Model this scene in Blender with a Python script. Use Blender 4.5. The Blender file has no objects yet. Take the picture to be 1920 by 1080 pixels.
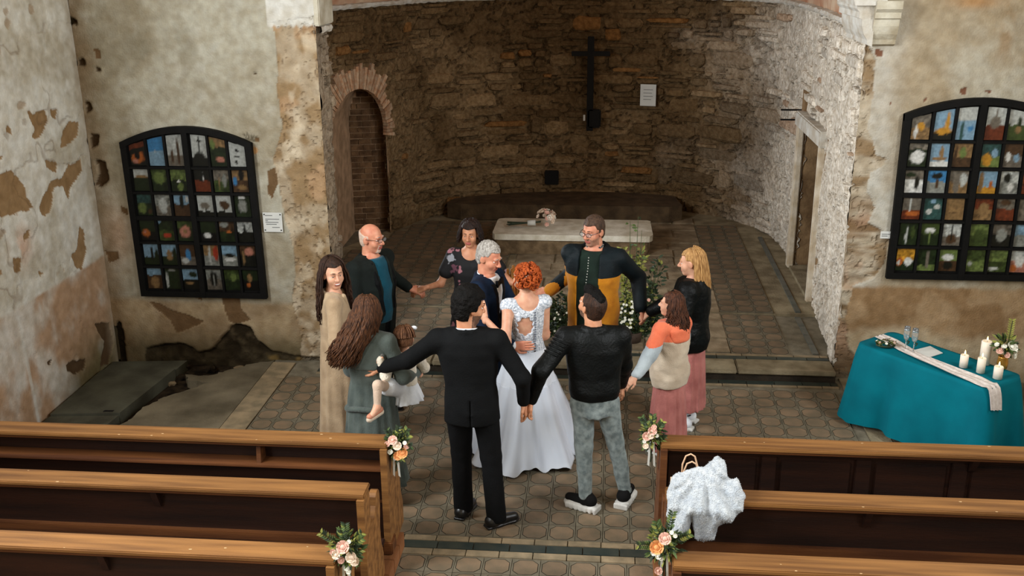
import bpy, bmesh, math, random
import numpy as np
from mathutils import Vector, Matrix

# ------------------------------------------------------------------ camera, light, exposure
S = bpy.context.scene
COL = S.collection
CAM_H = 4.10
F_PX = 1915.5
PITCH, YAW, ROLL = math.radians(18.516), math.radians(5.411), math.radians(0.495)

def camera_axes():
    cy, sy, cp, sp = math.cos(YAW), math.sin(YAW), math.cos(PITCH), math.sin(PITCH)
    fwd = np.array([-sy * cp, cy * cp, -sp]); right = np.array([cy, sy, 0.0]); down = np.cross(fwd, right)
    c, s = math.cos(ROLL), math.sin(ROLL)
    return c * right + s * down, -s * right + c * down, fwd

AX_R, AX_D, AX_F = camera_axes()
camd = bpy.data.cameras.new('camera')
camd.sensor_width = 36.0
camd.lens = F_PX / 1920 * 36.0
camd.clip_end = 200
cam = bpy.data.objects.new('camera', camd)
COL.objects.link(cam)
m = Matrix.Identity(4)
for i in range(3):
    m[i][0], m[i][1], m[i][2] = AX_R[i], -AX_D[i], -AX_F[i]
m[2][3] = CAM_H
cam.matrix_world = m
S.camera = cam

S.view_settings.view_transform = 'Standard'
S.view_settings.look = 'None'
S.view_settings.gamma = 1.0
S.view_settings.use_curve_mapping = False
S.view_settings.exposure = -0.18

world = bpy.data.worlds.new('overcast_sky')
S.world = world
world.use_nodes = True
wb = world.node_tree.nodes['Background']
wb.inputs[0].default_value = (0.62, 0.72, 0.85, 1)
wb.inputs[1].default_value = 1.0

# room extents (metres): nave end wall, side walls, ceiling, wall behind the gallery
END_Y, LEFT_X, RIGHT_X, CEIL_Z, REAR_Y = 9.65, -5.13, 4.55, 7.2, -3.0
PLAT_Z = 0.11          # chancel platform height
# daylight through the nave windows: (side, centre Y, centre Z, width, height, watts)
NAVE_WINDOWS = [('left', 4.5, 4.9, 1.9, 3.0, 820), ('left', 0.5, 4.9, 1.9, 3.0, 520),
                ('right', 5.0, 4.9, 1.7, 2.8, 430), ('right', 1.0, 4.8, 1.7, 2.8, 300)]
for side, wy, wz, ww, wh, watt in NAVE_WINDOWS:
    ld = bpy.data.lights.new('window_daylight', 'AREA')
    ld.shape = 'RECTANGLE'; ld.size = ww; ld.size_y = wh; ld.energy = watt
    ld.color = (0.93, 0.97, 1.0)
    lo = bpy.data.objects.new('window_daylight', ld)
    COL.objects.link(lo)
    sx = 1 if side == 'left' else -1
    lo.location = ((LEFT_X if sx > 0 else RIGHT_X) - sx * 0.02, wy, wz)
    lo.rotation_euler = (math.radians(90), 0, math.radians(-90 if sx > 0 else 90))

# small chancel window in the left apse wall, behind the arch pier
CH_WIN = (-3.74, 11.55, 2.2, 1.0, 1.5)      # x, y, z, width, height
ld = bpy.data.lights.new('chancel_window_daylight', 'AREA'); ld.shape = 'RECTANGLE'; ld.size = CH_WIN[3]; ld.size_y = CH_WIN[4]; ld.energy = 66; ld.spread = math.radians(110); ld.color = (.93, .97, 1.0)
lo = bpy.data.objects.new('chancel_window_daylight', ld); COL.objects.link(lo)
lo.location = CH_WIN[:3]; lo.rotation_euler = (math.radians(88), 0, math.radians(-106))

# ------------------------------------------------------------------ helpers
rnd = random.Random(7)
NPR = np.random.default_rng(11)

def ray(px, py):
    return AX_R * ((px - 960) / F_PX) + AX_D * ((py - 540) / F_PX) + AX_F
def on_y(px, py, Y=END_Y):          # point of the end wall (or any plane Y = const) seen there in the survey photo
    d = ray(px, py); t = Y / d[1]; return (d[0] * t, Y, CAM_H + d[2] * t)
def on_x(px, py, X=LEFT_X):
    d = ray(px, py); t = X / d[0]; return (X, d[1] * t, CAM_H + d[2] * t)
def on_z(px, py, z=0.0):
    d = ray(px, py); t = (z - CAM_H) / d[2]; return (d[0] * t, d[1] * t, z)

def link(o, parent=None):
    COL.objects.link(o)
    if parent is not None: o.parent = parent
    return o
def tag(o, label=None, cat=None, group=None, kind=None):
    if label: o['label'] = label
    if cat: o['category'] = cat
    if group: o['group'] = group
    if kind: o['kind'] = kind
    return o
def empty(name, loc=(0, 0, 0), rz=0.0, parent=None):
    o = bpy.data.objects.new(name, None); link(o, parent)
    o.location = loc; o.rotation_euler = (0, 0, rz); o.empty_display_size = 0.1
    return o
def mesh_obj(name, verts, faces, mats, parent=None, smooth=False, loc=None, fmat=None, colors=None):
    me = bpy.data.meshes.new(name)
    if isinstance(verts, np.ndarray): verts = verts.tolist()
    if isinstance(faces, np.ndarray): faces = faces.tolist()
    me.from_pydata(verts, [], faces)
    if not isinstance(mats, (list, tuple)): mats = [mats]
    for mt in mats: me.materials.append(mt)
    if fmat is not None: me.polygons.foreach_set('material_index', np.asarray(fmat, dtype=np.int32))
    if smooth: me.polygons.foreach_set('use_smooth', np.ones(len(me.polygons), dtype=bool))
    if colors is not None:
        at = me.color_attributes.new('paint', 'FLOAT_COLOR', 'POINT')
        c = np.ones((len(me.vertices), 4), dtype=np.float32); c[:, :3] = colors
        at.data.foreach_set('color', c.ravel())
    me.update()
    o = bpy.data.objects.new(name, me)
    link(o, parent)
    if loc is not None: o.location = loc
    return o

class MB:
    """collects simple solids into one mesh"""
    def __init__(s): s.v = []; s.f = []; s.m = []
    def add(s, v, f, mi=0):
        b = len(s.v); s.v += [tuple(p) for p in v]; s.f += [tuple(i + b for i in q) for q in f]; s.m += [mi] * len(f); return s
    def box(s, x0, x1, y0, y1, z0, z1, mi=0, bev=0.0):
        if bev <= 0:
            v = [(x, y, z) for z in (z0, z1) for y in (y0, y1) for x in (x0, x1)]
            return s.add(v, [(0, 2, 3, 1), (4, 5, 7, 6), (0, 1, 5, 4), (2, 6, 7, 3), (0, 4, 6, 2), (1, 3, 7, 5)], mi)
        bm = bmesh.new(); bmesh.ops.create_cube(bm, size=1)
        bmesh.ops.scale(bm, vec=(x1 - x0, y1 - y0, z1 - z0), verts=bm.verts)
        bmesh.ops.translate(bm, vec=((x0 + x1) / 2, (y0 + y1) / 2, (z0 + z1) / 2), verts=bm.verts)
        bmesh.ops.bevel(bm, geom=list(bm.edges), offset=bev, segments=2, affect='EDGES')
        return s.bm(bm, mi)
    def bm(s, bm, mi=0):
        bm.verts.index_update()
        s.add([v.co[:] for v in bm.verts], [[v.index for v in f.verts] for f in bm.faces], mi); bm.free(); return s
    def prism(s, pts, axis, a, b, mi=0):
        """polygon pts (2D) extruded along axis 'x','y','z' from a to b"""
        n = len(pts)
        def P(p, t):
            return (t, p[0], p[1]) if axis == 'x' else (p[0], t, p[1]) if axis == 'y' else (p[0], p[1], t)
        v = [P(p, a) for p in pts] + [P(p, b) for p in pts]
        f = [tuple(range(n))[::-1], tuple(range(n, 2 * n))] + [(i, (i + 1) % n, n + (i + 1) % n, n + i) for i in range(n)]
        return s.add(v, f, mi)
    def tube(s, pts, rad, n=8, mi=0, cap=True):
        pts = [Vector(p) for p in pts]; k = len(pts)
        if not hasattr(rad, '__len__'): rad = [rad] * k
        v = []; f = []; up = None
        for i, p in enumerate(pts):
            t = (pts[min(i + 1, k - 1)] - pts[max(i - 1, 0)]).normalized()
            if up is None: up = t.orthogonal().normalized()
            up = (up - t * up.dot(t))
            up = up.normalized() if up.length > 1e-6 else t.orthogonal().normalized()
            w = t.cross(up)
            for j in range(n):
                a = 2 * math.pi * j / n
                v.append(p + (up * math.cos(a) + w * math.sin(a)) * rad[i])
        for i in range(k - 1):
            for j in range(n):
                f.append((i * n + j, i * n + (j + 1) % n, (i + 1) * n + (j + 1) % n, (i + 1) * n + j))
        if cap:
            f.append(tuple(range(n))[::-1]); f.append(tuple((k - 1) * n + j for j in range(n)))
        return s.add([p[:] for p in v], f, mi)
    def lathe(s, prof, n=24, mi=0, c=(0, 0, 0)):
        k = len(prof); v = []; f = []
        for r, z in prof:
            for j in range(n):
                a = 2 * math.pi * j / n; v.append((c[0] + r * math.cos(a), c[1] + r * math.sin(a), c[2] + z))
        for i in range(k - 1):
            for j in range(n):
                f.append((i * n + j, i * n + (j + 1) % n, (i + 1) * n + (j + 1) % n, (i + 1) * n + j))
        f.append(tuple(range(n))[::-1]); f.append(tuple((k - 1) * n + j for j in range(n)))
        return s.add(v, f, mi)
    def ball(s, c, r, mi=0, u=10, w=7, sc=(1, 1, 1)):
        bm = bmesh.new(); bmesh.ops.create_uvsphere(bm, u_segments=u, v_segments=w, radius=r)
        bmesh.ops.scale(bm, vec=sc, verts=bm.verts); bmesh.ops.translate(bm, vec=c, verts=bm.verts)
        return s.bm(bm, mi)
    def build(s, name, mats, parent=None, smooth=False, loc=None):
        return mesh_obj(name, s.v, s.f, mats, parent, smooth, loc, s.m)

# value noise -------------------------------------------------------
def _hash(ix, iy, iz):
    h = (ix.astype(np.int64) * 374761393 + iy.astype(np.int64) * 668265263 + iz.astype(np.int64) * 2147483647) & 0xffffffff
    h = ((h ^ (h >> 13)) * 1274126177) & 0xffffffff
    return ((h ^ (h >> 16)) & 0xffff) / 65535.0
def vnoise(x, y, z=0.0):
    x = np.asarray(x, float); y = np.asarray(y, float); z = np.zeros_like(x) + z
    ix, iy, iz = np.floor(x), np.floor(y), np.floor(z)
    fx, fy, fz = x - ix, y - iy, z - iz
    fx, fy, fz = fx * fx * (3 - 2 * fx), fy * fy * (3 - 2 * fy), fz * fz * (3 - 2 * fz)
    r = 0
    for dx in (0, 1):
        for dy in (0, 1):
            for dz in (0, 1):
                r = r + _hash(ix + dx, iy + dy, iz + dz) * (fx if dx else 1 - fx) * (fy if dy else 1 - fy) * (fz if dz else 1 - fz)
    return r
def fbm(x, y, z=0.0, o=4):
    r = 0; a = 0.5; t = 0
    for i in range(o):
        r = r + a * vnoise(np.asarray(x) * 2 ** i + 17.3 * i, np.asarray(y) * 2 ** i - 9.1 * i, np.asarray(z) * 2 ** i); t += a; a *= .5
    return r / t
def sstep(a, b, x):
    t = np.clip((x - a) / (b - a), 0, 1); return t * t * (3 - 2 * t)

# materials ---------------------------------------------------------
def srgb(r, g=None, b=None):
    if g is None: r, g, b = [int(r[i:i + 2], 16) for i in (1, 3, 5)]
    f = lambda c: (c / 255 / 12.92) if c / 255 <= .04045 else ((c / 255 + .055) / 1.055) ** 2.4
    return (f(r), f(g), f(b))
MATS = {}
def mat(name, col, rough=0.8, col2=None, scale=6.0, detail=6, mix=(.35, .65), bump=0.0, bscale=40.0, spec=0.3, metal=0.0,
        attr=False, rand=0.0, stretch=(1, 1, 1), coords='Object', sheen=0.0, alpha=1.0, trans=0.0, emit=None, wave=None, sss=0.0):
    """procedural principled material: two colours mixed by noise, per-object brightness jitter, noise bump"""
    if name in MATS: return MATS[name]
    mt = bpy.data.materials.new(name); mt.use_nodes = True
    nt = mt.node_tree; N = nt.nodes; L = nt.links; B = N['Principled BSDF']
    B.inputs['Roughness'].default_value = rough; B.inputs['Specular IOR Level'].default_value = spec; B.inputs['Metallic'].default_value = metal
    if sheen: B.inputs['Sheen Weight'].default_value = sheen
    if sss:
        B.inputs['Subsurface Weight'].default_value = sss; B.inputs['Subsurface Radius'].default_value = (.01, .004, .002)
    tc = N.new('ShaderNodeTexCoord'); mp = N.new('ShaderNodeMapping'); mp.inputs['Scale'].default_value = stretch
    L.new(tc.outputs[coords], mp.inputs[0])
    def noise(sc, d):
        n = N.new('ShaderNodeTexNoise'); n.inputs['Scale'].default_value = sc; n.inputs['Detail'].default_value = d
        L.new(mp.outputs[0], n.inputs['Vector']); return n
    c1 = N.new('ShaderNodeRGB'); c1.outputs[0].default_value = (*col, 1); cur = c1.outputs[0]
    if attr:
        a = N.new('ShaderNodeAttribute'); a.attribute_name = 'paint'; cur = a.outputs['Color']
    if col2 is not None:
        n = noise(scale, detail); mr = N.new('ShaderNodeMapRange'); mr.inputs[1].default_value, mr.inputs[2].default_value = mix
        L.new(n.outputs[0], mr.inputs[0])
        mx = N.new('ShaderNodeMix'); mx.data_type = 'RGBA'; L.new(mr.outputs[0], mx.inputs['Factor'])
        if attr:
            mx.blend_type = 'MULTIPLY'; L.new(cur, mx.inputs[6]); mx.inputs[7].default_value = (*col2, 1)
        else:
            L.new(cur, mx.inputs[6]); mx.inputs[7].default_value = (*col2, 1)
        cur = mx.outputs[2]
    if wave:
        w = N.new('ShaderNodeTexWave'); w.inputs['Scale'].default_value = wave[0]; w.inputs['Distortion'].default_value = wave[1]; w.inputs['Detail'].default_value = 3
        w.bands_direction = wave[2]; L.new(mp.outputs[0], w.inputs['Vector'])
        mx = N.new('ShaderNodeMix'); mx.data_type = 'RGBA'; mx.blend_type = 'MULTIPLY'
        mr = N.new('ShaderNodeMapRange'); mr.inputs[3].default_value = 0; mr.inputs[4].default_value = wave[3]; L.new(w.outputs[0], mr.inputs[0])
        L.new(mr.outputs[0], mx.inputs['Factor']); L.new(cur, mx.inputs[6]); mx.inputs[7].default_value = (.3, .25, .2, 1); cur = mx.outputs[2]
    if rand:
        oi = N.new('ShaderNodeObjectInfo'); hs = N.new('ShaderNodeHueSaturation')
        mr = N.new('ShaderNodeMapRange'); mr.inputs[3].default_value = 1 - rand; mr.inputs[4].default_value = 1 + rand
        L.new(oi.outputs['Random'], mr.inputs[0]); L.new(mr.outputs[0], hs.inputs['Value']); L.new(cur, hs.inputs['Color']); cur = hs.outputs[0]
    L.new(cur, B.inputs['Base Color'])
    if bump:
        n = noise(bscale, 5); bp = N.new('ShaderNodeBump'); bp.inputs['Strength'].default_value = min(1, bump); bp.inputs['Distance'].default_value = 0.02 * max(1, bump)
        L.new(n.outputs[0], bp.inputs['Height']); L.new(bp.outputs[0], B.inputs['Normal'])
    if alpha < 1: B.inputs['Alpha'].default_value = alpha
    if trans: B.inputs['Transmission Weight'].default_value = trans
    if emit:
        B.inputs['Emission Color'].default_value = (*emit[0], 1); B.inputs['Emission Strength'].default_value = emit[1]
    MATS[name] = mt
    return mt
# ------------------------------------------------------------------ shared materials
M_plaster = mat('aged_plaster', (.6, .55, .45), .92, col2=(.80, .76, .70), scale=9, attr=True, bump=.35, bscale=60, spec=.1)
M_stone = mat('rubble_stone', (.3, .25, .18), .95, col2=(.62, .57, .51), scale=17, attr=True, bump=2.2, bscale=26, spec=.08, coords='Object')
M_brick = mat('old_brick', srgb(178, 132, 98), .92, col2=srgb(196, 172, 145), scale=16, bump=.5, bscale=70, rand=.22, spec=.1)
M_brickdark = mat('niche_brick', srgb(120, 92, 66), .95, col2=srgb(86, 64, 46), scale=9, bump=.6, bscale=50, rand=.25, spec=.1)
M_mortar = mat('mortar', srgb(140, 122, 96), .95, col2=srgb(104, 86, 62), scale=7, bump=.6, bscale=60, spec=.1)
M_white = mat('limewash', srgb(206, 204, 196), .9, col2=srgb(180, 170, 154), scale=7, bump=.4, bscale=40, spec=.1)
M_concrete = mat('worn_concrete', srgb(122, 112, 92), .9, col2=srgb(84, 76, 60), scale=2.2, bump=.3, bscale=35, spec=.2)
M_soil = mat('bare_soil', srgb(56, 46, 34), 1, col2=srgb(26, 21, 16), scale=9, bump=.8, bscale=30, spec=.05)
M_step = mat('step_stone', srgb(150, 138, 112), .85, col2=srgb(112, 100, 78), scale=5, bump=.4, bscale=40, spec=.2)
M_flag = mat('flagstone', srgb(146, 130, 106), .85, col2=srgb(112, 97, 76), scale=6, bump=.5, bscale=40, rand=.2, spec=.2)
M_riser = mat('dark_riser', srgb(58, 48, 36), .9, col2=srgb(38, 32, 24), scale=6, bump=.4)  # riser stone, darker than the step slabs
M_tile = mat('tile_rim', srgb(112, 104, 87), .62, col2=srgb(94, 87, 71), scale=9, bump=.15, bscale=60, rand=.12, spec=.35)
M_octa = mat('tile_octagon', srgb(122, 102, 80), .6, col2=srgb(100, 88, 70), scale=6, bump=.15, bscale=60, rand=.2, spec=.35)
M_groove = mat('tile_groove', srgb(44, 42, 35), .8, spec=.2)
M_dktile = mat('dark_tile', srgb(44, 54, 50), .5, col2=srgb(62, 66, 58), scale=8, rand=.25, spec=.4)
M_edge = mat('grey_edge_tile', srgb(84, 88, 82), .5, col2=srgb(104, 102, 92), scale=8, rand=.2)
M_strip = mat('beige_strip', srgb(150, 132, 104), .7, col2=srgb(118, 106, 84), scale=8, bump=.2, bscale=60, rand=.12, spec=.3)

def in_poly(px, py, poly):
    r = np.zeros(px.shape, bool); n = len(poly); j = n - 1
    for i in range(n):
        xi, yi = poly[i]; xj, yj = poly[j]
        c = ((yi > py) != (yj > py)) & (px < (xj - xi) * (py - yi) / (yj - yi + 1e-12) + xi)
        r ^= c; j = i
    return r

PLAS = np.array(srgb(210, 208, 199)); PLAS2 = np.array(srgb(180, 173, 156)); BROWN = np.array(srgb(146, 118, 84)); BROWN2 = np.array(srgb(112, 88, 62))
TAN = np.array(srgb(172, 156, 132)); DARK = np.array(srgb(40, 33, 24)); GREEN = np.array(srgb(96, 92, 58)); PINK = np.array(srgb(196, 160, 134)); OCHRE = np.array(srgb(176, 124, 66))
LIME = np.array(srgb(204, 202, 194))
def lerp(a, b, t): return a + (b - a) * t[..., None]

def wall_sheet(U, V, paint):
    """grid sheet; paint(u,v) -> colour, depth (metres into the wall)"""
    u, v = np.meshgrid(U, V)
    c, d = paint(u, v)
    n, k = len(V), len(U)
    idx = np.arange(n * k).reshape(n, k)
    f = np.stack([idx[:-1, :-1], idx[:-1, 1:], idx[1:, 1:], idx[1:, :-1]], -1).reshape(-1, 4)
    return u, v, c, d, f

def patches(u, v, polys, amp=.035, fr=9):
    ju = u + amp * (fbm(u * fr, v * fr, 1.3, 3) - .5) * 2; jv = v + amp * (fbm(u * fr, v * fr, 5.7, 3) - .5) * 2
    r = np.zeros(u.shape, bool)
    for p in polys: r |= in_poly(ju, jv, p)
    return r.astype(float)
def blur(a, k=1):
    for _ in range(k):
        p = np.pad(a, 1, mode='edge'); a = (p[1:-1, 1:-1] * 2 + p[:-2, 1:-1] + p[2:, 1:-1] + p[1:-1, :-2] + p[1:-1, 2:]) / 6
    return a
XZ = lambda L: [[(lambda q: (q[0], q[2]))(on_y(*p)) for p in poly] for poly in L]
YZ = lambda L: [[(lambda q: (q[1], q[2]))(on_x(*p)) for p in poly] for poly in L]

# ---- left nave wall (flaking limewash over a brown coat, dado below)
PE_LEFT = YZ([[(-40, 335), (25, 320), (47, 350), (62, 388), (30, 406), (-40, 405)],
              [(75, 392), (84, 360), (98, 340), (118, 335), (132, 310), (152, 296), (156, 318), (136, 345), (130, 374), (121, 352), (104, 352), (97, 372), (96, 402), (82, 402)],
              [(112, 278), (120, 245), (130, 228), (148, 230), (146, 256), (124, 276)],
              [(50, 203), (62, 215), (84, 203), (90, 222), (84, 244), (72, 262), (60, 258), (66, 240), (55, 222)],
              [(96, 205), (108, 205), (106, 222), (98, 218)],
              [(134, 480), (146, 462), (150, 425), (158, 428), (164, 468), (152, 508), (140, 500)],
              [(25, 484), (40, 482), (40, 508), (28, 512)], [(-20, 508), (5, 508), (6, 518), (-20, 520)], [(46, 438), (56, 428), (58, 444), (46, 452)],
              [(70, 505), (80, 510), (74, 520)], [(88, 302), (108, 305), (104, 322), (90, 316)], [(14, 238), (22, 240), (24, 254), (14, 250)], [(-20, 290), (5, 295), (4, 304), (-20, 306)]])
PD_LEFT = YZ([[(126, 682), (140, 676), (162, 670), (160, 690), (142, 702), (128, 698)], [(178, 606), (206, 604), (214, 640), (206, 682), (190, 690), (196, 640)], [(86, 678), (98, 676), (94, 688)]])
def paint_left(u, v):
    n = fbm(u * 2.2, v * 2.2, 3, 5); n2 = fbm(u * 7, v * 7, 8, 4)
    c = lerp(np.broadcast_to(PLAS, u.shape + (3,)), PLAS2, sstep(.42, .66, n) * .8)
    c = lerp(c, LIME, sstep(.55, .75, n2) * .6)
    spots = sstep(.80, .84, fbm(u * 5, v * 5, 21, 3)); c = lerp(c, BROWN, spots * .6)
    c = lerp(c, PINK, np.exp(-(((u - 8.25) / .16) ** 2 + ((v - 1.62) / .16) ** 2)) * .8 * sstep(.4, .6, n2))
    c = lerp(c, PINK, np.exp(-(((u - 7.65) / .13) ** 2 + ((v - 1.35) / .13) ** 2)) * .8 * sstep(.4, .6, n2))
    dado = sstep(1.13, 1.09, v + .03 * (n2 - .5))
    dc = lerp(np.broadcast_to(np.array(srgb(170, 140, 112)), u.shape + (3,)), LIME, sstep(.42, .68, fbm(u * 3.2, v * 2.2, 31, 5)) * .75)
    c = lerp(c, dc, dado)
    line = sstep(.03, .012, np.abs(u - 8.02 - .04 * (1.05 - v) + .01 * n2)) * (v < 1.05); c = lerp(c, LIME, line * .7)
    low = sstep(.55, .0, v + .35 * (n - .5)) * sstep(8.2, 9.0, u); c = lerp(c, GREEN * .8, low * .85)
    pe = patches(u, v, PE_LEFT); c = lerp(c, BROWN, pe)
    pd = patches(u, v, PD_LEFT); c = lerp(c, BROWN2 * .55, pd)
    cr = sstep(.016, .004, np.abs(fbm(u * 1.7, v * 1.7, 55, 4) - .5)) * (1 - dado); c = lerp(c, BROWN2, cr * .4 * sstep(.5, .6, fbm(u * 1.3, v * 1.3, 57, 3)))
    d = .010 * blur(pe, 1) + .016 * blur(pd, 1) + .006 * spots + .004 * cr + .012 * (fbm(u * 3, v * 3, 71, 3) - .5) + .004 * (n2 - .5)
    c = c * (.84 + .32 * fbm(u * 19, v * 19, 301, 4))[..., None]
    corner = sstep(9.45, 9.65, u); c = lerp(c, TAN * .85, corner * .5)
    return c, d

M_nave = mat('nave_plaster', srgb(196, 186, 164), .92, col2=srgb(160, 144, 116), scale=1.4, bump=.3, bscale=30, spec=.1)
M_joint = mat('floor_bedding', srgb(128, 120, 102), .9, col2=srgb(98, 91, 75), scale=8, bump=.3, bscale=60)

def side_wall(name, X, sx, wins, sheet_from=None):
    """solid nave side wall with real window openings; sx = +1 when the room lies towards +x"""
    b = MB(); x0, x1 = (X - .5, X - .07) if sx > 0 else (X + .012, X + .5)
    ys = sorted([REAR_Y] + [e for w in wins for e in (w[1] - w[3] / 2, w[1] + w[3] / 2)] + [END_Y + .3])
    for i in range(0, len(ys), 2): b.box(x0, x1, ys[i], ys[i + 1], -.1, CEIL_Z, 0)
    for w in wins:
        b.box(x0, x1, w[1] - w[3] / 2, w[1] + w[3] / 2, -.1, w[2] - w[4] / 2, 0); b.box(x0, x1, w[1] - w[3] / 2, w[1] + w[3] / 2, w[2] + w[4] / 2, CEIL_Z, 0)
    if sheet_from is not None:
        u, v, c, d, f = wall_sheet(np.arange(sheet_from, END_Y + .001, .0145), np.arange(-.12, 4.4, .0145), paint_left)
        vv = np.stack([X - d, u, v], -1).reshape(-1, 3)
        base = len(b.v); b.v += vv.tolist(); ff = (f[:, ::-1] + base).tolist(); b.f += ff; b.m += [1] * len(ff)
        col = np.concatenate([np.tile(np.array(srgb(196, 186, 164)), (base, 1)), c.reshape(-1, 3)])
    else: col = None
    o = mesh_obj(name, b.v, b.f, [M_nave, M_plaster], fmat=b.m, colors=col)
    return tag(o, kind='structure')
side_wall('wall_left', LEFT_X, 1, [w for w in sorted(NAVE_WINDOWS, key=lambda w: w[1]) if w[0] == 'left'], 6.4)
side_wall('wall_right', RIGHT_X, -1, [w for w in sorted(NAVE_WINDOWS, key=lambda w: w[1]) if w[0] == 'right'])
M_winbar = mat('window_bar', srgb(60, 56, 50), .7)
for k, (side, wy, wz, ww, wh, watt) in enumerate(NAVE_WINDOWS):
    b = MB(); x = (LEFT_X - .32) if side == 'left' else (RIGHT_X + .32)
    for i in range(4): b.box(x - .02, x + .02, wy - ww / 2 + i * ww / 3 - .02, wy - ww / 2 + i * ww / 3 + .02, wz - wh / 2, wz + wh / 2)
    for i in range(6): b.box(x - .02, x + .02, wy - ww / 2, wy + ww / 2, wz - wh / 2 + i * wh / 5 - .02, wz - wh / 2 + i * wh / 5 + .02)
    tag(b.build('window_%d' % (k + 1), M_winbar), kind='structure')
tag(MB().box(LEFT_X - .5, RIGHT_X + .5, REAR_Y - .4, REAR_Y, -.1, CEIL_Z).build('wall_back', M_nave), kind='structure')
tag(MB().box(LEFT_X - .5, RIGHT_X + .5, REAR_Y - .4, END_Y + 1.0, CEIL_Z, CEIL_Z + .2).build('ceiling', mat('ceiling_boards', srgb(120, 100, 74), .8, col2=srgb(92, 74, 52), scale=3)), kind='structure')

# ---- end wall, left of the chancel arch
OPEN_L, OPEN_R = -2.75, 2.30
PE_EL = XZ([[(280, 566), (300, 570), (322, 582), (352, 590), (384, 604), (356, 616), (330, 624), (318, 602)],
            [(176, 92), (188, 96), (192, 110), (182, 112)], [(415, 556), (448, 552), (452, 580), (470, 600), (440, 606), (428, 600)],
            [(196, 470), (222, 472), (224, 486), (205, 492)], [(240, 352), (246, 350), (248, 372), (240, 366)], [(226, 385), (240, 395), (238, 404), (228, 398)],
            [(500, 322), (522, 310), (520, 345), (508, 372), (500, 360)], [(360, 556), (376, 550), (380, 562)], [(478, 258), (486, 258), (486, 266), (478, 266)]])
HOLES_EL = XZ([[(132, 36), (142, 36), (143, 46), (133, 46)], [(146, 112), (158, 112), (158, 124), (147, 124)], [(180, 126), (187, 127), (187, 134), (181, 133)],
               [(158, 190), (168, 194), (172, 206), (162, 212)], [(168, 250), (184, 254), (182, 272), (170, 278)], [(180, 300), (196, 304), (202, 340), (190, 352), (178, 348), (184, 325)],
               [(474, 136), (480, 137), (480, 141), (475, 141)]])
BARE_EL = XZ([[(505, 42), (540, 38), (584, 30), (660, 30), (660, 760), (562, 760), (566, 640), (548, 560), (556, 520), (545, 440), (530, 395), (520, 330), (512, 300), (525, 260), (528, 240), (522, 180), (516, 110), (516, 60)]])
CREV_EL = XZ([[(275, 655), (300, 648), (345, 646), (372, 662), (392, 658), (408, 640), (430, 618), (442, 606), (470, 616), (480, 640), (505, 658), (560, 668), (600, 672), (600, 720), (270, 720)], [(205, 630), (222, 600), (232, 640), (235, 690), (200, 690)]])
def speckle(u, v): return sstep(.6, .8, vnoise(u * 46, v * 46, 3)) * sstep(.45, .6, vnoise(u * 17, v * 17, 9))
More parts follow.
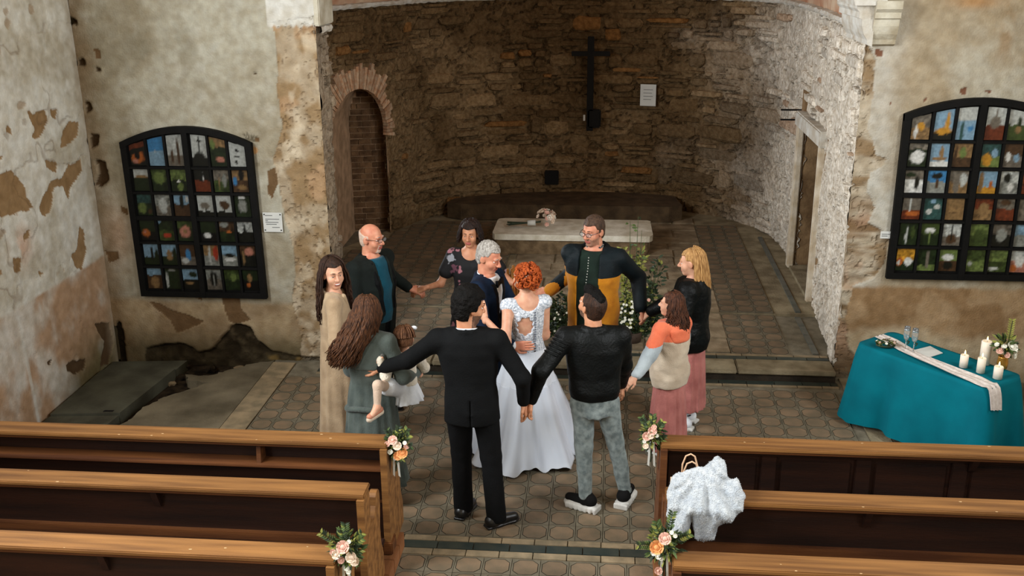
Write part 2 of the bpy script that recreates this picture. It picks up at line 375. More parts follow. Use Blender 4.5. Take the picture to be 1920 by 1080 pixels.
def paint_end_left(u, v):
    n = fbm(u * 1.8, v * 1.8, 13, 5); n2 = fbm(u * 8, v * 8, 18, 4)
    c = lerp(np.broadcast_to(np.array(srgb(176, 172, 156)), u.shape + (3,)), np.array(srgb(150, 140, 118)), sstep(.34, .70, n) * .75)
    c = lerp(c, LIME, sstep(.60, .78, n2) * .18)
    c = lerp(c, np.array(srgb(140, 134, 116)), np.exp(-(((u + 4.3) / .5) ** 2 + ((v - 3.2) / .3) ** 2)) * sstep(.4, .65, fbm(u * 4, v * 4, 44, 4)) * .8)
    c = lerp(c, PINK, np.exp(-(((u + 4.95) / .15) ** 2 + ((v - 1.35) / .3) ** 2)) * .6)
    dado = sstep(.68, .60, v + .12 * (n - .5)); c = lerp(c, lerp(np.broadcast_to(np.array(srgb(176, 150, 112)), u.shape + (3,)), BROWN, sstep(.45, .6, n)), dado * .7)
    low = sstep(.42, .05, v + .3 * (n - .5)); c = lerp(c, np.array(srgb(78, 70, 46)), low * .8)
    c = lerp(c, BROWN * .75, sstep(-4.85, -5.13, u + .2 * (n2 - .5)) * .65)
    # dab of old ornament by the frame: ochre boss with dark fronds
    for k, (dx, dz, r) in enumerate([(0, 0, .045), (.02, -.14, .03)]):
        w = sstep(r, r * .6, np.hypot(u + 3.44 - dx, v - 2.22 - dz)); c = lerp(c, OCHRE if k == 0 else np.array(srgb(140, 132, 112)), w * .8)
    for a in range(6):
        t = math.radians(58 + a * 16); L = .12 + .03 * (a in (3, 4))
        pu, pv = u + 3.46, v - 2.27; s = pu * math.cos(t) + pv * math.sin(t); q = -pu * math.sin(t) + pv * math.cos(t)
        c = lerp(c, np.array(srgb(84, 76, 60)), sstep(.011, .006, np.abs(q - .25 * (s - .05) ** 2)) * sstep(.03, .05, s) * sstep(L, L - .03, s) * .85)
    pe = patches(u, v, PE_EL, .02); c = lerp(c, BROWN2, pe)
    ho = patches(u, v, HOLES_EL, .015, 14); c = lerp(c, BROWN2 * .5, ho)
    ba = patches(u, v, BARE_EL, .03, 6)
    bc = lerp(np.broadcast_to(TAN, u.shape + (3,)), np.array(srgb(150, 126, 94)), sstep(.4, .62, fbm(u * 5, v * 5, 61, 4)))
    bc = lerp(bc, np.array(srgb(186, 152, 118)), sstep(.62, .72, fbm(u * 3.2, v * 3.2, 63, 3)) * .5)
    bc = lerp(bc, np.array(srgb(210, 196, 172)), sstep(.58, .7, fbm(u * 6, v * 4, 67, 3)) * .6)
    bc = lerp(bc, BROWN2 * .8, speckle(u, v) * .35)
    c = lerp(c, bc, ba)
    ce = patches(u, v, CREV_EL, .03, 7); c = lerp(c, np.array(srgb(46, 38, 26)), ce * (.75 + .25 * sstep(.3, .6, n2)))
    c = lerp(c, np.array(srgb(150, 122, 70)), ce * sstep(.6, .7, fbm(u * 5, v * 5, 91, 3)) * sstep(-3.7, -3.5, u) * .5)
    top = sstep(3.40, 3.43, v + .05 * np.abs(np.sin(u * 44)) * (n2)) * (u > -3.20); c = lerp(c, LIME, top)
    c = c * (.84 + .32 * fbm(u * 19, v * 19, 302, 4))[..., None]
    d = .008 * blur(pe) + .06 * blur(ho, 2) + blur(ba, 1) * (.012 + .028 * (fbm(u * 7, v * 7, 81, 4) - .5) + .012 * speckle(u, v)) + .05 * blur(ce, 3) * (.4 + n2) + .010 * (fbm(u * 2.5, v * 2.5, 72, 3) - .5) + .004 * (n2 - .5)
    return c, d
# ---- end wall, right of the arch
BARE_ER = XZ([[(1500, 40), (1622, 70), (1640, 110), (1636, 200), (1626, 240), (1640, 262), (1642, 288), (1664, 296), (1655, 312), (1632, 322), (1624, 360), (1640, 388), (1626, 420), (1650, 430), (1668, 450), (1656, 500), (1640, 520), (1600, 535), (1585, 600), (1590, 650), (1620, 690), (1620, 800), (1480, 800), (1480, 40)]])
SPOT_ER = XZ([[(1640, 92), (1654, 96), (1654, 106), (1642, 106)], [(1800, 168), (1812, 164), (1812, 176), (1802, 178)], [(1730, 185), (1738, 184), (1734, 192)], [(1846, 170), (1860, 170), (1858, 176)], [(1666, 192), (1670, 194), (1667, 200)]])
def paint_end_right(u, v):
    n = fbm(u * 1.8, v * 1.8, 113, 5); n2 = fbm(u * 8, v * 8, 118, 4)
    c = lerp(np.broadcast_to(np.array(srgb(178, 172, 156)), u.shape + (3,)), np.array(srgb(164, 150, 126)), sstep(.40, .66, n))
    c = lerp(c, LIME * .92, sstep(2.85, 2.5, u + .25 * (n - .5)) * .6)
    c = lerp(c, BROWN, sstep(.09, .02, np.abs(u - 3.5 - .05 * (v - 3.3))) * sstep(3.0, 3.25, v) * sstep(.3, .6, n2) * .6)
    c = lerp(c, OCHRE, np.exp(-(((u - 3.2) / .2) ** 2 + ((v - 3.6) / .06) ** 2)) * .6)
    dado = sstep(.97, .92, v + .06 * (n2 - .5))
    dc = lerp(np.broadcast_to(np.array(srgb(164, 138, 106)), u.shape + (3,)), np.array(srgb(144, 116, 84)), sstep(.45, .6, fbm(u * 3, v * 3, 130, 4)))
    dc = lerp(dc, np.array(srgb(192, 176, 148)), sstep(.56, .42, v + .3 * (fbm(u * 2.5, v * 3, 141, 4) - .5)) * .85)
    c = lerp(c, dc, dado)
    c = lerp(c, np.array(srgb(70, 56, 40)), sstep(.22, .02, v + .2 * (n - .5)) * sstep(3.0, 2.5, u) * .8)
    sp = patches(u, v, SPOT_ER, .012, 14); c = lerp(c, np.array(srgb(120, 84, 66)), sp)
    ba = patches(u, v, BARE_ER, .03, 6)
    bc = lerp(np.broadcast_to(np.array(srgb(182, 170, 150)), u.shape + (3,)), np.array(srgb(140, 118, 90)), sstep(.42, .60, fbm(u * 2.5, v * 7, 161, 4)))
    bc = lerp(bc, np.array(srgb(120, 94, 66)), sstep(1.9, 1.7, v) * sstep(.9, 1.1, v) * sstep(.35, .6, fbm(u * 2, v * 9, 165, 3)) * .8)
    bc = lerp(bc, np.array(srgb(190, 156, 132)), sstep(.62, .72, fbm(u * 4, v * 2.2, 163, 3)) * .5)
    bc = lerp(bc, BROWN2 * .8, speckle(u, v) * .35)
    bc = lerp(bc, np.array(srgb(92, 74, 52)), sstep(.5, .2, v + .2 * n2) * .8)
    c = lerp(c, bc, ba)
    c = c * (.82 + .36 * fbm(u * 17, v * 17, 303, 4))[..., None]
    d = .01 * blur(sp) + blur(ba, 1) * (.014 + .05 * (fbm(u * 3, v * 10, 181, 4) - .5) + .012 * speckle(u, v)) + .010 * (fbm(u * 2.5, v * 2.5, 172, 3) - .5) + .004 * (n2 - .5)
    return c, d
def end_sheet(name, x0, x1, paint):
    u, v, c, d, f = wall_sheet(np.append(np.arange(x0, x1 - .004, .0135), x1), np.arange(-.12, 3.75, .0135), paint)
    n, k = u.shape
    vv = np.stack([u, END_Y + d, v], -1).reshape(-1, 3)
    return vv, f, c.reshape(-1, 3)
for name, x0, x1, pf in (('wall_end_left', LEFT_X, OPEN_L, paint_end_left), ('wall_end_right', OPEN_R, RIGHT_X, paint_end_right)):
    vv, f, c = end_sheet(name, x0, x1, pf)
    b = MB()
    b.box(x0 - (.4 if x0 == LEFT_X else -.09), x1 + (.4 if x1 == RIGHT_X else -.09), END_Y + .13, END_Y + .55, -.1, 3.73)
    base = len(b.v)
    o = mesh_obj(name, b.v + vv.tolist(), b.f + (f + base).tolist(), [M_nave, M_plaster], fmat=[0] * len(b.f) + [1] * len(f),
                 colors=np.concatenate([np.tile(np.array(srgb(190, 170, 140)), (base, 1)), c]))
    tag(o, kind='structure')
# wall over the chancel arch (a round arch springing above the imposts)
cx, rr = (OPEN_L + OPEN_R) / 2, (OPEN_R - OPEN_L) / 2
pts = [(LEFT_X, 3.73), (OPEN_L, 3.73)] + [(cx - rr * math.cos(math.pi * i / 24), 3.73 + rr * math.sin(math.pi * i / 24)) for i in range(1, 24)] + [(OPEN_R, 3.73), (RIGHT_X, 3.73), (RIGHT_X, CEIL_Z), (LEFT_X, CEIL_Z)]
b = MB(); n = len(pts)
top = [(LEFT_X if i < 2 else RIGHT_X if i > 24 else pts[i][0], CEIL_Z) for i in range(27)]
for i in range(26):
    b.prism([pts[i], pts[i + 1], top[i + 1], top[i]], 'y', END_Y + .02, END_Y + .55)
tag(b.build('wall_end_arch', M_nave), kind='structure')

# ---- apse wall: plan curve, rubble masonry
PLAN = [(-2.75, 9.66), (-2.78, 10.1), (-3.3, 10.35), (-3.72, 11.2), (-3.78, 12.3), (-3.66, 13.08), (-3.12, 14.24), (-2.72, 15.1), (-2.08, 15.62), (-1.25, 15.92), (-.3, 16.02),
        (.65, 15.92), (1.45, 15.62), (2.02, 15.1), (2.35, 14.4), (2.44, 13.4), (2.42, 12.0), (2.36, 10.8), (2.30, 9.66)]
def catmull(P, m=24):
    P = [np.array(p) for p in P]; out = []; ks = []
    for i in range(len(P) - 1):
        p0 = P[max(i - 1, 0)]; p1 = P[i]; p2 = P[i + 1]; p3 = P[min(i + 2, len(P) - 1)]; ks.append(len(out))
        for j in range(m):
            t = j / m
            if i == 5: out.append(p1 + (p2 - p1) * t)
            else: out.append(.5 * ((2 * p1) + (-p0 + p2) * t + (2 * p0 - 5 * p1 + 4 * p2 - p3) * t * t + (-p0 + 3 * p1 - 3 * p2 + p3) * t ** 3))
    out.append(P[-1]); ks.append(len(out) - 1)
    return np.array(out), ks
CUR, KS = catmull(PLAN)
SL = np.concatenate([[0], np.cumsum(np.linalg.norm(np.diff(CUR, axis=0), axis=1))])
STOT = SL[-1]
def plan(s):
    s = np.clip(s, 0, STOT); return np.stack([np.interp(s, SL, CUR[:, 0]), np.interp(s, SL, CUR[:, 1])], -1)
def plan_n(s):          # normal pointing into the chancel
    a = plan(np.asarray(s) - .06); b_ = plan(np.asarray(s) + .06); t = b_ - a; t = t / np.linalg.norm(t, axis=-1, keepdims=True)
    return np.stack([t[..., 1], -t[..., 0]], -1)
def apse_pt(s, z, out=0.0):
    p = plan(s) + plan_n(s) * np.asarray(out)[..., None]; return np.concatenate([p, np.asarray(z)[..., None]], -1)
def s_at(i): return SL[KS[i]]
NS0, NS1 = s_at(5) + .02, s_at(6) - .02                      # niche jambs
NSC, NHW, NSPR = (NS0 + NS1) / 2, (NS1 - NS0) / 2, 1.68       # arch centre, half width, springing height
sd = np.linspace(0, STOT, 4000); pd_ = plan(sd); right = sd > STOT * .6
DS0 = sd[right][np.argmin(np.abs(pd_[right][:, 1] - 12.86))]; DS1 = sd[right][np.argmin(np.abs(pd_[right][:, 1] - 11.55))]
DTOP = 1.98
def in_niche(s, z, g=0.0):
    return (np.abs(s - NSC) < NHW + g) & (z < NSPR) | (np.hypot(s - NSC, z - NSPR) < NHW + g)
def in_door(s, z, g=0.0): return (s > DS0 - g) & (s < DS1 + g) & (z < DTOP + g)
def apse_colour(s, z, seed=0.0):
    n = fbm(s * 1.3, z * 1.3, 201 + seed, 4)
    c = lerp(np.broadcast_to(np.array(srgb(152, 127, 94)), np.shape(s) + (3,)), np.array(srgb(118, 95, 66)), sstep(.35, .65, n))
    # limewash remains by niche and door; door side whitened further, light painted in
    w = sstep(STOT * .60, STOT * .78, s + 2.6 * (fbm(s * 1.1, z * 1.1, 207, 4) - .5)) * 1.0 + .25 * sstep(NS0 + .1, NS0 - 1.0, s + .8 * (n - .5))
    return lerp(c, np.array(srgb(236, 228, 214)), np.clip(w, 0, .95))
US = np.unique(np.concatenate([np.arange(0, STOT, .026), [NS0, NS1, DS0, DS1, STOT]])); VS = np.unique(np.concatenate([np.arange(0, 3.38, .026), [DTOP, NSPR, 3.38]]))
u, v = np.meshgrid(US, VS)
rid = 1 - np.abs(2 * fbm(u * 4.5, v * 6.5, 213, 4) - 1); out = .05 * (fbm(u * 3, v * 3, 211, 4) - .5) + .022 * (vnoise(u * 16, v * 20, 3) - .5) - .04 * sstep(.88, 1.0, rid)
P = apse_pt(u, v, out); k = len(US)
idx = np.arange(u.size).reshape(u.shape); f = np.stack([idx[:-1, :-1], idx[1:, :-1], idx[1:, 1:], idx[:-1, 1:]], -1).reshape(-1, 4)
uc = ((u[:-1, :-1] + u[1:, 1:]) / 2).ravel(); vc = ((v[:-1, :-1] + v[1:, 1:]) / 2).ravel()
pc = plan(uc); in_win = (pc[:, 0] < -3.2) & (np.abs(pc[:, 1] - CH_WIN[1]) < CH_WIN[3] / 2) & (np.abs(vc - CH_WIN[2]) < CH_WIN[4] / 2)
f = f[~(in_niche(uc, vc) | in_door(uc, vc) | in_win)]
mc = apse_colour(u, v) * ((.70 + .35 * fbm(u * 4, v * 4, 231, 3) + .12 * sstep(STOT * .6, STOT * .75, u)) * (1 - .32 * sstep(.87, .98, rid)))[..., None]  # mortar lightened towards the door side, part of that painted light
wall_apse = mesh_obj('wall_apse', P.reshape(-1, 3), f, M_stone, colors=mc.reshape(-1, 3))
tag(wall_apse, kind='structure')
# rubble stones, one by one
def stone_mesh(s0, s1, z0, z1, r):
    n = 9; hs, hz = (s1 - s0) / 2, (z1 - z0) / 2; cs, cz = (s0 + s1) / 2, (z0 + z1) / 2
    a = np.arange(n) / n * 2 * np.pi + r.uniform(-.2, .2, n) + r.uniform(0, 1)
    sq = lambda t, e=.42: np.sign(t) * np.abs(t) ** e
    os_, oz = sq(np.cos(a), .5) * hs * r.uniform(.8, 1.06, n), sq(np.sin(a), .5) * hz * r.uniform(.74, 1.06, n)
    pr = r.uniform(.014, .052)
    ring0 = apse_pt(cs + os_, cz + oz, np.full(n, -.02)); ring1 = apse_pt(cs + os_ * .95, cz + oz * .90, np.full(n, pr * .5))
    ring2 = apse_pt(cs + os_ * .78, cz + oz * .68, pr * r.uniform(.85, 1.15, n))
    vv = np.concatenate([ring0, ring1, ring2])
    ff = []
    for q in (0, n):
        for i in range(n): ff.append((q + i, q + n + i, q + n + (i + 1) % n, q + (i + 1) % n))
    ff.append(tuple(range(2 * n, 3 * n))[::-1])
    return vv, ff
stones = []
z = .14; r_ = np.random.default_rng(5)
while z < 3.30:
    h = float(r_.choice([.10, .13, .16, .21, .26], p=[.22, .28, .25, .16, .09])); s = r_.uniform(.0, .2)
    while s < STOT - .05:
        w = float(r_.uniform(.12, .62)) * (.6 + .5 * h / .15)
        s1 = min(s + w, STOT - .02); gap = r_.uniform(.006, .03)
        wob = .16 * (float(vnoise(np.array(s * .8), np.array(z * 1.1), 400.0)) - .5)
        zz0 = z + wob + r_.uniform(-.035, .03); zz1 = min(z + wob + h + r_.uniform(-.035, .03), 3.33)
        cs, cz = (s + s1) / 2, (zz0 + zz1) / 2
        A = np.array([s + .02, s1 - .02, cs]); Zt = np.array([zz0, zz1, cz])
        bad = any(bool(in_niche(np.array(a), np.array(b2), .30)) and b2 > 1.2 or bool(in_niche(np.array(a), np.array(b2), .04)) or bool(in_door(np.array(a), np.array(b2), .14)) for a in A for b2 in Zt)
        plastered = vnoise(np.array(cs * 1.6), np.array(cz * 1.6), 77.0) > (.62 if cs < NS1 else .50 if cs > STOT * .66 else .78)
        if not bad and not plastered and s1 - s > .08 and .05 < s and zz0 > .12 and not (.7 < cs < s_at(5) - .3):
            if h > .15 and r_.random() < .3:
                zm = zz0 + (zz1 - zz0) * r_.uniform(.4, .6); stones.append((s, s1 - gap, zz0, zm - .008)); stones.append((s, s1 - gap, zm, zz1 - gap))
            elif r_.random() > .06: stones.append((s, s1 - gap, zz0, zz1 - gap))
        s = s1
    z += h
def vis_area(q):
    p = apse_pt(np.array((q[0] + q[1]) / 2), np.array((q[2] + q[3]) / 2), np.array(0.)); d = p - np.array([0, 0, CAM_H]); D = np.linalg.norm(d)
    nn = plan_n(np.array((q[0] + q[1]) / 2)); cosv = max(0.0, -(d[0] * nn[0] + d[1] * nn[1]) / D)
    hidden = (p[0] < -2.8 and p[1] < 12.9)
    return 0 if hidden else (q[1] - q[0]) * (q[3] - q[2]) * cosv / D ** 2
stones.sort(key=vis_area, reverse=True)
restv, restf, restc = [], [], []
for i, q in enumerate(stones):
    vv, ff = stone_mesh(*q, r_)
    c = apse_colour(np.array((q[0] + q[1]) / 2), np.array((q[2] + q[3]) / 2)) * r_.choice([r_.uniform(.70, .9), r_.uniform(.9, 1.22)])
    if r_.random() < .05: c = c * .5 + np.array(srgb(172, 118, 62)) * .5
    if i < 300:
        mesh_obj('stone', vv, ff, M_stone, wall_apse, colors=np.tile(c, (len(vv), 1)))
    else:
        b0 = sum(len(x) for x in restv); restv.append(vv); restf += [tuple(a + b0 for a in t) for t in ff]; restc.append(np.tile(c, (len(vv), 1)))
tag(mesh_obj('small_stones', np.concatenate(restv), restf, M_stone, wall_apse, colors=np.concatenate(restc)), kind='stuff')

# niche: left jamb runs straight back, bricks at the back
def niche_outline(m=20):
    o = [(NS0, PLAT_Z), (NS0, NSPR)] + [(NSC - NHW * math.cos(math.pi * i / m), NSPR + NHW * math.sin(math.pi * i / m)) for i in range(1, m)] + [(NS1, NSPR), (NS1, PLAT_Z)]
    return np.array(o)
ol = niche_outline(); front = apse_pt(ol[:, 0], ol[:, 1], np.full(len(ol), .0))
t = (ol[:, 0] - NS0) / (NS1 - NS0)
backp = np.stack([-3.68 + .56 * t, 14.34 + .14 * t, ol[:, 1] - .02], -1)
b = MB(); n = len(ol)
b.add(np.concatenate([front, backp]).tolist(), [(i, i + 1, n + i + 1, n + i) for i in range(n - 1)] + [tuple(range(n, 2 * n))[::-1]])
niche = b.build('niche_lining', mat('niche_render', srgb(190, 156, 124), .95, col2=srgb(150, 122, 94), scale=7, bump=.5, bscale=40), wall_apse)
zz = PLAT_Z + .02; row = 0
while zz < NSPR + NHW - .04:
    hgt = .085; x = -.06 if row % 2 else 0.0; W = .57
    while x < W:
        x0, x1 = max(x, .005), min(x + .17, W - .005)
        half = .285 if zz < NSPR else (.285 * math.sqrt(max(0, 1 - ((zz + hgt - NSPR) / NHW) ** 2)))
        x0, x1 = max(x0, .285 - half + .004), min(x1, .285 + half - .004)
        if x1 - x0 > .03:
            ta, tb = x0 / W, x1 / W
            pa = np.array([-3.68 + .56 * ta, 14.34 + .14 * ta]); pb = np.array([-3.68 + .56 * tb, 14.34 + .14 * tb]); d_ = rnd.uniform(.008, .028)
            nn = np.array([.14, -.56]) / math.hypot(.14, .56) * d_
            q = [(*pa, zz), (*pb, zz), (*pb, zz + hgt - .012), (*pa, zz + hgt - .012)]; q2 = [(p[0] + nn[0], p[1] + nn[1], p[2]) for p in q]
            MB().add(q + q2, [(4, 5, 6, 7), (0, 1, 5, 4), (1, 2, 6, 5), (2, 3, 7, 6), (3, 0, 4, 7)]).build('brick', M_brickdark, wall_apse)
        x += .18
    zz += hgt; row += 1
# brick voussoirs round the niche arch
nv = 50
for i in range(nv):
    a0 = math.pi * (-.06 + 1.12 * i / nv); a1 = math.pi * (-.06 + 1.12 * (i + .86) / nv)
    r0 = NHW - .015; r1 = NHW + rnd.uniform(.24, .36)
    if i > nv * .72: r1 = NHW + rnd.uniform(.10, .18)
    q = []
    for o_ in (-.03, rnd.uniform(.030, .055)):
        for (r, a) in ((r0, a0), (r1, a0), (r1, a1), (r0, a1)):
            q.append(apse_pt(np.array(NSC - r * math.cos(a)), np.array(NSPR + r * math.sin(a)), np.array(o_)).tolist())
    MB().add(q, [(4, 7, 6, 5), (0, 4, 5, 1), (1, 5, 6, 2), (2, 6, 7, 3), (3, 7, 4, 0)]).build('brick', M_brick, wall_apse)

b = MB(); wx, wy, wz, ww, wh = CH_WIN
for i in range(3): b.box(wx - .12, wx - .08, wy - ww / 2 + i * ww / 2 - .02, wy - ww / 2 + i * ww / 2 + .02, wz - wh / 2, wz + wh / 2)
for i in range(4): b.box(wx - .12, wx - .08, wy - ww / 2, wy + ww / 2, wz - wh / 2 + i * wh / 3 - .02, wz - wh / 2 + i * wh / 3 + .02)
tag(b.build('window_5', M_winbar), kind='structure')
# doorway in the right side of the chancel: stone frame and passage
d1 = empty('door_1'); tag(d1, kind='structure')
pa, pb = plan(np.array(DS0)), plan(np.array(DS1))            # far jamb, near jamb
M_jamb = mat('pale_door_stone', srgb(214, 204, 186), .85, col2=srgb(186, 168, 140), scale=6, bump=.3, bscale=40)
fx = min(pa[0], pb[0]) - .05
MB().box(fx - .01, fx + .07, pa[1] - .03, pa[1] + .09, .14, DTOP - .01, 0, .012).build('jamb', M_jamb, d1)
MB().box(fx - .01, fx + .07, pb[1] - .07, pb[1] + .0, .14, DTOP - .01, 0, .012).build('jamb', M_jamb, d1)
MB().box(fx - .03, fx + .30, pb[1] - .14, pa[1] + .11, DTOP - .02, DTOP + .16, 0, .015).build('lintel', M_white, d1)
MB().box(fx + .02, fx + 1.2, pb[1] - .05, pa[1] + .05, .05, .17, 0).build('threshold', M_step, d1)
M_pass = mat('passage_plaster', srgb(150, 122, 88), .95, col2=srgb(104, 80, 54), scale=4, bump=.5, bscale=30)
b = MB(); b.box(fx + 1.2, fx + 1.3, pb[1] - .3, pa[1] + .3, 0, 2.4); b.box(fx + .06, fx + 1.3, pa[1] + .02, pa[1] + .2, 0, 2.4); b.box(fx + .06, fx + 1.3, pb[1] - .2, pb[1] - .02, 0, 2.4); b.box(fx + .3, fx + 1.3, pb[1] - .2, pa[1] + .2, 2.0, 2.1)
b.build('passage', M_pass, d1)

# cornice line and half dome above the apse wall
def sweep(name, prof, s_list, m_, parent=None, jit=.0):
    vv = []
    for s in s_list:
        for (o_, z_) in prof:
            vv.append(apse_pt(np.array(s), np.array(z_ + jit * rnd.uniform(-1, 1)), np.array(o_ + jit * rnd.uniform(-1, 1))).tolist())
    n = len(prof); ff = [(i * n + j, i * n + j + 1, (i + 1) * n + j + 1, (i + 1) * n + j) for i in range(len(s_list) - 1) for j in range(n - 1)]
    return mesh_obj(name, vv, ff, m_, parent)
ss = np.arange(.0, STOT + .001, .06)
tag(sweep('trim_1', [(-.02, 3.33), (.05, 3.335), (.065, 3.36), (.055, 3.39), (-.02, 3.40)], ss, M_white, jit=.008), kind='structure')
nd = 12; vv = []
ring = apse_pt(ss, np.full(len(ss), 3.37), np.full(len(ss), -.01)); cD = np.array([-.22, 9.9])
for i in range(nd + 1):
    t = i / nd * math.pi / 2
    for p in ring: vv.append((cD[0] + (p[0] - cD[0]) * math.cos(t), cD[1] + (p[1] - cD[1]) * math.cos(t), 3.37 + (2.9 if i else 0) * math.sin(t)))
k = len(ring)
tag(mesh_obj('ceiling_apse', vv, [(i * k + j, (i + 1) * k + j, (i + 1) * k + j + 1, i * k + j + 1) for i in range(nd) for j in range(k - 1)],
     mat('vault_brick', srgb(200, 176, 150), .95, col2=srgb(168, 118, 88), scale=3, bump=.4, bscale=30), smooth=True), kind='structure')
# impost moulding on the right pier, with its broken plaster
prof = [(.0, 3.22), (.05, 3.24), (.055, 3.28), (.09, 3.33), (.115, 3.40), (.12, 3.46), (.15, 3.47), (.15, 3.52), (.18, 3.55), (.18, 3.62), (.0, 3.62)]
M_impost = mat('impost_plaster', srgb(196, 190, 172), .9, col2=srgb(160, 148, 124), scale=6, bump=.3)
b = MB(); b.prism([(END_Y - o_, z_) for o_, z_ in prof], 'x', OPEN_R + .02, OPEN_R + .24)
tag(b.build('trim_2', M_impost), kind='structure')
b = MB(); b.prism([(OPEN_R - o_ * .9 + .03, z_) for o_, z_ in prof], 'y', END_Y - .10, END_Y + .75)
b.prism([(OPEN_R - .16, 3.58), (OPEN_R + .10, 3.58), (OPEN_R + .13, 3.75), (OPEN_R - .22, 3.75)], 'y', END_Y - .16, END_Y + .60)
tag(b.build('trim_3', M_white), kind='structure')
# brick remains on the left impost
b = MB(); 
tag(MB().box(OPEN_L - .01, OPEN_L + .05, END_Y + .0, END_Y + .5, 3.40, 3.72, 0, .01).build('trim_4', M_impost), kind='structure')
for i in range(2):
    for j in range(3):
        y0 = END_Y + .12 + j * .25 + (i % 2) * .1

# ------------------------------------------------------------------ floor
floor = tag(MB().box(-3.42, RIGHT_X, REAR_Y, END_Y + .2, -.30, -.014).build('floor', M_joint), kind='structure')
tag(MB().box(LEFT_X - .3, -3.42, REAR_Y, END_Y + .3, -.4, -.10).build('floor_subsoil', M_soil), kind='structure')

def tile_mesh(name, w=.2, j=.004, h=.014):
    """square tile with a recessed dark line round a raised octagon"""
    a = w / 2 - j / 2; v = []; f = []; fm = []
    sq = [(-a, -a), (a, -a), (a, a), (-a, a)]
    v += [(x, y, -h) for x, y in sq] + [(x, y, 0) for x, y in sq]
    f += [(i, (i + 1) % 4, 4 + (i + 1) % 4, 4 + i) for i in range(4)]; fm += [0] * 4
    def octa(r, z):
        c = r * .54; return [(c, -r, z), (r, -c, z), (r, c, z), (c, r, z), (-c, r, z), (-r, c, z), (-r, -c, z), (-c, -r, z)]
    o0 = len(v); v += octa(a * .90, 0); o1 = len(v); v += octa(a * .895, -.0025); o2 = len(v); v += octa(a * .855, -.0025); o3 = len(v); v += octa(a * .848, .0006)
    # rim between square and octagon
    f += [(4, o0 + 6, o0 + 7), (5, o0 + 0, o0 + 1), (6, o0 + 2, o0 + 3), (7, o0 + 4, o0 + 5), (4, 5, o0 + 0, o0 + 7), (5, 6, o0 + 2, o0 + 1), (6, 7, o0 + 4, o0 + 3), (7, 4, o0 + 6, o0 + 5)]; fm += [0] * 8
    for p, q, mi in ((o0, o1, 2), (o1, o2, 2), (o2, o3, 2)):
        f += [(p + i, p + (i + 1) % 8, q + (i + 1) % 8, q + i) for i in range(8)]; fm += [mi] * 8
    f.append(tuple(o3 + i for i in range(8))); fm.append(1)
    me = bpy.data.meshes.new(name); me.from_pydata(v, [], f)
    for mt in (M_tile, M_octa, M_groove): me.materials.append(mt)
    me.polygons.foreach_set('material_index', fm); me.update()
    return me
TILE = tile_mesh('octagon_tile')
def lay_tiles(parent, spots, z, limit=300):
    spots = sorted(spots, key=lambda p: p[0] ** 2 + p[1] ** 2)
    for (x, y) in spots[:limit]:
        o = bpy.data.objects.new('tile', TILE); link(o, parent); o.location = (x, y, z + rnd.uniform(-.0012, .0012)); o.rotation_euler = (rnd.uniform(-.004, .004), rnd.uniform(-.004, .004), rnd.uniform(-.008, .008) + rnd.choice((0, math.pi / 2)))
    rest = spots[limit:]
    if rest:
        v0 = np.array([q.co[:] for q in TILE.vertices]); fs = [tuple(p.vertices) for p in TILE.polygons]; fm0 = [p.material_index for p in TILE.polygons]
        V, Fc, Fm = [], [], []
        for i, (x, y) in enumerate(rest):
            V.append(v0 + np.array([x, y, z + rnd.uniform(-.0012, .0012)])); Fc += [tuple(a + i * len(v0) for a in t) for t in fs]; Fm += fm0
        tag(mesh_obj('far_tiles', np.concatenate(V), Fc, [M_tile, M_octa, M_groove], parent, fmat=Fm), kind='stuff')
spots = []
for iy in range(15):
    for ix in range(27): spots.append((-3.07 + ix * .2, 6.56 + iy * .2 - .0))
spots = [p for p in spots if p[1] < 9.36]
for iy in range(9):
    for ix in range(9):
        spots.append((-1.30 + ix * .2, 6.10 - iy * .2))
spots = [p for p in spots if p[1] > 4.7]
lay_tiles(floor, spots, 0.0)
def strip_row(parent, name, x0, x1, y0, y1, w, z, m_, along='x', j=.006, h=.014):
    a0, a1 = (x0, x1) if along == 'x' else (y0, y1); t = a0
    while t < a1 - .02:
        e = min(t + w, a1)
        if along == 'x': bx = (t + j / 2, e - j / 2, y0, y1)
        else: bx = (x0, x1, t + j / 2, e - j / 2)
        MB().box(*bx, z - h, z + rnd.uniform(-.001, .001), 0, .002).build(name, m_, parent); t = e
strip_row(floor, 'border_tile', -1.42, .46, 6.21, 6.285, .24, 0, M_strip)
strip_row(floor, 'dark_tile', -1.42, .46, 6.291, 6.385, .262, .0, M_dktile)
strip_row(floor, 'border_tile', -1.42, .46, 6.391, 6.458, .24, 0, M_strip)
strip_row(floor, 'dark_tile', -2.9, 2.3, 9.39, 9.475, .27, 0, M_dktile)
strip_row(floor, 'border_tile', -2.9, 2.3, 9.345, 9.385, .24, 0, M_strip)
strip_row(floor, 'edge_slab', -3.42, -3.18, 6.0, 9.6, .8, .002, M_strip, 'y')
strip_row(floor, 'edge_slab', 2.34, 2.52, 6.0, 9.6, .55, .002, M_step, 'y')
strip_row(floor, 'edge_slab', 2.53, RIGHT_X, 6.0, 9.6, 1.2, .0, M_concrete, 'y')

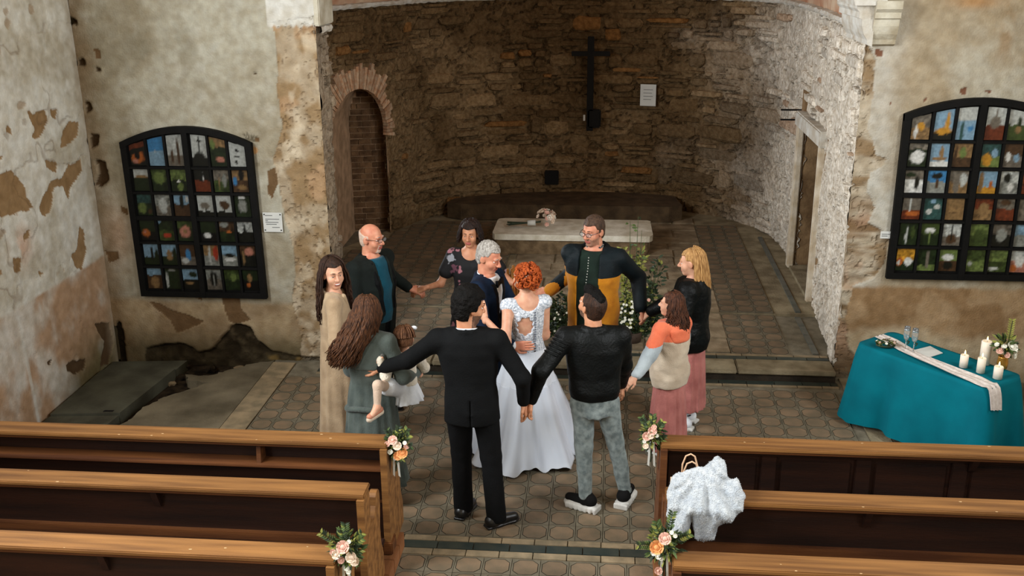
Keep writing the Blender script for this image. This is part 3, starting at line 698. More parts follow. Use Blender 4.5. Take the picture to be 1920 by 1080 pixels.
# broken concrete at the left: slab with a ragged edge over dark soil
edge = [(238, 790), (262, 768), (300, 748), (345, 733), (392, 718), (352, 712), (350, 703), (392, 704), (430, 694), (470, 682), (520, 677), (600, 676)]
pts = [on_z(*p)[:2] for p in edge]
poly = [(-3.425, pts[-1][1])] + [(min(p[0], -3.44), p[1]) for p in pts[-2::-1]] + [(-4.62, 7.6), (-4.7, 6.0), (-3.425, 6.0)]
poly2 = []
for i in range(len(poly)):
    p, q = poly[i], poly[(i + 1) % len(poly)]
    for t in np.linspace(0, 1, 7)[:-1]:
        jx, jy = ((rnd.uniform(-.02, .02), rnd.uniform(-.02, .02)) if 0 < i < len(poly) - 3 else (0, 0)); poly2.append((p[0] + (q[0] - p[0]) * t + jx, p[1] + (q[1] - p[1]) * t + jy))
tag(MB().prism(poly2[::-1], 'z', -.09, .0).build('floor_concrete', M_concrete), kind='structure')
# rubble lumps in the broken strip
rubble = tag(empty('rubble_heap', (-4.2, 9.2, -.1)), 'rubble lumps lying in the dark broken floor by the left wall', 'rubble')
for i in range(26):
    x, y = rnd.uniform(-4.5, -3.3), rnd.uniform(9.15, 9.58)
    bm = bmesh.new(); bmesh.ops.create_icosphere(bm, subdivisions=1, radius=rnd.uniform(.025, .075))
    for q in bm.verts: q.co *= rnd.uniform(.7, 1.2)
    bmesh.ops.scale(bm, vec=(1.3, 1, .7), verts=bm.verts)
    MB().bm(bm).build('lump', M_soil if i % 3 else M_mortar, rubble, loc=(x + 4.2, y - 9.2, rnd.uniform(.0, .035)))

# chancel platform: bedding, step slabs, tiles, flagstones
P2 = PLAT_Z + .03
inner = apse_pt(np.linspace(0, STOT, 90), np.zeros(90), np.full(90, -.12))[:, :2].tolist()
b = MB(); b.prism(([(2.30, 9.74), (-2.75, 9.74)] + inner)[::-1], 'z', -.1, PLAT_Z - .014); b.box(-3.95, -3.0, 12.9, 14.7, -.1, PLAT_Z)
plat = tag(b.build('floor_chancel', M_joint), kind='structure')
x = -2.74
while x < 2.25:
    w = min(rnd.uniform(.9, 1.35), 2.29 - x); 
    if 2.29 - (x + w) < .4: w = 2.29 - x
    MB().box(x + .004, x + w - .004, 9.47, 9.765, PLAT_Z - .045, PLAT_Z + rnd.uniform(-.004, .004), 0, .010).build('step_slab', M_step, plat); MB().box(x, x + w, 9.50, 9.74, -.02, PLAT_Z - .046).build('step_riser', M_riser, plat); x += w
strip_row(plat, 'dark_tile', -2.74, 2.28, 9.775, 9.845, .30, PLAT_Z, M_dktile, h=.03)
strip_row(plat, 'border_tile', -2.74, 2.28, 9.85, 9.90, .26, PLAT_Z + .002, M_strip, h=.03)
FX0, FX1 = -1.28, 1.33
inside = np.array(inner)
def inside_apse(x, y, g=.12): return bool(in_poly(np.array(x), np.array(y), [tuple(q) for q in apse_pt(np.linspace(0, STOT, 90), np.zeros(90), np.full(90, g))[:, :2]] + [(2.3, 9.66), (-2.75, 9.66)])) 
low, high = [], []
for iy in range(27):
    for ix in range(28):
        x, y = -3.5 + ix * .2 - .08 + .0, 10.0 + iy * .2
        if FX0 - .06 < x < FX1 + .08 or y > 14.9 or not inside_apse(x, y): continue
        (low if y < 11.2 else high).append((x, y))
# second, slightly higher level behind Y = 11.1
b = MB(); b.prism(([(2.40, 11.1), (-3.74, 11.1)] + [p for p in inner if p[1] > 11.1])[::-1], 'z', PLAT_Z - .014, P2 - .014); b.build('upper_bedding', M_step, plat)
lay_tiles(plat, low, PLAT_Z, 120)
lay_tiles(plat, high, P2, 175)
y = 9.95
while y < 15.0:
    h = rnd.uniform(.24, .42); x = FX0 + rnd.uniform(0, .1)
    while x < FX1:
        w = rnd.uniform(.3, .75)
        if FX1 - (x + w) < .22: w = FX1 - x
        zt = (PLAT_Z if y + h < 11.12 else P2) + rnd.uniform(-.004, .010)
        MB().box(x + .008, x + w - .008, y + .008, y + h - .008, PLAT_Z - .02, zt, 0, .01).build('flagstone', M_flag, plat); x += w
    y += h
# edging slabs beside the flagstones on the right
strip_row(plat, 'dark_tile', 2.15, 2.21, 9.95, 11.06, .27, PLAT_Z + .001, M_edge, 'y', h=.02)
strip_row(plat, 'dark_tile', 2.17, 2.23, 11.14, 14.3, .27, P2 + .001, M_edge, 'y', h=.02)
# stone ledge along the back of the apse
bk = [tuple(q) for q in apse_pt(np.linspace(0, STOT, 160), np.zeros(160), np.full(160, .07))[:, :2] if q[1] > 15.3 and -2.35 < q[0] < 1.15]
M_ledge = mat('ledge_stone', srgb(92, 74, 52), .95, col2=srgb(66, 52, 36), scale=6, bump=.5, bscale=40)
tag(MB().prism(([(1.15, 15.12), (.95, 15.02), (-2.2, 15.02), (-2.42, 15.12)] + bk)[::-1], 'z', P2, .38).build('apse_ledge', M_ledge), 'low stone ledge running along the back of the apse under the cross', 'ledge')
# ------------------------------------------------------------------ benches
M_wood = mat('honey_wood', srgb(140, 96, 50), .55, col2=srgb(98, 63, 30), scale=3.0, stretch=(.35, 6, 6), bump=.12, bscale=30, spec=.4, rand=.1)
M_wooddk = mat('dark_brown_wood', srgb(46, 23, 12), .5, col2=srgb(26, 12, 7), scale=3.0, stretch=(.35, 5, 5), bump=.1, bscale=30, spec=.4, rand=.1)
M_woodmid = mat('worn_brown_wood', srgb(104, 62, 30), .55, col2=srgb(70, 38, 18), scale=3.0, stretch=(.35, 5, 5), bump=.12, bscale=30, spec=.35)
M_chip = mat('chipped_wood', srgb(190, 156, 112), .8)
LEDGE = .95
def end_profile(y):
    """side outline of a bench end (Y, Z): straight back post, dipped arm with a round nose"""
    p = [(y - .02, .12), (y - .02, .92), (y + .13, .92), (y + .14, .80), (y + .12, .72), (y + .15, .67), (y + .22, .66), (y + .27, .72)]
    p += [(y + .33 + .06 * math.cos(a), .74 + .06 * math.sin(a)) for a in np.linspace(math.pi * .8, 0, 6)]
    p += [(y + .39, .66), (y + .36, .52), (y + .37, .40), (y + .42, .28), (y + .42, .12)]
    return p
def bench(y, xa, xb, aisle, label, style):
    """y = near edge of the ledge; xa..xb along the wall; aisle = x of the aisle end"""
    t = tag(empty('church_bench', (aisle, y, .12)), label, 'bench', 'wooden church benches facing the altar')
    ox, oy, oz = aisle, y, .12
    sgn = 1 if aisle == xb else -1
    def P(name, b, m_, par=t, **k):
        b.v = [(v[0] - ox, v[1] - oy, v[2] - oz) for v in b.v]; return b.build(name, m_, par, **k)
    led = MB().box(xa, xb, y, y + .165, LEDGE - .028, LEDGE, 0, .006)
    P('ledge', led, M_wood)
    P('moulding', MB().box(xa + .02, xb - .02, y + .012, y + .15, LEDGE - .05, LEDGE - .028, 0, .006), M_woodmid)
    # chips of bare wood along the ledge
    ch = MB()
    for i in range(9):
        cx_ = rnd.uniform(xa + .05, xb - .05); cy_ = y + rnd.choice((rnd.uniform(.006, .02), rnd.uniform(.02, .15))); w_ = rnd.uniform(.003, .012)
        a = rnd.uniform(0, 3); ch.add([(cx_ + w_ * math.cos(a + k * 1.05) * rnd.uniform(.6, 1.4), cy_ + w_ * .5 * math.sin(a + k * 1.05), LEDGE + .0007) for k in range(6)], [tuple(range(6))])
    tag(P('chips', ch, M_chip), kind='stuff')
    in0, in1 = xa + .04, xb - .04
    if style == 'shelf':
        P('back_panel', MB().box(in0, in1, y + .135, y + .16, .20, LEDGE - .05), M_wooddk)
        P('book_shelf', MB().box(in0, in1, y - .0, y + .135, .745, .765, 0, .004), M_woodmid)
        for k in range(2):
            bx = xb - .9 - k * 2.1 if sgn > 0 else xa + .9 + k * 2.1
            P('bracket', MB().prism([(y + .03, .765), (y + .135, .765), (y + .135, .905), (y + .05, .905)], 'x', bx - .015, bx + .015), M_woodmid)
    elif style == 'panel':
        P('back_panel', MB().box(in0, in1, y + .125, y + .14, .20, LEDGE - .05), M_wooddk)
        P('top_rail', MB().box(in0, in1, y + .10, y + .125, .84, LEDGE - .05, 0, .004), M_wooddk)
        P('bottom_rail', MB().box(in0, in1, y + .10, y + .125, .30, .42, 0, .004), M_wooddk)
        n = int((in1 - in0) / .62)
        for k in range(n + 1):
            sx = in0 + .02 + .62 * k + (.0 if k else 0)
            P('stile', MB().box(sx, sx + .10, y + .10, y + .124, .42, .84, 0, .004), M_wooddk)
            if sx + .72 < in1: P('panel', MB().box(sx + .13, sx + .59, y + .112, y + .128, .45, .81, 0, .006), M_wooddk)
        P('bracket', MB().prism([(y + .02, .9), (y + .10, .9), (y + .10, .78), (y + .08, .80)], 'x', in0 + 1.98, in0 + 2.02), M_wooddk)
    else:
        P('back_panel', MB().box(in0, in1, y + .10, y + .125, .58, LEDGE - .05), M_wooddk)
        P('bottom_rail', MB().box(in0, in1, y + .075, y + .12, .555, .615, 0, .005), M_woodmid)
        for k in range(3):
            bx = (xb - 1.35 - k * 1.2) if sgn > 0 else (xa + 1.2 + k * 1.25)
            P('bracket', MB().prism([(y + .03, .9), (y + .1, .9), (y + .1, .76), (y + .08, .77)], 'x', bx - .02, bx + .02), M_wooddk)
            P('support', MB().prism([(y + .08, .12), (y + .40, .12), (y + .38, .43), (y + .12, .43)], 'x', bx - .025, bx + .025), M_woodmid)
    P('seat', MB().box(in0, in1, y + .13, y + .47, .43, .46, 0, .006), M_woodmid)
    P('kneeler', MB().box(in0, in1, y - .16, y - .02, .22, .25, 0, .005), M_wooddk)
    ex = xb - .045 if sgn > 0 else xa
    P('bench_end', MB().prism(end_profile(y), 'x', ex, ex + .045), M_wood if sgn > 0 else M_woodmid)
    P('bench_foot', MB().box(ex - .012, ex + .057, y - .03, y + .10, .12, .22, 0, .008), M_woodmid)
    fx = xa if sgn > 0 else xb - .045
    P('bench_end', MB().prism(end_profile(y), 'x', fx, fx + .045), M_wood)
    return t
AL, AR = -1.42, .40
bench(6.02, -5.05, AL, AL, 'front left wooden bench with open book shelf under its ledge', 'shelf')
bench(5.36, -5.05, AL, AL, 'second left wooden bench with dark back, curved armrest at the aisle', 'plain')
bench(4.66, -5.05, AL, AL, 'nearest left wooden bench at the bottom left corner', 'plain')
bench(6.16, AR, 4.45, AR, 'front right wooden bench with dark panelled back', 'panel')
bench(5.45, AR, 4.45, AR, 'second right wooden bench with a white jacket thrown over it', 'plain')
bench(4.755, AR, 4.45, AR, 'nearest right wooden bench at the bottom right corner', 'plain')
M_deck = mat('bench_deck_boards', srgb(142, 92, 56), .6, col2=srgb(106, 66, 38), scale=2.5, stretch=(4, .5, 4), bump=.15, bscale=30)
for x0, x1, lb in ((-5.1, AL + .03, 'low brown board deck under the left benches'), (AR - .02, 4.5, 'low brown board deck under the right benches')):
    dk = tag(empty('bench_deck', (x0, 3.8, 0)), lb, 'deck')
    n = 14; w = (6.3 - 3.8) / n
    for i in range(n): MB().box(0, x1 - x0, i * w + .003, (i + 1) * w - .003, .0, .118, 0, .004).build('board', M_deck, dk)

# ------------------------------------------------------------------ arched frames with photo panes
M_frame = mat('black_iron_frame', srgb(14, 13, 12), .7, col2=srgb(8, 8, 7), scale=10, bump=.1, bscale=60, spec=.15)
M_photo = mat('photo_print', (.2, .2, .2), .35, attr=True, col2=(.72, .72, .72), scale=38, spec=.3)
C = dict(sky='#7f9fb4', blue='#3f7fb0', pale='#b9bcb6', grey='#8a8c84', white='#d8d8d2', dk='#15160f', blk='#0c0c0a', grn='#3c4a22', dgrn='#1e2a14', lgrn='#66763e', brn='#4a3420', tan='#8a6c46',
         org='#b0602a', red='#a83c26', gold='#c08a2c', rust='#6a3018', pink='#b87a66', teal='#2c4c48', stone='#6e665a')
# each print: sky, ground, horizon (0 bottom..1 top), texture strength, blobs (x, y, rx, ry, colour)
PH_L = [
 [('rust', 'dk', .75, .5, [(.5, .35, .45, .25, 'org'), (.45, .45, .18, .2, 'blk'), (.3, .2, .2, .12, 'pink')]), ('blue', 'sky', .55, .1, [(.5, .53, .5, .03, 'pale')]), ('pale', 'stone', .35, .4, [(.7, .45, .1, .45, 'brn'), (.3, .3, .08, .25, 'brn')]), ('pale', 'dk', .3, .2, [(.5, .8, .25, .02, 'blk'), (.5, .7, .025, .3, 'blk'), (.5, .3, .4, .15, 'dk')]), ('tan', 'dgrn', .7, .8, [(.2, .75, .15, .2, 'lgrn'), (.6, .25, .3, .1, 'pink')]), ('pale', 'pale', .5, .1, [(.5, .7, .12, .08, 'blk'), (.45, .45, .2, .04, 'dk'), (.4, .2, .08, .12, 'dk')])],
 [('pale', 'dgrn', .6, .2, [(.5, .65, .5, .05, 'tan')]), ('grn', 'dgrn', .5, .9, [(.5, .6, .4, .3, 'lgrn')]), ('lgrn', 'dgrn', .5, .9, [(.5, .45, .1, .06, 'white'), (.6, .2, .2, .2, 'lgrn')]), ('dk', 'rust', .5, .4, [(.55, .65, .04, .28, 'white'), (.6, .2, .35, .15, 'rust')]), ('stone', 'grn', .5, .8, [(.3, .4, .04, .4, 'tan'), (.7, .5, .15, .3, 'grey')]), ('tan', 'brn', .5, .6, [(.15, .5, .15, .22, 'blue'), (.6, .75, .2, .3, 'blk'), (.6, .2, .35, .12, 'tan')])],
 [('teal', 'dgrn', .6, .9, [(.3, .35, .3, .25, 'lgrn'), (.8, .2, .15, .12, 'brn')]), ('grey', 'stone', .5, .9, [(.5, .5, .3, .4, 'pale')]), ('sky', 'brn', .55, .3, [(.5, .7, .14, .35, 'dk'), (.85, .8, .1, .15, 'white')]), ('pale', 'dk', .25, .1, [(.5, .3, .04, .3, 'dk'), (.5, .5, .35, .16, 'stone')]), ('pale', 'dk', .25, .1, [(.5, .3, .04, .3, 'dk'), (.55, .55, .36, .22, 'brn')]), ('dgrn', 'dgrn', .5, .9, [(.5, .9, .25, .08, 'white'), (.5, .5, .3, .3, 'grey')])],
 [('dgrn', 'blk', .4, .3, [(.35, .35, .28, .2, 'org'), (.3, .4, .1, .08, 'pink')]), ('dgrn', 'grn', .5, .8, [(.1, .9, .12, .1, 'sky'), (.5, .25, .3, .12, 'red')]), ('grn', 'dgrn', .6, .7, [(.5, .45, .38, .3, 'pink'), (.5, .45, .15, .1, 'tan')]), ('dgrn', 'blk', .4, .3, [(.4, .28, .25, .14, 'white')]), ('brn', 'dgrn', .5, .9, [(.3, .8, .3, .15, 'grey'), (.6, .45, .2, .06, 'org')]), ('pale', 'dk', .45, .9, [(.5, .4, .1, .4, 'dk')])],
 [('sky', 'dgrn', .35, .2, [(.55, .5, .1, .4, 'dk'), (.85, .4, .2, .3, 'dgrn')]), ('sky', 'dgrn', .4, .2, [(.5, .45, .22, .28, 'tan'), (.85, .5, .2, .35, 'dgrn')]), ('brn', 'stone', .4, .4, [(.55, .5, .18, .3, 'blue'), (.3, .2, .25, .15, 'pale')]), ('tan', 'grey', .5, .5, [(.8, .6, .18, .4, 'red'), (.4, .5, .08, .5, 'pale')]), ('sky', 'grey', .5, .4, [(.5, .5, .4, .1, 'dk'), (.5, .3, .4, .1, 'white')]), ('brn', 'dk', .5, .7, [(.2, .4, .06, .4, 'tan'), (.6, .7, .3, .2, 'pink')])],
 [('sky', 'brn', .62, .3, [(.5, .3, .3, .3, 'tan')]), ('dgrn', 'dgrn', .8, .5, [(.1, .4, .1, .4, 'pale'), (.5, .9, .3, .06, 'grey')]), ('sky', 'dk', .45, .3, [(.7, .7, .3, .15, 'dgrn'), (.4, .3, .3, .07, 'tan')]), ('grey', 'stone', .5, .5, [(.5, .5, .26, .4, 'dk'), (.5, .45, .06, .3, 'grey')]), ('grn', 'dgrn', .5, .9, [(.6, .6, .2, .2, 'lgrn')]), ('dgrn', 'blk', .5, .4, [(.45, .6, .15, .22, 'tan'), (.35, .25, .12, .12, 'org')])]]
PH_R = [
 [('stone', 'tan', .5, .7, [(.5, .55, .2, .2, 'gold'), (.25, .3, .1, .3, 'white')]), ('sky', 'dk', .3, .2, [(.7, .55, .14, .35, 'gold'), (.5, .3, .5, .13, 'gold')]), ('pale', 'sky', .6, .2, [(.3, .2, .12, .4, 'teal'), (.75, .35, .2, .1, 'blue')]), ('pale', 'rust', .45, .3, [(.5, .55, .3, .2, 'stone'), (.5, .8, .05, .15, 'stone')]), ('pale', 'grn', .5, .3, [(.6, .62, .12, .2, 'dgrn'), (.6, .35, .18, .12, 'tan')]), ('pale', 'grn', .5, .3, [])],
 [('stone', 'dgrn', .75, .9, [(.5, .4, .42, .3, 'white')]), ('sky', 'white', .25, .1, [(.6, .6, .12, .3, 'tan'), (.5, .35, .45, .1, 'tan')]), ('tan', 'brn', .4, .6, [(.5, .6, .2, .25, 'lgrn'), (.15, .5, .08, .5, 'brn')]), ('teal', 'lgrn', .5, .6, [(.3, .3, .3, .3, 'gold'), (.7, .6, .2, .2, 'sky')]), ('brn', 'stone', .5, .4, [(.25, .45, .16, .2, 'white'), (.7, .4, .16, .18, 'sky')]), ('lgrn', 'grn', .5, .6, [])],
 [('stone', 'white', .6, .5, [(.65, .45, .13, .3, 'dk'), (.3, .8, .3, .12, 'dgrn')]), ('blue', 'grey', .5, .3, [(.5, .75, .35, .15, 'dk'), (.55, .4, .1, .25, 'brn')]), ('stone', 'tan', .5, .5, [(.75, .6, .2, .3, 'pale'), (.4, .4, .2, .4, 'stone')]), ('sky', 'gold', .3, .2, [(.15, .5, .14, .5, 'tan'), (.7, .4, .12, .2, 'org')]), ('pale', 'grey', .5, .8, [(.4, .7, .2, .25, 'dk'), (.6, .3, .2, .2, 'white')]), ('org', 'rust', .5, .9, [])],
 [('stone', 'rust', .4, .5, [(.4, .6, .05, .4, 'pale'), (.6, .25, .4, .12, 'org')]), ('teal', 'teal', .5, .6, [(.3, .35, .2, .12, 'pale'), (.75, .55, .18, .12, 'pale'), (.5, .8, .15, .1, 'sky')]), ('tan', 'tan', .5, .4, [(.5, .33, .5, .02, 'brn'), (.5, .66, .5, .02, 'brn')]), ('rust', 'tan', .5, .9, [(.5, .5, .3, .3, 'tan')]), ('stone', 'rust', .5, .7, [(.5, .8, .3, .15, 'brn')]), ('stone', 'stone', .5, .6, [])],
 [('dgrn', 'dgrn', .5, .9, [(.4, .4, .08, .4, 'pale'), (.75, .6, .1, .3, 'grn')]), ('grn', 'dgrn', .5, .2, [(.5, .68, .32, .13, 'white'), (.5, .35, .05, .3, 'lgrn')]), ('pale', 'stone', .4, .8, [(.5, .3, .3, .25, 'brn'), (.5, .6, .06, .4, 'dk')]), ('lgrn', 'grn', .5, .8, [(.5, .5, .3, .3, 'grn')]), ('stone', 'dk', .5, .9, [(.5, .5, .3, .3, 'grey')]), ('sky', 'grey', .5, .5, [])],
 [('gold', 'dgrn', .45, .8, [(.2, .4, .2, .2, 'org'), (.7, .4, .25, .2, 'white'), (.15, .35, .08, .1, 'white')]), ('dgrn', 'lgrn', .25, .7, [(.55, .5, .1, .4, 'stone')]), ('lgrn', 'brn', .45, .3, [(.5, .62, .34, .16, 'white'), (.5, .25, .32, .22, 'dk')]), ('grn', 'lgrn', .5, .8, [(.2, .35, .15, .12, 'pale')]), ('lgrn', 'grn', .5, .9, [(.3, .15, .3, .1, 'pale')]), ('pale', 'pink', .5, .6, [(.5, .5, .3, .3, 'white'), (.2, .2, .2, .2, 'org')])]]
def photo_colors(U, V, spec, seed):
    sky, gr, hor, tex, blobs = spec
    c = np.where((V > hor + .06 * (vnoise(U * 5, V * 0 + seed, 1.0) - .5))[..., None], np.array(srgb(C[sky])), np.array(srgb(C[gr])))
    n = fbm(U * 7, V * 9, seed, 3); c = c * (1 - tex + tex * 2.2 * n ** 1.3)[..., None]
    for x, y, rx, ry, col in blobs:
        d = np.hypot((U - x) / rx, (V - y) / ry) + .5 * (fbm(U * 9, V * 9, seed + 7, 2) - .5)
        c = lerp(c, np.array(srgb(C[col])), sstep(1.1, .75, d))
    return np.clip(c, 0, 1)
def photo_frame(name, label, x0, x1, z0, zs, za, prints, lean):
    """black arched frame standing proud of the end wall; lean = x shift from bottom to top"""
    W = x1 - x0; yb = END_Y - .015; yf = END_Y - .07
    t = tag(empty(name, ((x0 + x1) / 2, yb, z0)), label, 'photo frame', 'arched black frames filled with photographs')
    t.location = ((x0 + x1) / 2, yb, z0)
    Lx = lambda x, z: x - (x0 + x1) / 2 + lean * (z - z0)
    def arch(x):            # underside of the arch head (outer edge)
        q = (x - (x0 + x1) / 2) / (W / 2); return zs + (za - zs) * (1 - q * q)
    def slab(name, pts, d0, d1, m_):
        return MB().prism([(Lx(px, pz), pz - z0) for px, pz in pts], 'y', d0 - yb, d1 - yb).build(name, m_, t)
    fw = .062
    slab('backing', [(x0 + .01, z0 + .01), (x1 - .01, z0 + .01)] + [(x0 + .01 + (W - .02) * (1 - i / 16), arch(x0 + .01 + (W - .02) * (1 - i / 16)) - .01) for i in range(17)], END_Y - .03, yb, M_frame)
    slab('frame_side', [(x0, z0), (x0 + fw, z0), (x0 + fw, arch(x0 + fw) - .01), (x0, zs)], yf, yb, M_frame)
    slab('frame_side', [(x1 - fw, z0), (x1, z0), (x1, zs), (x1 - fw, arch(x1 - fw) - .01)], yf, yb, M_frame)
    slab('frame_bottom', [(x0 + fw, z0), (x1 - fw, z0), (x1 - fw, z0 + fw), (x0 + fw, z0 + fw)], yf, yb, M_frame)
    xs = [x0 + W * i / 16 for i in range(17)]
    b = MB()
    for i in range(16):
        a0, a1 = xs[i], xs[i + 1]
        b.prism([(Lx(a0, arch(a0) - fw), arch(a0) - fw - z0), (Lx(a1, arch(a1) - fw), arch(a1) - fw - z0), (Lx(a1, arch(a1)), arch(a1) - z0), (Lx(a0, arch(a0)), arch(a0) - z0)], 'y', yf - yb - .005, 0)
    b.build('frame_arch', M_frame, t)
    gx0, gx1 = x0 + fw, x1 - fw; gz0, gz1 = z0 + fw, zs - .045 + (za - zs) * .30
    mid = .055; cw = (gx1 - gx0 - mid) / 6; rh = (gz1 - gz0) / 6
    colx = [gx0 + cw * i + (mid if i >= 3 else 0) for i in range(6)]
    for i in (1, 2, 4, 5):
        x = colx[i]; slab('bar', [(x - .011, gz0), (x + .011, gz0), (x + .011, arch(x) - fw * .5), (x - .011, arch(x) - fw * .5)], yf + .012, yb, M_frame)
    xm = (gx0 + gx1) / 2; slab('mullion', [(xm - mid / 2, z0), (xm + mid / 2, z0), (xm + mid / 2, arch(xm) - .02), (xm - mid / 2, arch(xm) - .02)], yf - .004, yb, M_frame)
    for j in range(1, 6):
        zz = gz0 + rh * j; hw = .022 if j == 3 else .012
        slab('bar', [(gx0, zz - hw), (gx1, zz - hw), (gx1, zz + hw), (gx0, zz + hw)], yf + .006, yb, M_frame)
    for r in range(6):
        for c_ in range(6):
            a0, a1 = colx[c_] + .018, colx[c_] + cw - .018; b0 = gz0 + rh * (5 - r) + .018; b1 = b0 + rh - .034
            top = lambda x: b1
            if r == 0:
                top = lambda x, b1=b1: min(max(b1, arch(x) - fw - .02), arch(x) - fw - .012)
            nx, nz = 13, 17
            U, V = np.meshgrid(np.linspace(0, 1, nx), np.linspace(0, 1, nz))
            X = a0 + (a1 - a0) * U; Zt = np.vectorize(top)(X); Z = b0 + (Zt - b0) * V
            tilt = rnd.uniform(-.03, .03)
            verts = np.stack([Lx(X, Z) + tilt * (Z - b0), np.full(X.shape, END_Y - .036 - yb), Z - z0], -1).reshape(-1, 3)
            idx = np.arange(nx * nz).reshape(nz, nx); ff = np.stack([idx[:-1, :-1], idx[:-1, 1:], idx[1:, 1:], idx[1:, :-1]], -1).reshape(-1, 4)
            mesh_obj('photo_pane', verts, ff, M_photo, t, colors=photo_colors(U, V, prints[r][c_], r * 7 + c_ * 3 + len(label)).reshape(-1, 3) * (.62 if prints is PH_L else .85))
    return t
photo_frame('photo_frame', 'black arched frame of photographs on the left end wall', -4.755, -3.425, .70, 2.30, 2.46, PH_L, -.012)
photo_frame('photo_frame', 'black arched frame of photographs on the right end wall, above the teal table', 2.69, 4.06, 1.05, 2.62, 2.77, PH_R, .0)

# ------------------------------------------------------------------ notices, cross, fittings
M_paper = mat('white_paper', srgb(214, 214, 208), .7, col2=srgb(196, 198, 194), scale=4)
M_ink = mat('grey_print', srgb(120, 122, 120), .8)
def notice(x0, x1, z0, z1, Y, label, lines, pins=True, ry=0.0):
    t = tag(empty('paper_notice', ((x0 + x1) / 2, Y, z0)), label, 'notice'); t.rotation_euler = (0, 0, ry)
    w = (x1 - x0) / 2; h = z1 - z0
    MB().box(-w, w, -.004, 0, 0, h).build('sheet', M_paper, t)
    for (a, b_, zf) in lines:
        MB().box(-w + 2 * w * a, -w + 2 * w * b_, -.005, -.004, h * zf - .004, h * zf + .004).build('text_line', M_ink, t)
    if pins:
        for a in (-1, 1):
            for zz in (.02, h - .02): MB().ball((a * (w - .016), -.006, zz), .007, sc=(1, .6, 1)).build('pin', M_frame, t)
    return t
notice(-3.405, -3.21, 1.40, 1.60, END_Y - .02, 'white printed notice pinned beside the left photo frame', [(.12, .5, .85), (.12, .85, .66), (.12, .25, .58), (.12, .8, .50), (.15, .7, .40), (.45, .85, .24)])
notice(2.60, 2.71, 1.44, 1.51, END_Y - .03, 'small white label on the wall left of the right photo frame', [(.1, .8, .6), (.1, .6, .35)], False)
notice(.49, .73, 1.765, 2.09, 15.80, 'white sheet hung on the apse wall right of the cross', [(.2, .8, .75), (.2, .75, .6), (.2, .8, .45), (.2, .7, .3)], False, math.radians(-12))
M_black = mat('black_timber', srgb(9, 8, 7), .8, col2=srgb(16, 14, 12), scale=8, bump=.2)
cr = tag(empty('wall_cross', (-.27, 15.80, 1.38)), 'thin black wooden cross on the dark apse wall', 'cross')
MB().box(-.05, .05, -.04, .03, 0, 1.42, 0, .006).build('upright', M_black, cr)
MB().box(-.29, .29, -.055, -.005, 1.135, 1.205, 0, .006).build('crossbar', M_black, cr)
MB().box(-.03, .17, -.06, .02, .05, .33, 0, .02).build('bracket', M_black, cr)
MB().box(-.10, -.07, -.05, -.03, .16, .25).build('white_tag', M_paper, cr)
b = MB().box(-.11, .11, -.08, .0, 0, .22, 0, .01)
sk = tag(b.build('wall_box', M_black, loc=(-.86, 15.96, .50)), 'small black box low on the apse wall left of the cross', 'box')
hk = tag(empty('iron_hooks', (2.38, 13.1, 2.0)), 'two thin iron rods sticking out of the wall above the doorway', 'hook')
for dz, dy in ((.0, 0.0), (.12, .02)): MB().tube([(.06, dy, dz), (-.22, dy - .05, dz + .01)], .012, 6).build('rod', M_black, hk)

# altar slab and floor hatch
M_altar = mat('altar_stone', srgb(228, 222, 206), .8, col2=srgb(190, 180, 158), scale=5, bump=.35, bscale=40, spec=.2)
M_altarside = mat('altar_rough_side', srgb(128, 106, 78), .95, col2=srgb(92, 74, 52), scale=9, bump=.8, bscale=25)
al = tag(empty('altar', (-.38, 13.2, P2)), 'low stone altar slab with rounded corners under the cross', 'altar')
def rrect(x0, x1, y0, y1, r):
    p = []
    for cx_, cy_, a0 in ((x1 - r, y1 - r, 0), (x0 + r, y1 - r, 90), (x0 + r, y0 + r, 180), (x1 - r, y0 + r, 270)):
        p += [(cx_ + r * math.cos(math.radians(a0 + a)), cy_ + r * math.sin(math.radians(a0 + a))) for a in (0, 30, 60, 90)]
    return p
MB().prism([(x + rnd.uniform(-.012, .012), y + rnd.uniform(-.012, .012)) for x, y in rrect(-1.14, 1.02, 0, .86, .10)], 'z', .20, .28).build('table_slab', M_altar, al)
MB().prism(rrect(-1.11, .99, .03, .83, .08), 'z', 0, .20).build('base', M_altarside, al)
M_hatch = mat('grey_green_hatch', srgb(88, 88, 74), .7, col2=srgb(60, 58, 47), scale=3, bump=.2, bscale=40)
q = [on_z(92, 778, .02), on_z(192, 692, .02), on_z(330, 690, .02), on_z(222, 776, .02)]
ht = tag(empty('floor_hatch', (q[0][0], q[0][1], 0)), 'grey green wooden hatch boards lying along the left wall', 'hatch')
def quad_slab(name, pts, z0, z1, m_, par, o):
    MB().prism([(p[0] - o[0], p[1] - o[1]) for p in pts][::-1], 'z', z0, z1).build(name, m_, par)
def mixp(a, b, t): return tuple(a[i] + (b[i] - a[i]) * t for i in range(3))
for (t0, t1) in ((-.25, .0), (.02, .98), (1.0, 1.22)):
    pl = [mixp(q[0], q[1], t0), mixp(q[0], q[1], t1), mixp(q[3], q[2], t1), mixp(q[3], q[2], t0)]
    quad_slab('hatch_board', [(max(p[0], LEFT_X + .03), p[1]) for p in pl], -.10, .02 if t0 == .02 else .004, M_hatch, ht, q[0])
MB().prism([(.0, 0), (.09, .01), (.09, .04), (.0, .035)], 'z', .0, .0225).build('finger_hole', M_black, ht, loc=(.47, .10, 0))
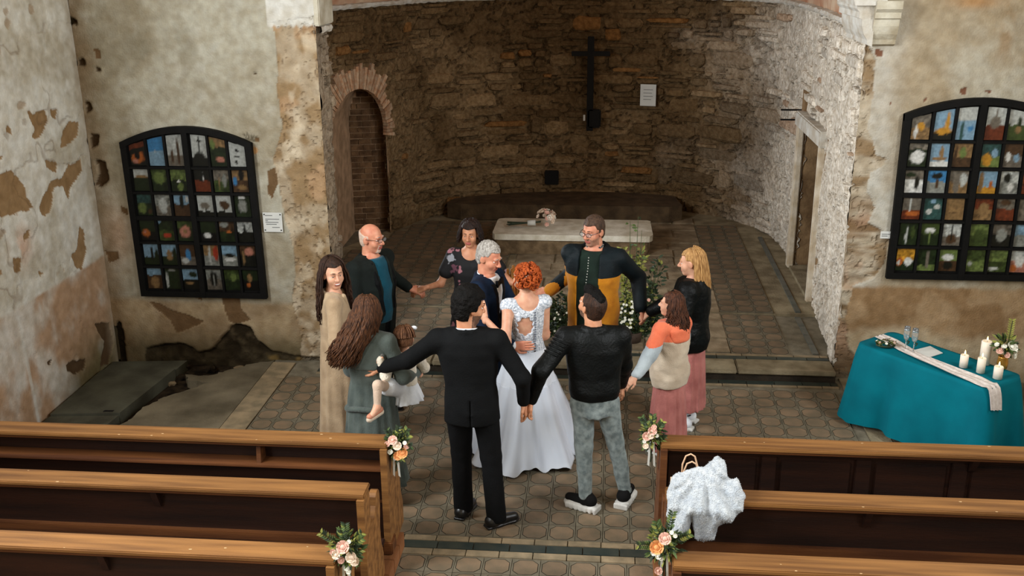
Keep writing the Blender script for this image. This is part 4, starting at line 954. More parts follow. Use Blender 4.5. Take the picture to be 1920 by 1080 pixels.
# ------------------------------------------------------------------ figures: smooth solids turned into meshes
def V3(*a): return np.array(a if len(a) > 1 else a[0], float)
def sd_cap(P, a, b, ra, rb):
    a = V3(a); ab = V3(b) - a; q = P - a; t = np.clip((q @ ab) / max(ab @ ab, 1e-9), 0, 1)
    return np.linalg.norm(q - t[:, None] * ab, axis=1) - (ra + (rb - ra) * t)
def sd_ell(P, c, r, R=None):
    q = P - V3(c)
    if R is not None: q = q @ R
    r = V3(r); k0 = np.linalg.norm(q / r, axis=1); k1 = np.linalg.norm(q / (r * r), axis=1) + 1e-9
    return k0 * (k0 - 1) / k1
def sd_box(P, c, h, R=None, r=0.01):
    q = P - V3(c)
    if R is not None: q = q @ R
    q = np.abs(q) - (V3(h) - r)
    return np.linalg.norm(np.maximum(q, 0), axis=1) + np.minimum(q.max(1), 0) - r
def smin(a, b, k):
    h = np.clip(.5 + .5 * (b - a) / k, 0, 1); return b + (a - b) * h - k * h * (1 - h)
def sd_prof(P, root, R, tab, fold=None, cap=True):
    """upright body of elliptic sections: rows (z, half width, half depth, x offset, y offset); fold = (count, amp at bottom, amp at top, seed)"""
    q = (P - root) @ R; z = q[:, 2]; T = np.array([list(t) + [0] * (5 - len(t)) for t in tab], float)
    wx, wy, xc, yc = [np.interp(z, T[:, 0], T[:, i]) for i in (1, 2, 3, 4)]
    x, y = q[:, 0] - xc, q[:, 1] - yc
    if fold:
        th = np.arctan2(y / wy, x / wx); f = np.clip((z - T[0, 0]) / (T[-1, 0] - T[0, 0]), 0, 1); amp = fold[1] + (fold[2] - fold[1]) * f
        w = np.sin(th * fold[0] + fold[3] + 1.7 * np.sin(th * 2 + fold[3]) + .6 * z * 3) + .5 * np.sin(th * (fold[0] * 2 - 1) + fold[3] * 2.3 - z * 2)
        g = 1 + amp * w; wx, wy = wx * g, wy * g
    d = (np.sqrt((x / wx) ** 2 + (y / wy) ** 2) - 1) * np.minimum(wx, wy)
    if cap: d = np.maximum(d, np.maximum(T[0, 0] - z, z - T[-1, 0]))
    return d

def polygonize(fn, lo, hi, res):
    lo = V3(lo); hi = V3(hi); B = 4
    nb = np.ceil((hi - lo) / (res * B)).astype(int) + 1; n = nb * B
    ax = [lo[i] + res * B * (np.arange(nb[i]) + .5) for i in range(3)]
    g = np.stack(np.meshgrid(*ax, indexing='ij'), -1).reshape(-1, 3)
    dc = fn(g).reshape(nb); act = np.abs(dc) < res * B * 1.9
    D = np.repeat(np.repeat(np.repeat(dc, B, 0), B, 1), B, 2).astype(np.float32)
    bi = np.argwhere(act)
    if len(bi) == 0: return np.zeros((0, 3)), np.zeros((0, 4), int)
    o = np.stack(np.meshgrid(*[np.arange(B)] * 3, indexing='ij'), -1).reshape(-1, 3)
    ii = (bi[:, None, :] * B + o[None]).reshape(-1, 3)
    D[ii[:, 0], ii[:, 1], ii[:, 2]] = fn(lo + (ii + .5) * res)
    D = np.clip(D, -9, 9)
    # surface nets
    inside = D < 0
    c = np.zeros(np.array(D.shape) - 1, np.int8)
    for dx in (0, 1):
        for dy in (0, 1):
            for dz in (0, 1): c += inside[dx:D.shape[0] - 1 + dx, dy:D.shape[1] - 1 + dy, dz:D.shape[2] - 1 + dz]
    cells = np.argwhere((c > 0) & (c < 8)); vid = -np.ones(c.shape, np.int64); vid[tuple(cells.T)] = np.arange(len(cells))
    acc = np.zeros((len(cells), 3)); cnt = np.zeros(len(cells)); C8 = [(a, b, d) for a in (0, 1) for b in (0, 1) for d in (0, 1)]
    for p in C8:
        for ax_ in range(3):
            if p[ax_]: continue
            q = list(p); q[ax_] = 1
            d0 = D[cells[:, 0] + p[0], cells[:, 1] + p[1], cells[:, 2] + p[2]]; d1 = D[cells[:, 0] + q[0], cells[:, 1] + q[1], cells[:, 2] + q[2]]
            m_ = (d0 < 0) != (d1 < 0); t = np.where(m_, d0 / np.where(m_, d0 - d1, 1), 0)
            pt = np.tile(np.array(p, float), (len(cells), 1)); pt[:, ax_] += t
            acc += pt * m_[:, None]; cnt += m_
    verts = lo + (cells + acc / cnt[:, None] + .5) * res
    faces = []
    for ax_ in range(3):
        a, b = (ax_ + 1) % 3, (ax_ + 2) % 3
        sl0 = [slice(None)] * 3; sl1 = [slice(None)] * 3; sl0[ax_] = slice(0, -1); sl1[ax_] = slice(1, None)
        s0, s1 = inside[tuple(sl0)], inside[tuple(sl1)]
        e = np.argwhere(s0 != s1); ok = (e[:, a] > 0) & (e[:, b] > 0) & (e[:, a] < D.shape[a] - 1) & (e[:, b] < D.shape[b] - 1); e = e[ok]
        def vat(da, db):
            q = e.copy(); q[:, a] -= da; q[:, b] -= db; return vid[q[:, 0], q[:, 1], q[:, 2]]
        f = np.stack([vat(0, 0), vat(1, 0), vat(1, 1), vat(0, 1)], -1)
        fl = s0[e[:, 0], e[:, 1], e[:, 2]]
        f = np.where(fl[:, None], f, f[:, ::-1])
        faces.append(f)
    f = np.concatenate(faces); return verts, f[(f >= 0).all(1)]

class Sol:
    """union of primitives with smooth blending, then carving and cloth noise"""
    def __init__(s, k=.03): s.p = []; s.c = []; s.k = k; s.n = None; s.b = []
    def cap(s, a, b, ra, rb, k=None):
        s.p.append((lambda P: sd_cap(P, a, b, ra, rb), k)); s._bb(a, ra); s._bb(b, rb); return s
    def ell(s, c, r, R=None, k=None):
        s.p.append((lambda P: sd_ell(P, c, r, R), k)); s._bb(c, max(r)); return s
    def box(s, c, h, R=None, r=.01, k=None):
        s.p.append((lambda P: sd_box(P, c, h, R, r), k)); s._bb(c, float(np.linalg.norm(h))); return s
    def prof(s, root, R, tab, fold=None, k=None):
        s.p.append((lambda P: sd_prof(P, root, R, tab, fold), k))
        for t in tab:
            off = V3(t[3] if len(t) > 3 else 0, t[4] if len(t) > 4 else 0, t[0]); s._bb(V3(root) + R @ off, max(t[1], t[2]) * (1.25 if fold else 1.05))
        return s
    def carve(s, fn, k=.008): s.c.append((fn, k)); return s
    def noise(s, amp, fr, seed=0.0): s.n = (amp, fr, seed); return s
    def _bb(s, c, r): s.b.append(V3(c) - r); s.b.append(V3(c) + r)
    def __call__(s, P):
        d = None
        for f, k in s.p:
            e = f(P); d = e if d is None else smin(d, e, k or s.k)
        if s.n:
            fr = s.n[1]; fr = fr if hasattr(fr, '__len__') else (fr, fr, fr)
            d = d + s.n[0] * (2 * fbm(P[:, 0] * fr[0], P[:, 1] * fr[1], P[:, 2] * fr[2] + s.n[2], 3) - 1)
        for f, k in s.c: d = -smin(-d, f(P), k)
        return d
    def mesh(s, res=.011, lo=None, hi=None):
        b = np.array(s.b); return polygonize(s, b.min(0) - .03 if lo is None else lo, b.max(0) + .03 if hi is None else hi, res)

def rotz(a): return np.array([[math.cos(a), -math.sin(a), 0], [math.sin(a), math.cos(a), 0], [0, 0, 1]])
def rotx(a): return np.array([[1, 0, 0], [0, math.cos(a), -math.sin(a)], [0, math.sin(a), math.cos(a)]])
def roty(a): return np.array([[math.cos(a), 0, math.sin(a)], [0, 1, 0], [-math.sin(a), 0, math.cos(a)]])
def nrm(v): v = V3(v); return v / (np.linalg.norm(v) + 1e-9)

def hand_solid(w, d, n, side, k=1.0, curl=.5, thumb=.5):
    """w wrist, d pointing direction, n back-of-hand normal, side +1 right / -1 left; five separate fingers"""
    d = nrm(d); n = V3(n) - d * (V3(n) @ d); n = nrm(n); t = np.cross(d, n) * side          # t towards the thumb side
    S_ = Sol(.006); w = V3(w)
    S_.cap(w - d * .03 * k, w + d * .015 * k, .024 * k, .023 * k, .02)
    for o_ in (-.028, -.009, .010, .029): S_.cap(w + d * .01 * k + t * o_ * .6 * k, w + d * .085 * k + t * o_ * k, .016 * k, .0125 * k, .014)
    for o_, L, c in ((.030, .072, .8), (.010, .082, .9), (-.010, .076, 1.0), (-.029, .058, 1.1)):
        p = w + d * .088 * k + t * o_ * k; a = .12
        for j, (fl, r) in enumerate(((.46, .0095), (.30, .0085), (.24, .0078))):
            a += curl * c * (.55, .75, .55)[j]; q = p + (d * math.cos(a) - n * math.sin(a)) * L * fl * k; S_.cap(p, q, r * k, r * .92 * k, .003); p = q
    p = w + d * .025 * k + t * .026 * k; q = p + (d * .62 + t * .70 - n * .25 * thumb) * .040 * k; S_.cap(p, q, .0145 * k, .0115 * k, .012)
    r = q + nrm(d * (.85 - .2 * thumb) + t * (.3 - .4 * thumb) - n * .55 * thumb) * .030 * k; S_.cap(q, r, .0105 * k, .0095 * k, .004)
    u = r + nrm(d * .8 - t * .2 * thumb - n * .6 * thumb) * .024 * k; S_.cap(r, u, .0095 * k, .008 * k, .004)
    return S_

# materials for people
def skin(name, c, c2): return mat(name, c, .52, col2=c2, scale=18, spec=.35, sss=.08)
SK_FAIR = skin('skin_fair', srgb(214, 164, 134), srgb(198, 142, 114)); SK_TAN = skin('skin_tan', srgb(196, 140, 106), srgb(178, 120, 88)); SK_RED = skin('skin_ruddy', srgb(208, 146, 116), srgb(190, 120, 94))
M_lip = mat('lips', srgb(168, 92, 82), .45); M_eye = mat('eye_white', srgb(222, 216, 208), .3); M_iris = mat('iris', srgb(40, 28, 20), .3); M_teeth = mat('teeth', srgb(236, 230, 220), .3)
def hairm(name, c, c2): return mat(name, c, .55, col2=c2, scale=24, stretch=(3, 3, .6), bump=.5, bscale=90, spec=.22)
H_BLACK = mat('hair_black', srgb(15, 12, 10), .7, col2=srgb(7, 6, 5), scale=24, bump=.5, bscale=90, spec=.12); H_DKBR = hairm('hair_dark_brown', srgb(62, 40, 28), srgb(34, 22, 16)); H_GREY = hairm('hair_grey', srgb(186, 180, 172), srgb(128, 122, 114))
H_RED = hairm('hair_copper', srgb(196, 92, 34), srgb(120, 46, 16)); H_BLOND = hairm('hair_blond', srgb(196, 152, 96), srgb(146, 104, 60)); H_BROWN = hairm('hair_brown', srgb(112, 70, 40), srgb(58, 36, 24)); H_SHORTBR = hairm('hair_cropped_brown', srgb(86, 64, 48), srgb(56, 42, 34))
def cloth(name, c, c2=None, rough=.85, bump=.25, bscale=120, sheen=.15, scale=7): return mat(name, c, rough, col2=c2 or tuple(x * .8 for x in c), scale=scale, bump=bump, bscale=bscale, spec=.15, sheen=sheen if max(c) > .05 else 0.0)

def emit(name, parts, mats, parent, org, fmat=None, smooth=True):
    """join several (verts, faces) into one mesh object placed relative to its person"""
    vs, fs, fm = [], [], []; b = 0
    for i, (v, f) in enumerate(parts):
        if len(v) == 0: continue
        vs.append(v - org); fs += (np.asarray(f) + b).tolist() if isinstance(f, np.ndarray) else [tuple(a + b for a in q) for q in f]; b += len(v)
        fm += [0 if fmat is None else fmat[i]] * len(f) if not isinstance(fmat, list) or np.isscalar(fmat[i]) else list(fmat[i])
    return mesh_obj(name, np.concatenate(vs), fs, mats, parent, smooth, fmat=fm)

class Person:
    def __init__(s, label, pos, h, face, head_face=None, head_pitch=0.0, head_roll=0.0, female=False, lean=(0, 0), stance=.10, skin_=SK_FAIR, base=0.0, cat='person', group='wedding guests in a ring', build=1.0, feet=None):
        s.h = h; k = s.k = h / 1.75; s.org = V3(pos[0], pos[1], base); s.R = rotz(face); s.sk = skin_; s.fem = female; s.build = build
        s.lean = lean
        s.root = tag(empty('person', s.org.tolist()), label, cat, group)
        L = s.L = lambda x, y, z: s.org + s.R @ V3(x + lean[0] * max(0, z / k - .9) * k, y + lean[1] * max(0, z / k - .9) * k, z)
        sw = (.165 if female else .20) * k * (1 + (build - 1) * .4); s.sw = sw
        s.neck = L(0, -.01 * k, 1.475 * k); s.sh = {1: L(sw, -.01 * k, 1.405 * k), -1: L(-sw, -.01 * k, 1.405 * k)}
        hw = .09 * k; s.hip = {1: L(hw, 0, .92 * k), -1: L(-hw, 0, .92 * k)}
        s.ank, s.kne, s.toe = {}, {}, {}
        for q in (1, -1):
            fx, fy, fr = (stance * q, 0, .12 * q) if feet is None else feet[q]
            s.ank[q] = L(fx, fy, .085 * k); s.toe[q] = fr
            s.kne[q] = (s.hip[q] + s.ank[q]) / 2 + s.R @ V3(.0, .02 * k, .02 * k)
        hf = face if head_face is None else head_face
        s.HR = rotz(hf) @ rotx(head_pitch) @ roty(head_roll)
        s.hc = s.neck + s.R @ V3(0, .012 * k, 0) + s.HR @ V3(0, .022 * k, .0) + V3(0, 0, .155 * k)
        s.elb, s.wri, s.hd, s.hn = {}, {}, {}, {}
        for q in (1, -1): s.arm(q, s.sh[q] + s.R @ V3(.06 * q * k, .04 * k, -.56 * k))
    def arm(s, q, target, pole=None, hand=None, normal=None):
        """two-bone arm to a world wrist target; pole = direction the elbow is pushed (person frame)"""
        k = s.k; a = s.sh[q]; t = V3(target); l1, l2 = .305 * k * s.armk, .265 * k * s.armk; d = t - a; D = np.linalg.norm(d)
        if D > (l1 + l2) * .995: t = a + d / D * (l1 + l2) * .995; d = t - a; D = np.linalg.norm(d)
        pole = s.R @ V3(pole if pole is not None else (q * .35, -.7, -.6)); u = d / D; pole = nrm(pole - u * (pole @ u))
        ca = np.clip((l1 * l1 + D * D - l2 * l2) / (2 * l1 * D), -1, 1)
        s.elb[q] = a + u * l1 * ca + pole * l1 * math.sqrt(max(0, 1 - ca * ca)); s.wri[q] = t
        s.hd[q] = nrm(t - s.elb[q]) if hand is None else nrm(hand)
        s.hn[q] = (s.R @ V3(q, .0, .2)) if normal is None else V3(normal)
        return s
    def HL(s, x, y, z): return s.hc + s.HR @ (V3(x, y, z) * s.k * s.hs)
    hs = 1.04; armk = 1.04
    # --- body as one skin mesh
    def torso_tab(s, g=0.0, bust=0.0, belly=0.0):
        k = s.k; b = s.build; f = s.fem; lx, ly = s.lean
        rows = [(.80, .150, .110), (.90, .165 if f else .160, .118), (1.00, .155 if f else .155, .110), (1.10, .128 if f else .148, .098), (1.22, .142 if f else .165, .108), (1.33, .150 if f else .178, .112), (1.41, .135 if f else .165, .098), (1.465, .09, .075), (1.50, .05, .055)]
        out = []
        for z, x, y in rows:
            sh_ = max(0, z - .9) * k; yy = (bust if 1.2 <= z <= 1.34 else 0) + (belly if .95 <= z <= 1.25 else 0)
            out.append((z * k, x * k * b + g, y * k * b + g + yy * .5, lx * sh_, ly * sh_ + yy * .5))
        return out
    def head_solid(s):
        H = Sol(.016); k = s.k * s.hs; L = s.HL; R = s.HR
        H.ell(L(0, -.012, .030), V3(.074, .094, .088) * k, R); H.ell(L(0, .022, -.045), V3(.057, .068, .074) * k, R, .03)
        H.ell(L(0, .056, -.098), V3(.027, .024, .020) * k, R, .02)
        for q in (1, -1): H.ell(L(.036 * q, .050, -.032), V3(.028, .030, .030) * k, R, .02)
        H.cap(L(-.034, .080, .022), L(.034, .080, .022), .012 * k, .012 * k, .012)
        H.cap(L(0, .086, .012), L(0, .110, -.028), .008 * k, .0135 * k, .010); H.ell(L(.012, .098, -.032), V3(.009, .010, .008) * k, R, .006); H.ell(L(-.012, .098, -.032), V3(.009, .010, .008) * k, R, .006)
        H.cap(L(-.019, .083, -.060), L(.019, .083, -.060), .0065 * k, .0065 * k, .006); H.cap(L(-.016, .083, -.071), L(.016, .083, -.071), .007 * k, .007 * k, .006)
        for q in (1, -1): H.ell(L(.076 * q, -.008, -.006), V3(.010, .022, .032) * k, R @ rotz(.35 * q), .006)
        H.cap(L(0, -.026, -.055), s.neck + V3(0, 0, -.01), (.047 if s.fem else .056) * k, (.052 if s.fem else .064) * k, .02)
        for q in (1, -1): H.carve(lambda P, c=L(.031 * q, .099, .003): sd_ell(P, c, V3(.019, .017, .011) * k, R), .010)
        return H
    def body(s, res=.012, shrink=.0, legs=True, arms=True, top=None, hands=((1, .5), (-1, .5)), beard=None, foot=True, goatee=False):
        k = s.k; b = s.build; B = Sol(.035); g = -shrink
        B.prof(s.org, s.R, s.torso_tab(g))
        for q in (1, -1):
            B.cap(s.neck + V3(0, 0, -.05 * k), s.sh[q], .05 * k + g, .052 * k + g)
            B.cap(s.sh[q], s.elb[q], .050 * k * b + g, .040 * k + g); B.cap(s.elb[q], s.wri[q], .039 * k + g, .0245 * k)
            if legs:
                B.cap(s.hip[q], s.kne[q], .082 * k + g, .054 * k + g); B.cap(s.kne[q], s.ank[q], .052 * k + g, .035 * k + g)
                if foot: B.cap(s.ank[q] + V3(0, 0, -.03 * k), s.ank[q] + s.R @ rotz(-s.toe[q]) @ V3(0, .13 * k, -.055 * k), .034 * k, .024 * k)
        H = s.head_solid()
        nk = s.neck[2] - .03 * k
        B.cap(s.neck + V3(0, 0, -.06 * k), s.HL(0, -.026, -.055), (.056 if s.fem else .066) * k, (.047 if s.fem else .056) * k, .03)
        parts = [B.mesh(res), H.mesh(.0052)]
        fm = [[0] * len(parts[0][1])]
        hv, hf = parts[1]; lc = ((hv - s.hc) @ s.HR) / (s.k * s.hs); fc = lc[hf].mean(1)
        lip = (np.abs(fc[:, 0]) < .024) & (fc[:, 2] > -.080) & (fc[:, 2] < -.053) & (fc[:, 1] > .078); mi = np.where(lip, 1, 0)
        mats = [s.sk, M_lip]
        if beard is not None:
            bz = (fc[:, 2] < -.042) & (fc[:, 1] > -.0) & (fc[:, 2] > -.125) & ~lip & ~((fc[:, 2] > -.052) & (np.abs(fc[:, 0]) < .045) & (fc[:, 1] < .08))
            if goatee: bz &= (np.abs(fc[:, 0]) < .030) & (fc[:, 1] > .05)
            mi = np.where(bz, 2, mi); mats.append(beard)
        fm.append(mi.tolist())
        for q, c in hands:
            parts.append(hand_solid(s.wri[q], s.hd[q], s.hn[q], q, k * 1.02, c).mesh(.0046)); fm.append([0] * len(parts[-1][1]))
        emit('body', parts, mats, s.root, s.org, fm)
        return s
    def face(s, brow=None, smile=False, brow_r=.0032):
        k = s.k * s.hs; L = s.HL
        for q in (1, -1):
            b = MB(); b.ball((0, 0, 0), .0115 * k, 0, sc=(1, 1, .62)); b.ball((0, .0062 * k, -.0008 * k), .0064 * k, 1, sc=(1, 1, .85))
            o = b.build('eye', [M_eye, M_iris], s.root, True); o.matrix_local = Matrix.Translation((L(.031 * q, .0735, .002) - s.org).tolist()) @ Matrix(s.HR.tolist()).to_4x4()
            lid = MB().tube([(L(.031 * q + x, .0815 - 14 * x * x, .0085 - 10 * x * x) - s.org).tolist() for x in np.linspace(-.014, .014, 7)], [.002 * k, .0036 * k, .0042 * k, .0044 * k, .0042 * k, .0036 * k, .002 * k], 6).build('eyelid', s.sk, s.root, True)
            if brow is not None:
                MB().tube([(L(x * q, y, z) - s.org).tolist() for x, y, z in ((.013, .094, .028), (.030, .093, .032), (.048, .080, .025))], [brow_r * k, brow_r * k * 1.1, brow_r * k * .5], 6).build('eyebrow', brow, s.root, True)
        if smile: MB().tube([(L(x, .092 - 5 * x * x * 1.6, -.0645 + 6 * x * x) - s.org).tolist() for x in np.linspace(-.022, .022, 7)], [.001, .003 * k, .0042 * k, .0046 * k, .0042 * k, .003 * k, .001], 6).build('teeth', M_teeth, s.root, True)
        return s
    def glasses(s, m_=None):
        b = MB(); L = s.HL
        for q in (1, -1):
            b.tube([(L((.032 + .025 * math.cos(a)) * q, .106, .001 + .017 * math.sin(a)) - s.org).tolist() for a in np.linspace(0, 2 * math.pi, 15)], .0024, 5, cap=False)
            b.tube([(L(.057 * q, .104, .006) - s.org).tolist(), (L(.077 * q, .06, .010) - s.org).tolist(), (L(.083 * q, -.01, .008) - s.org).tolist()], .0024, 5)
        b.tube([(L(-.008, .108, .006) - s.org).tolist(), (L(0, .112, .009) - s.org).tolist(), (L(.008, .108, .006) - s.org).tolist()], .0024, 5)
        g = b.build('glasses', m_ or mat('dark_spectacle_wire', srgb(44, 36, 32), .3, spec=.6), s.root)
        b = MB()
        for q in (1, -1): b.add([(L((.032 + .0245 * math.cos(a)) * q, .106, .001 + .0165 * math.sin(a)) - s.org).tolist() for a in np.linspace(0, 2 * math.pi, 14)[:-1]], [tuple(range(13))])
        b.build('lens', mat('clear_lens', (.8, .85, .85), .05, alpha=.18, spec=.8), g)
        return s
    # --- hair
    def hair_cap(s, m_, t=.012, front=.068, side=.015, nape=-.075, top_cut=None, rough=.006, fr=70, bulk=(1, 1, 1), build=True, vol_top=0.0):
        H = Sol(.02); k = s.k * s.hs; R = s.HR
        H.ell(s.HL(0, -.016, .032 + vol_top * .4), (V3(.075, .096, .090) * V3(bulk) + t + V3(0, 0, vol_top * .5)) * k, R)
        H.ell(s.HL(0, -.045, -.030), (V3(.062, .058, .062) * V3(bulk) + t * .6) * k, R, .03)
        H.noise(rough * k, fr)
        def loc(P): return ((P - s.hc) @ R) / k
        H.carve(lambda P: (lambda q: np.maximum(.040 - q[:, 1] + .25 * (q[:, 2] - front), q[:, 2] - front - .12 * np.abs(q[:, 0]) ))(loc(P)) * k, .006)
        H.carve(lambda P: (lambda q: np.maximum(side - q[:, 1], q[:, 2] - .030))(loc(P)) * k, .006)
        H.carve(lambda P: (lambda q: np.maximum(-.030 - q[:, 1], q[:, 2] + .012))(loc(P)) * k, .006)
        H.carve(lambda P: (loc(P)[:, 2] - nape) * k, .006)
        if top_cut is not None: H.carve(lambda P: (lambda q: top_cut - q[:, 2] - .35 * np.minimum(0, q[:, 1] + .02))(loc(P)) * k, .006)
        v, f = H.mesh(.0058)
        if build: emit('hair', [(v, f)], m_, s.root, s.org)
        return (v, f)
    def strands(s, n, length, az=(60, 300), wave=.012, rad=.011, spread=1.0, seed=1, back=.15, nwav=2.2, start_z=(.05, .11), lie=True, drift=(0, 0)):
        """long locks from crown over the head and down; az in degrees from the face (0) round the back (180)"""
        r = random.Random(seed); out = []
        k = s.k * s.hs
        for i in range(n):
            th = math.radians(r.uniform(*az)); dx, dy = math.sin(th), math.cos(th); L_ = length * r.uniform(.82, 1.05); ph = r.uniform(0, 6.3)
            P = []; z0 = r.uniform(*start_z); off = r.uniform(-.006, .016)
            for t in np.linspace(0, 1, 5):
                ang = math.radians(75 - 75 * t); P.append(s.HL(dx * (.086 + off) * math.cos(ang), -.016 + dy * (.106 + off) * math.cos(ang), .032 + (.100 + off) * math.sin(ang)))
            base = P[-1]; m_ = 9
            for j in range(1, m_ + 1):
                t = j / m_; z = -L_ * t
                ww = wave * min(1, t * 2) * math.sin(t * nwav * 6.28 + ph)
                rx = (.086 + off) + (.02 + .03 * t) * spread; ry = (.106 + off) + back * .35 * min(1, t * 1.6) * (1 if dy < 0 else .3)
                p = s.hc + s.HR @ (V3(dx * (rx + ww), -.016 + dy * ry + ww * .6, 0) * k) ; p = V3(p[0] + drift[0] * t ** 1.4, p[1] + drift[1] * t, base[2] + z * k)
                P.append(p)
            kk = len(P); rr_ = [rad * k * (1.0 if q < kk * .6 else 1.0 - .75 * (q - kk * .6) / (kk * .4)) for q in range(kk)]
            b = MB(); b.tube([p.tolist() for p in P], rr_, 6); out.append((np.array(b.v), b.f))
        return out
    # --- clothing
    def collar_band(s, m_, r=.068, z=1.475, rise=.018, hgt=.026, a0=-165, a1=165, n=22, name='shirt_collar'):
        b = MB(); v = []; k = s.k
        for i in range(n + 1):
            a = math.radians(180 + a0 + (a1 - a0) * i / n); bk = -math.cos(a)
            for (dr, dz) in ((0, 0), (.004, hgt), (.008, hgt), (.010, -.004)): v.append((s.L(math.sin(a) * (r + dr) * k, (math.cos(a) * (r + dr) * .95 - .012) * k, (z + rise * bk + dz) * k) - s.org).tolist())
        b.add(v, [(i * 4 + j, i * 4 + (j + 1) % 4, (i + 1) * 4 + (j + 1) % 4, (i + 1) * 4 + j) for i in range(n) for j in range(4)]); b.build(name, m_, s.root, True); return s
    def near_arm(s, wc, q, r): return np.minimum(sd_cap(wc, s.sh[q] + (s.elb[q] - s.sh[q]) * .25, s.elb[q], r, r), sd_cap(wc, s.elb[q], s.wri[q], r, r)) < 0
    def sleeves(s, S_, ru, rf, rw, cuff=.0, which=(1, -1), k=.05):
        kk = s.k
        for q in which:
            e = s.wri[q] - nrm(s.wri[q] - s.elb[q]) * cuff
            S_.cap(s.neck + V3(0, 0, -.045 * kk), s.sh[q], .062 * kk, ru * kk, k); S_.cap(s.sh[q], s.elb[q], ru * kk, rf * kk, k * .6); S_.cap(s.elb[q], e, rf * kk, rw * kk, k * .5)
        return S_
    def garment(s, name, S_, m_, res=.0125, fmat=None):
        v, f = S_.mesh(res); mats = m_ if isinstance(m_, (list, tuple)) else [m_]
        fm = None
        if fmat is not None:
            lc = (v - s.org) @ s.R; fm = [fmat(lc[f].mean(1), v[f].mean(1)).astype(int).tolist()]
        return emit(name, [(v, f)], mats, s.root, s.org, fm)
    def loc(s, P): return (P - s.org) @ s.R
    def trousers(s, m_, rt=.098, rk=.074, ra=.062, low=.05, res=.0125, rise=1.02, noise=(.006, 12)):
        k = s.k; T = Sol(.03); b = s.build
        T.prof(s.org, s.R, [(.80 * k, .165 * k * b, .125 * k * b), (.92 * k, .172 * k * b, .132 * k * b), (rise * k, .162 * k * b, .122 * k * b)])
        for q in (1, -1):
            e = s.ank[q] + V3(0, 0, (low - .085) * k)
            T.cap(s.hip[q] + V3(0, 0, -.04), s.kne[q], rt * k * b, rk * k, .02); T.cap(s.kne[q], e, rk * k, ra * k, .02)
        T.carve(lambda P: P[:, 2] - (s.org[2] + low * k), .004)
        if noise: T.noise(noise[0], (noise[1], noise[1], noise[1] * .7), 3)
        s.garment('trousers', T, m_, res); return s
    def shoe(s, q, m_, sole=None, w=.045, L=.27, hgt=.075, chunk=0.0, name='shoe'):
        k = s.k; R = s.R @ rotz(-s.toe[q]); c = V3(s.ank[q][0], s.ank[q][1], s.org[2]); A = Sol(.03)
        A.cap(c + R @ V3(0, -.045 * k, .045 + chunk), c + R @ V3(0, .14 * k, .03 + chunk), .046 * k, .036 * k); A.cap(c + R @ V3(0, -.03 * k, .05 + chunk), c + R @ V3(0, -.01 * k, hgt * k + .02 + chunk), .046 * k, .043 * k)
        A.carve(lambda P: P[:, 2] - (s.org[2] + .018 + chunk), .003)
        v, f = A.mesh(.008); o = emit(name, [(v, f)], m_, s.root, s.org)
        B = Sol(.02); hz = .011 + chunk * .55
        rr_ = hz * .9; B.box(c + R @ V3(0, -.032 * k, hz), (w * .90 * k, .060 * k, hz), R, rr_); B.box(c + R @ V3(0, .06 * k, hz), (w * 1.0 * k, .08 * k, hz), R, rr_); B.ell(c + R @ V3(.0, .125 * k, hz), (w * k, .06 * k, hz * 1.0), R)
        if chunk:
            for j in range(7): B.box(c + R @ V3(0, (-.10 + j * .040) * k, hz * .75), (w * 1.08 * k, .011 * k, hz * .75), R, .006)
        v, f = B.mesh(.0065); emit('sole', [(v, f)], sole or m_, o, V3(0, 0, 0) + s.org)
        return s
# ------------------------------------------------------------------ the wedding party
def jtab(s, hem, g, hemx=None, hemy=None, belly=0.0, bust=0.0):
    k = s.k; t = [r for r in s.torso_tab(g, bust, belly) if r[0] > hem * k + .02]
    z0 = hem * k; b0 = t[0]
    t = [(z0, (hemx * k if hemx else b0[1] + .008), (hemy * k if hemy else b0[2] + .008), b0[3], b0[4])] + t
    return [r for r in t if r[0] <= 1.475 * k]
def vcut(s, zt, zb, wt, wb, y0, xoff=0.0, lo=None):
    """front opening: region |x| < w(z) ahead of y0, from zb up"""
    def f(P):
        q = s.loc(P); z = q[:, 2] / s.k; w = (wb + (wt - wb) * np.clip((z - zb) / (zt - zb), 0, 1.15)) * s.k
        return np.maximum(np.maximum(np.abs(q[:, 0] - xoff - s.lean[0] * np.maximum(0, z - .9) * s.k) - w, y0 * s.k + s.lean[1] * np.maximum(0, z - .9) * s.k - q[:, 1]), zb * s.k - q[:, 2])
    return f
def collar(s, S_, r=.078, t=.017, z=1.47, a0=-150, a1=150, rise=.02, n=10):
    pts = []
    for i in range(n + 1):
        a = math.radians(180 + a0 + (a1 - a0) * i / n); bk = -math.cos(a)
        pts.append(s.L(math.sin(a) * r * s.k, math.cos(a) * r * .95 * s.k - .012 * s.k, (z + rise * bk) * s.k))
    for i in range(n): S_.cap(pts[i], pts[i + 1], t * s.k, t * s.k, .015)
    return S_
def neckhole(s, r=.062, z=1.44):
    return lambda P: np.maximum(np.hypot(*( (P - s.neck)[:, :2].T )) - r * s.k, z * s.k + s.org[2] - P[:, 2])

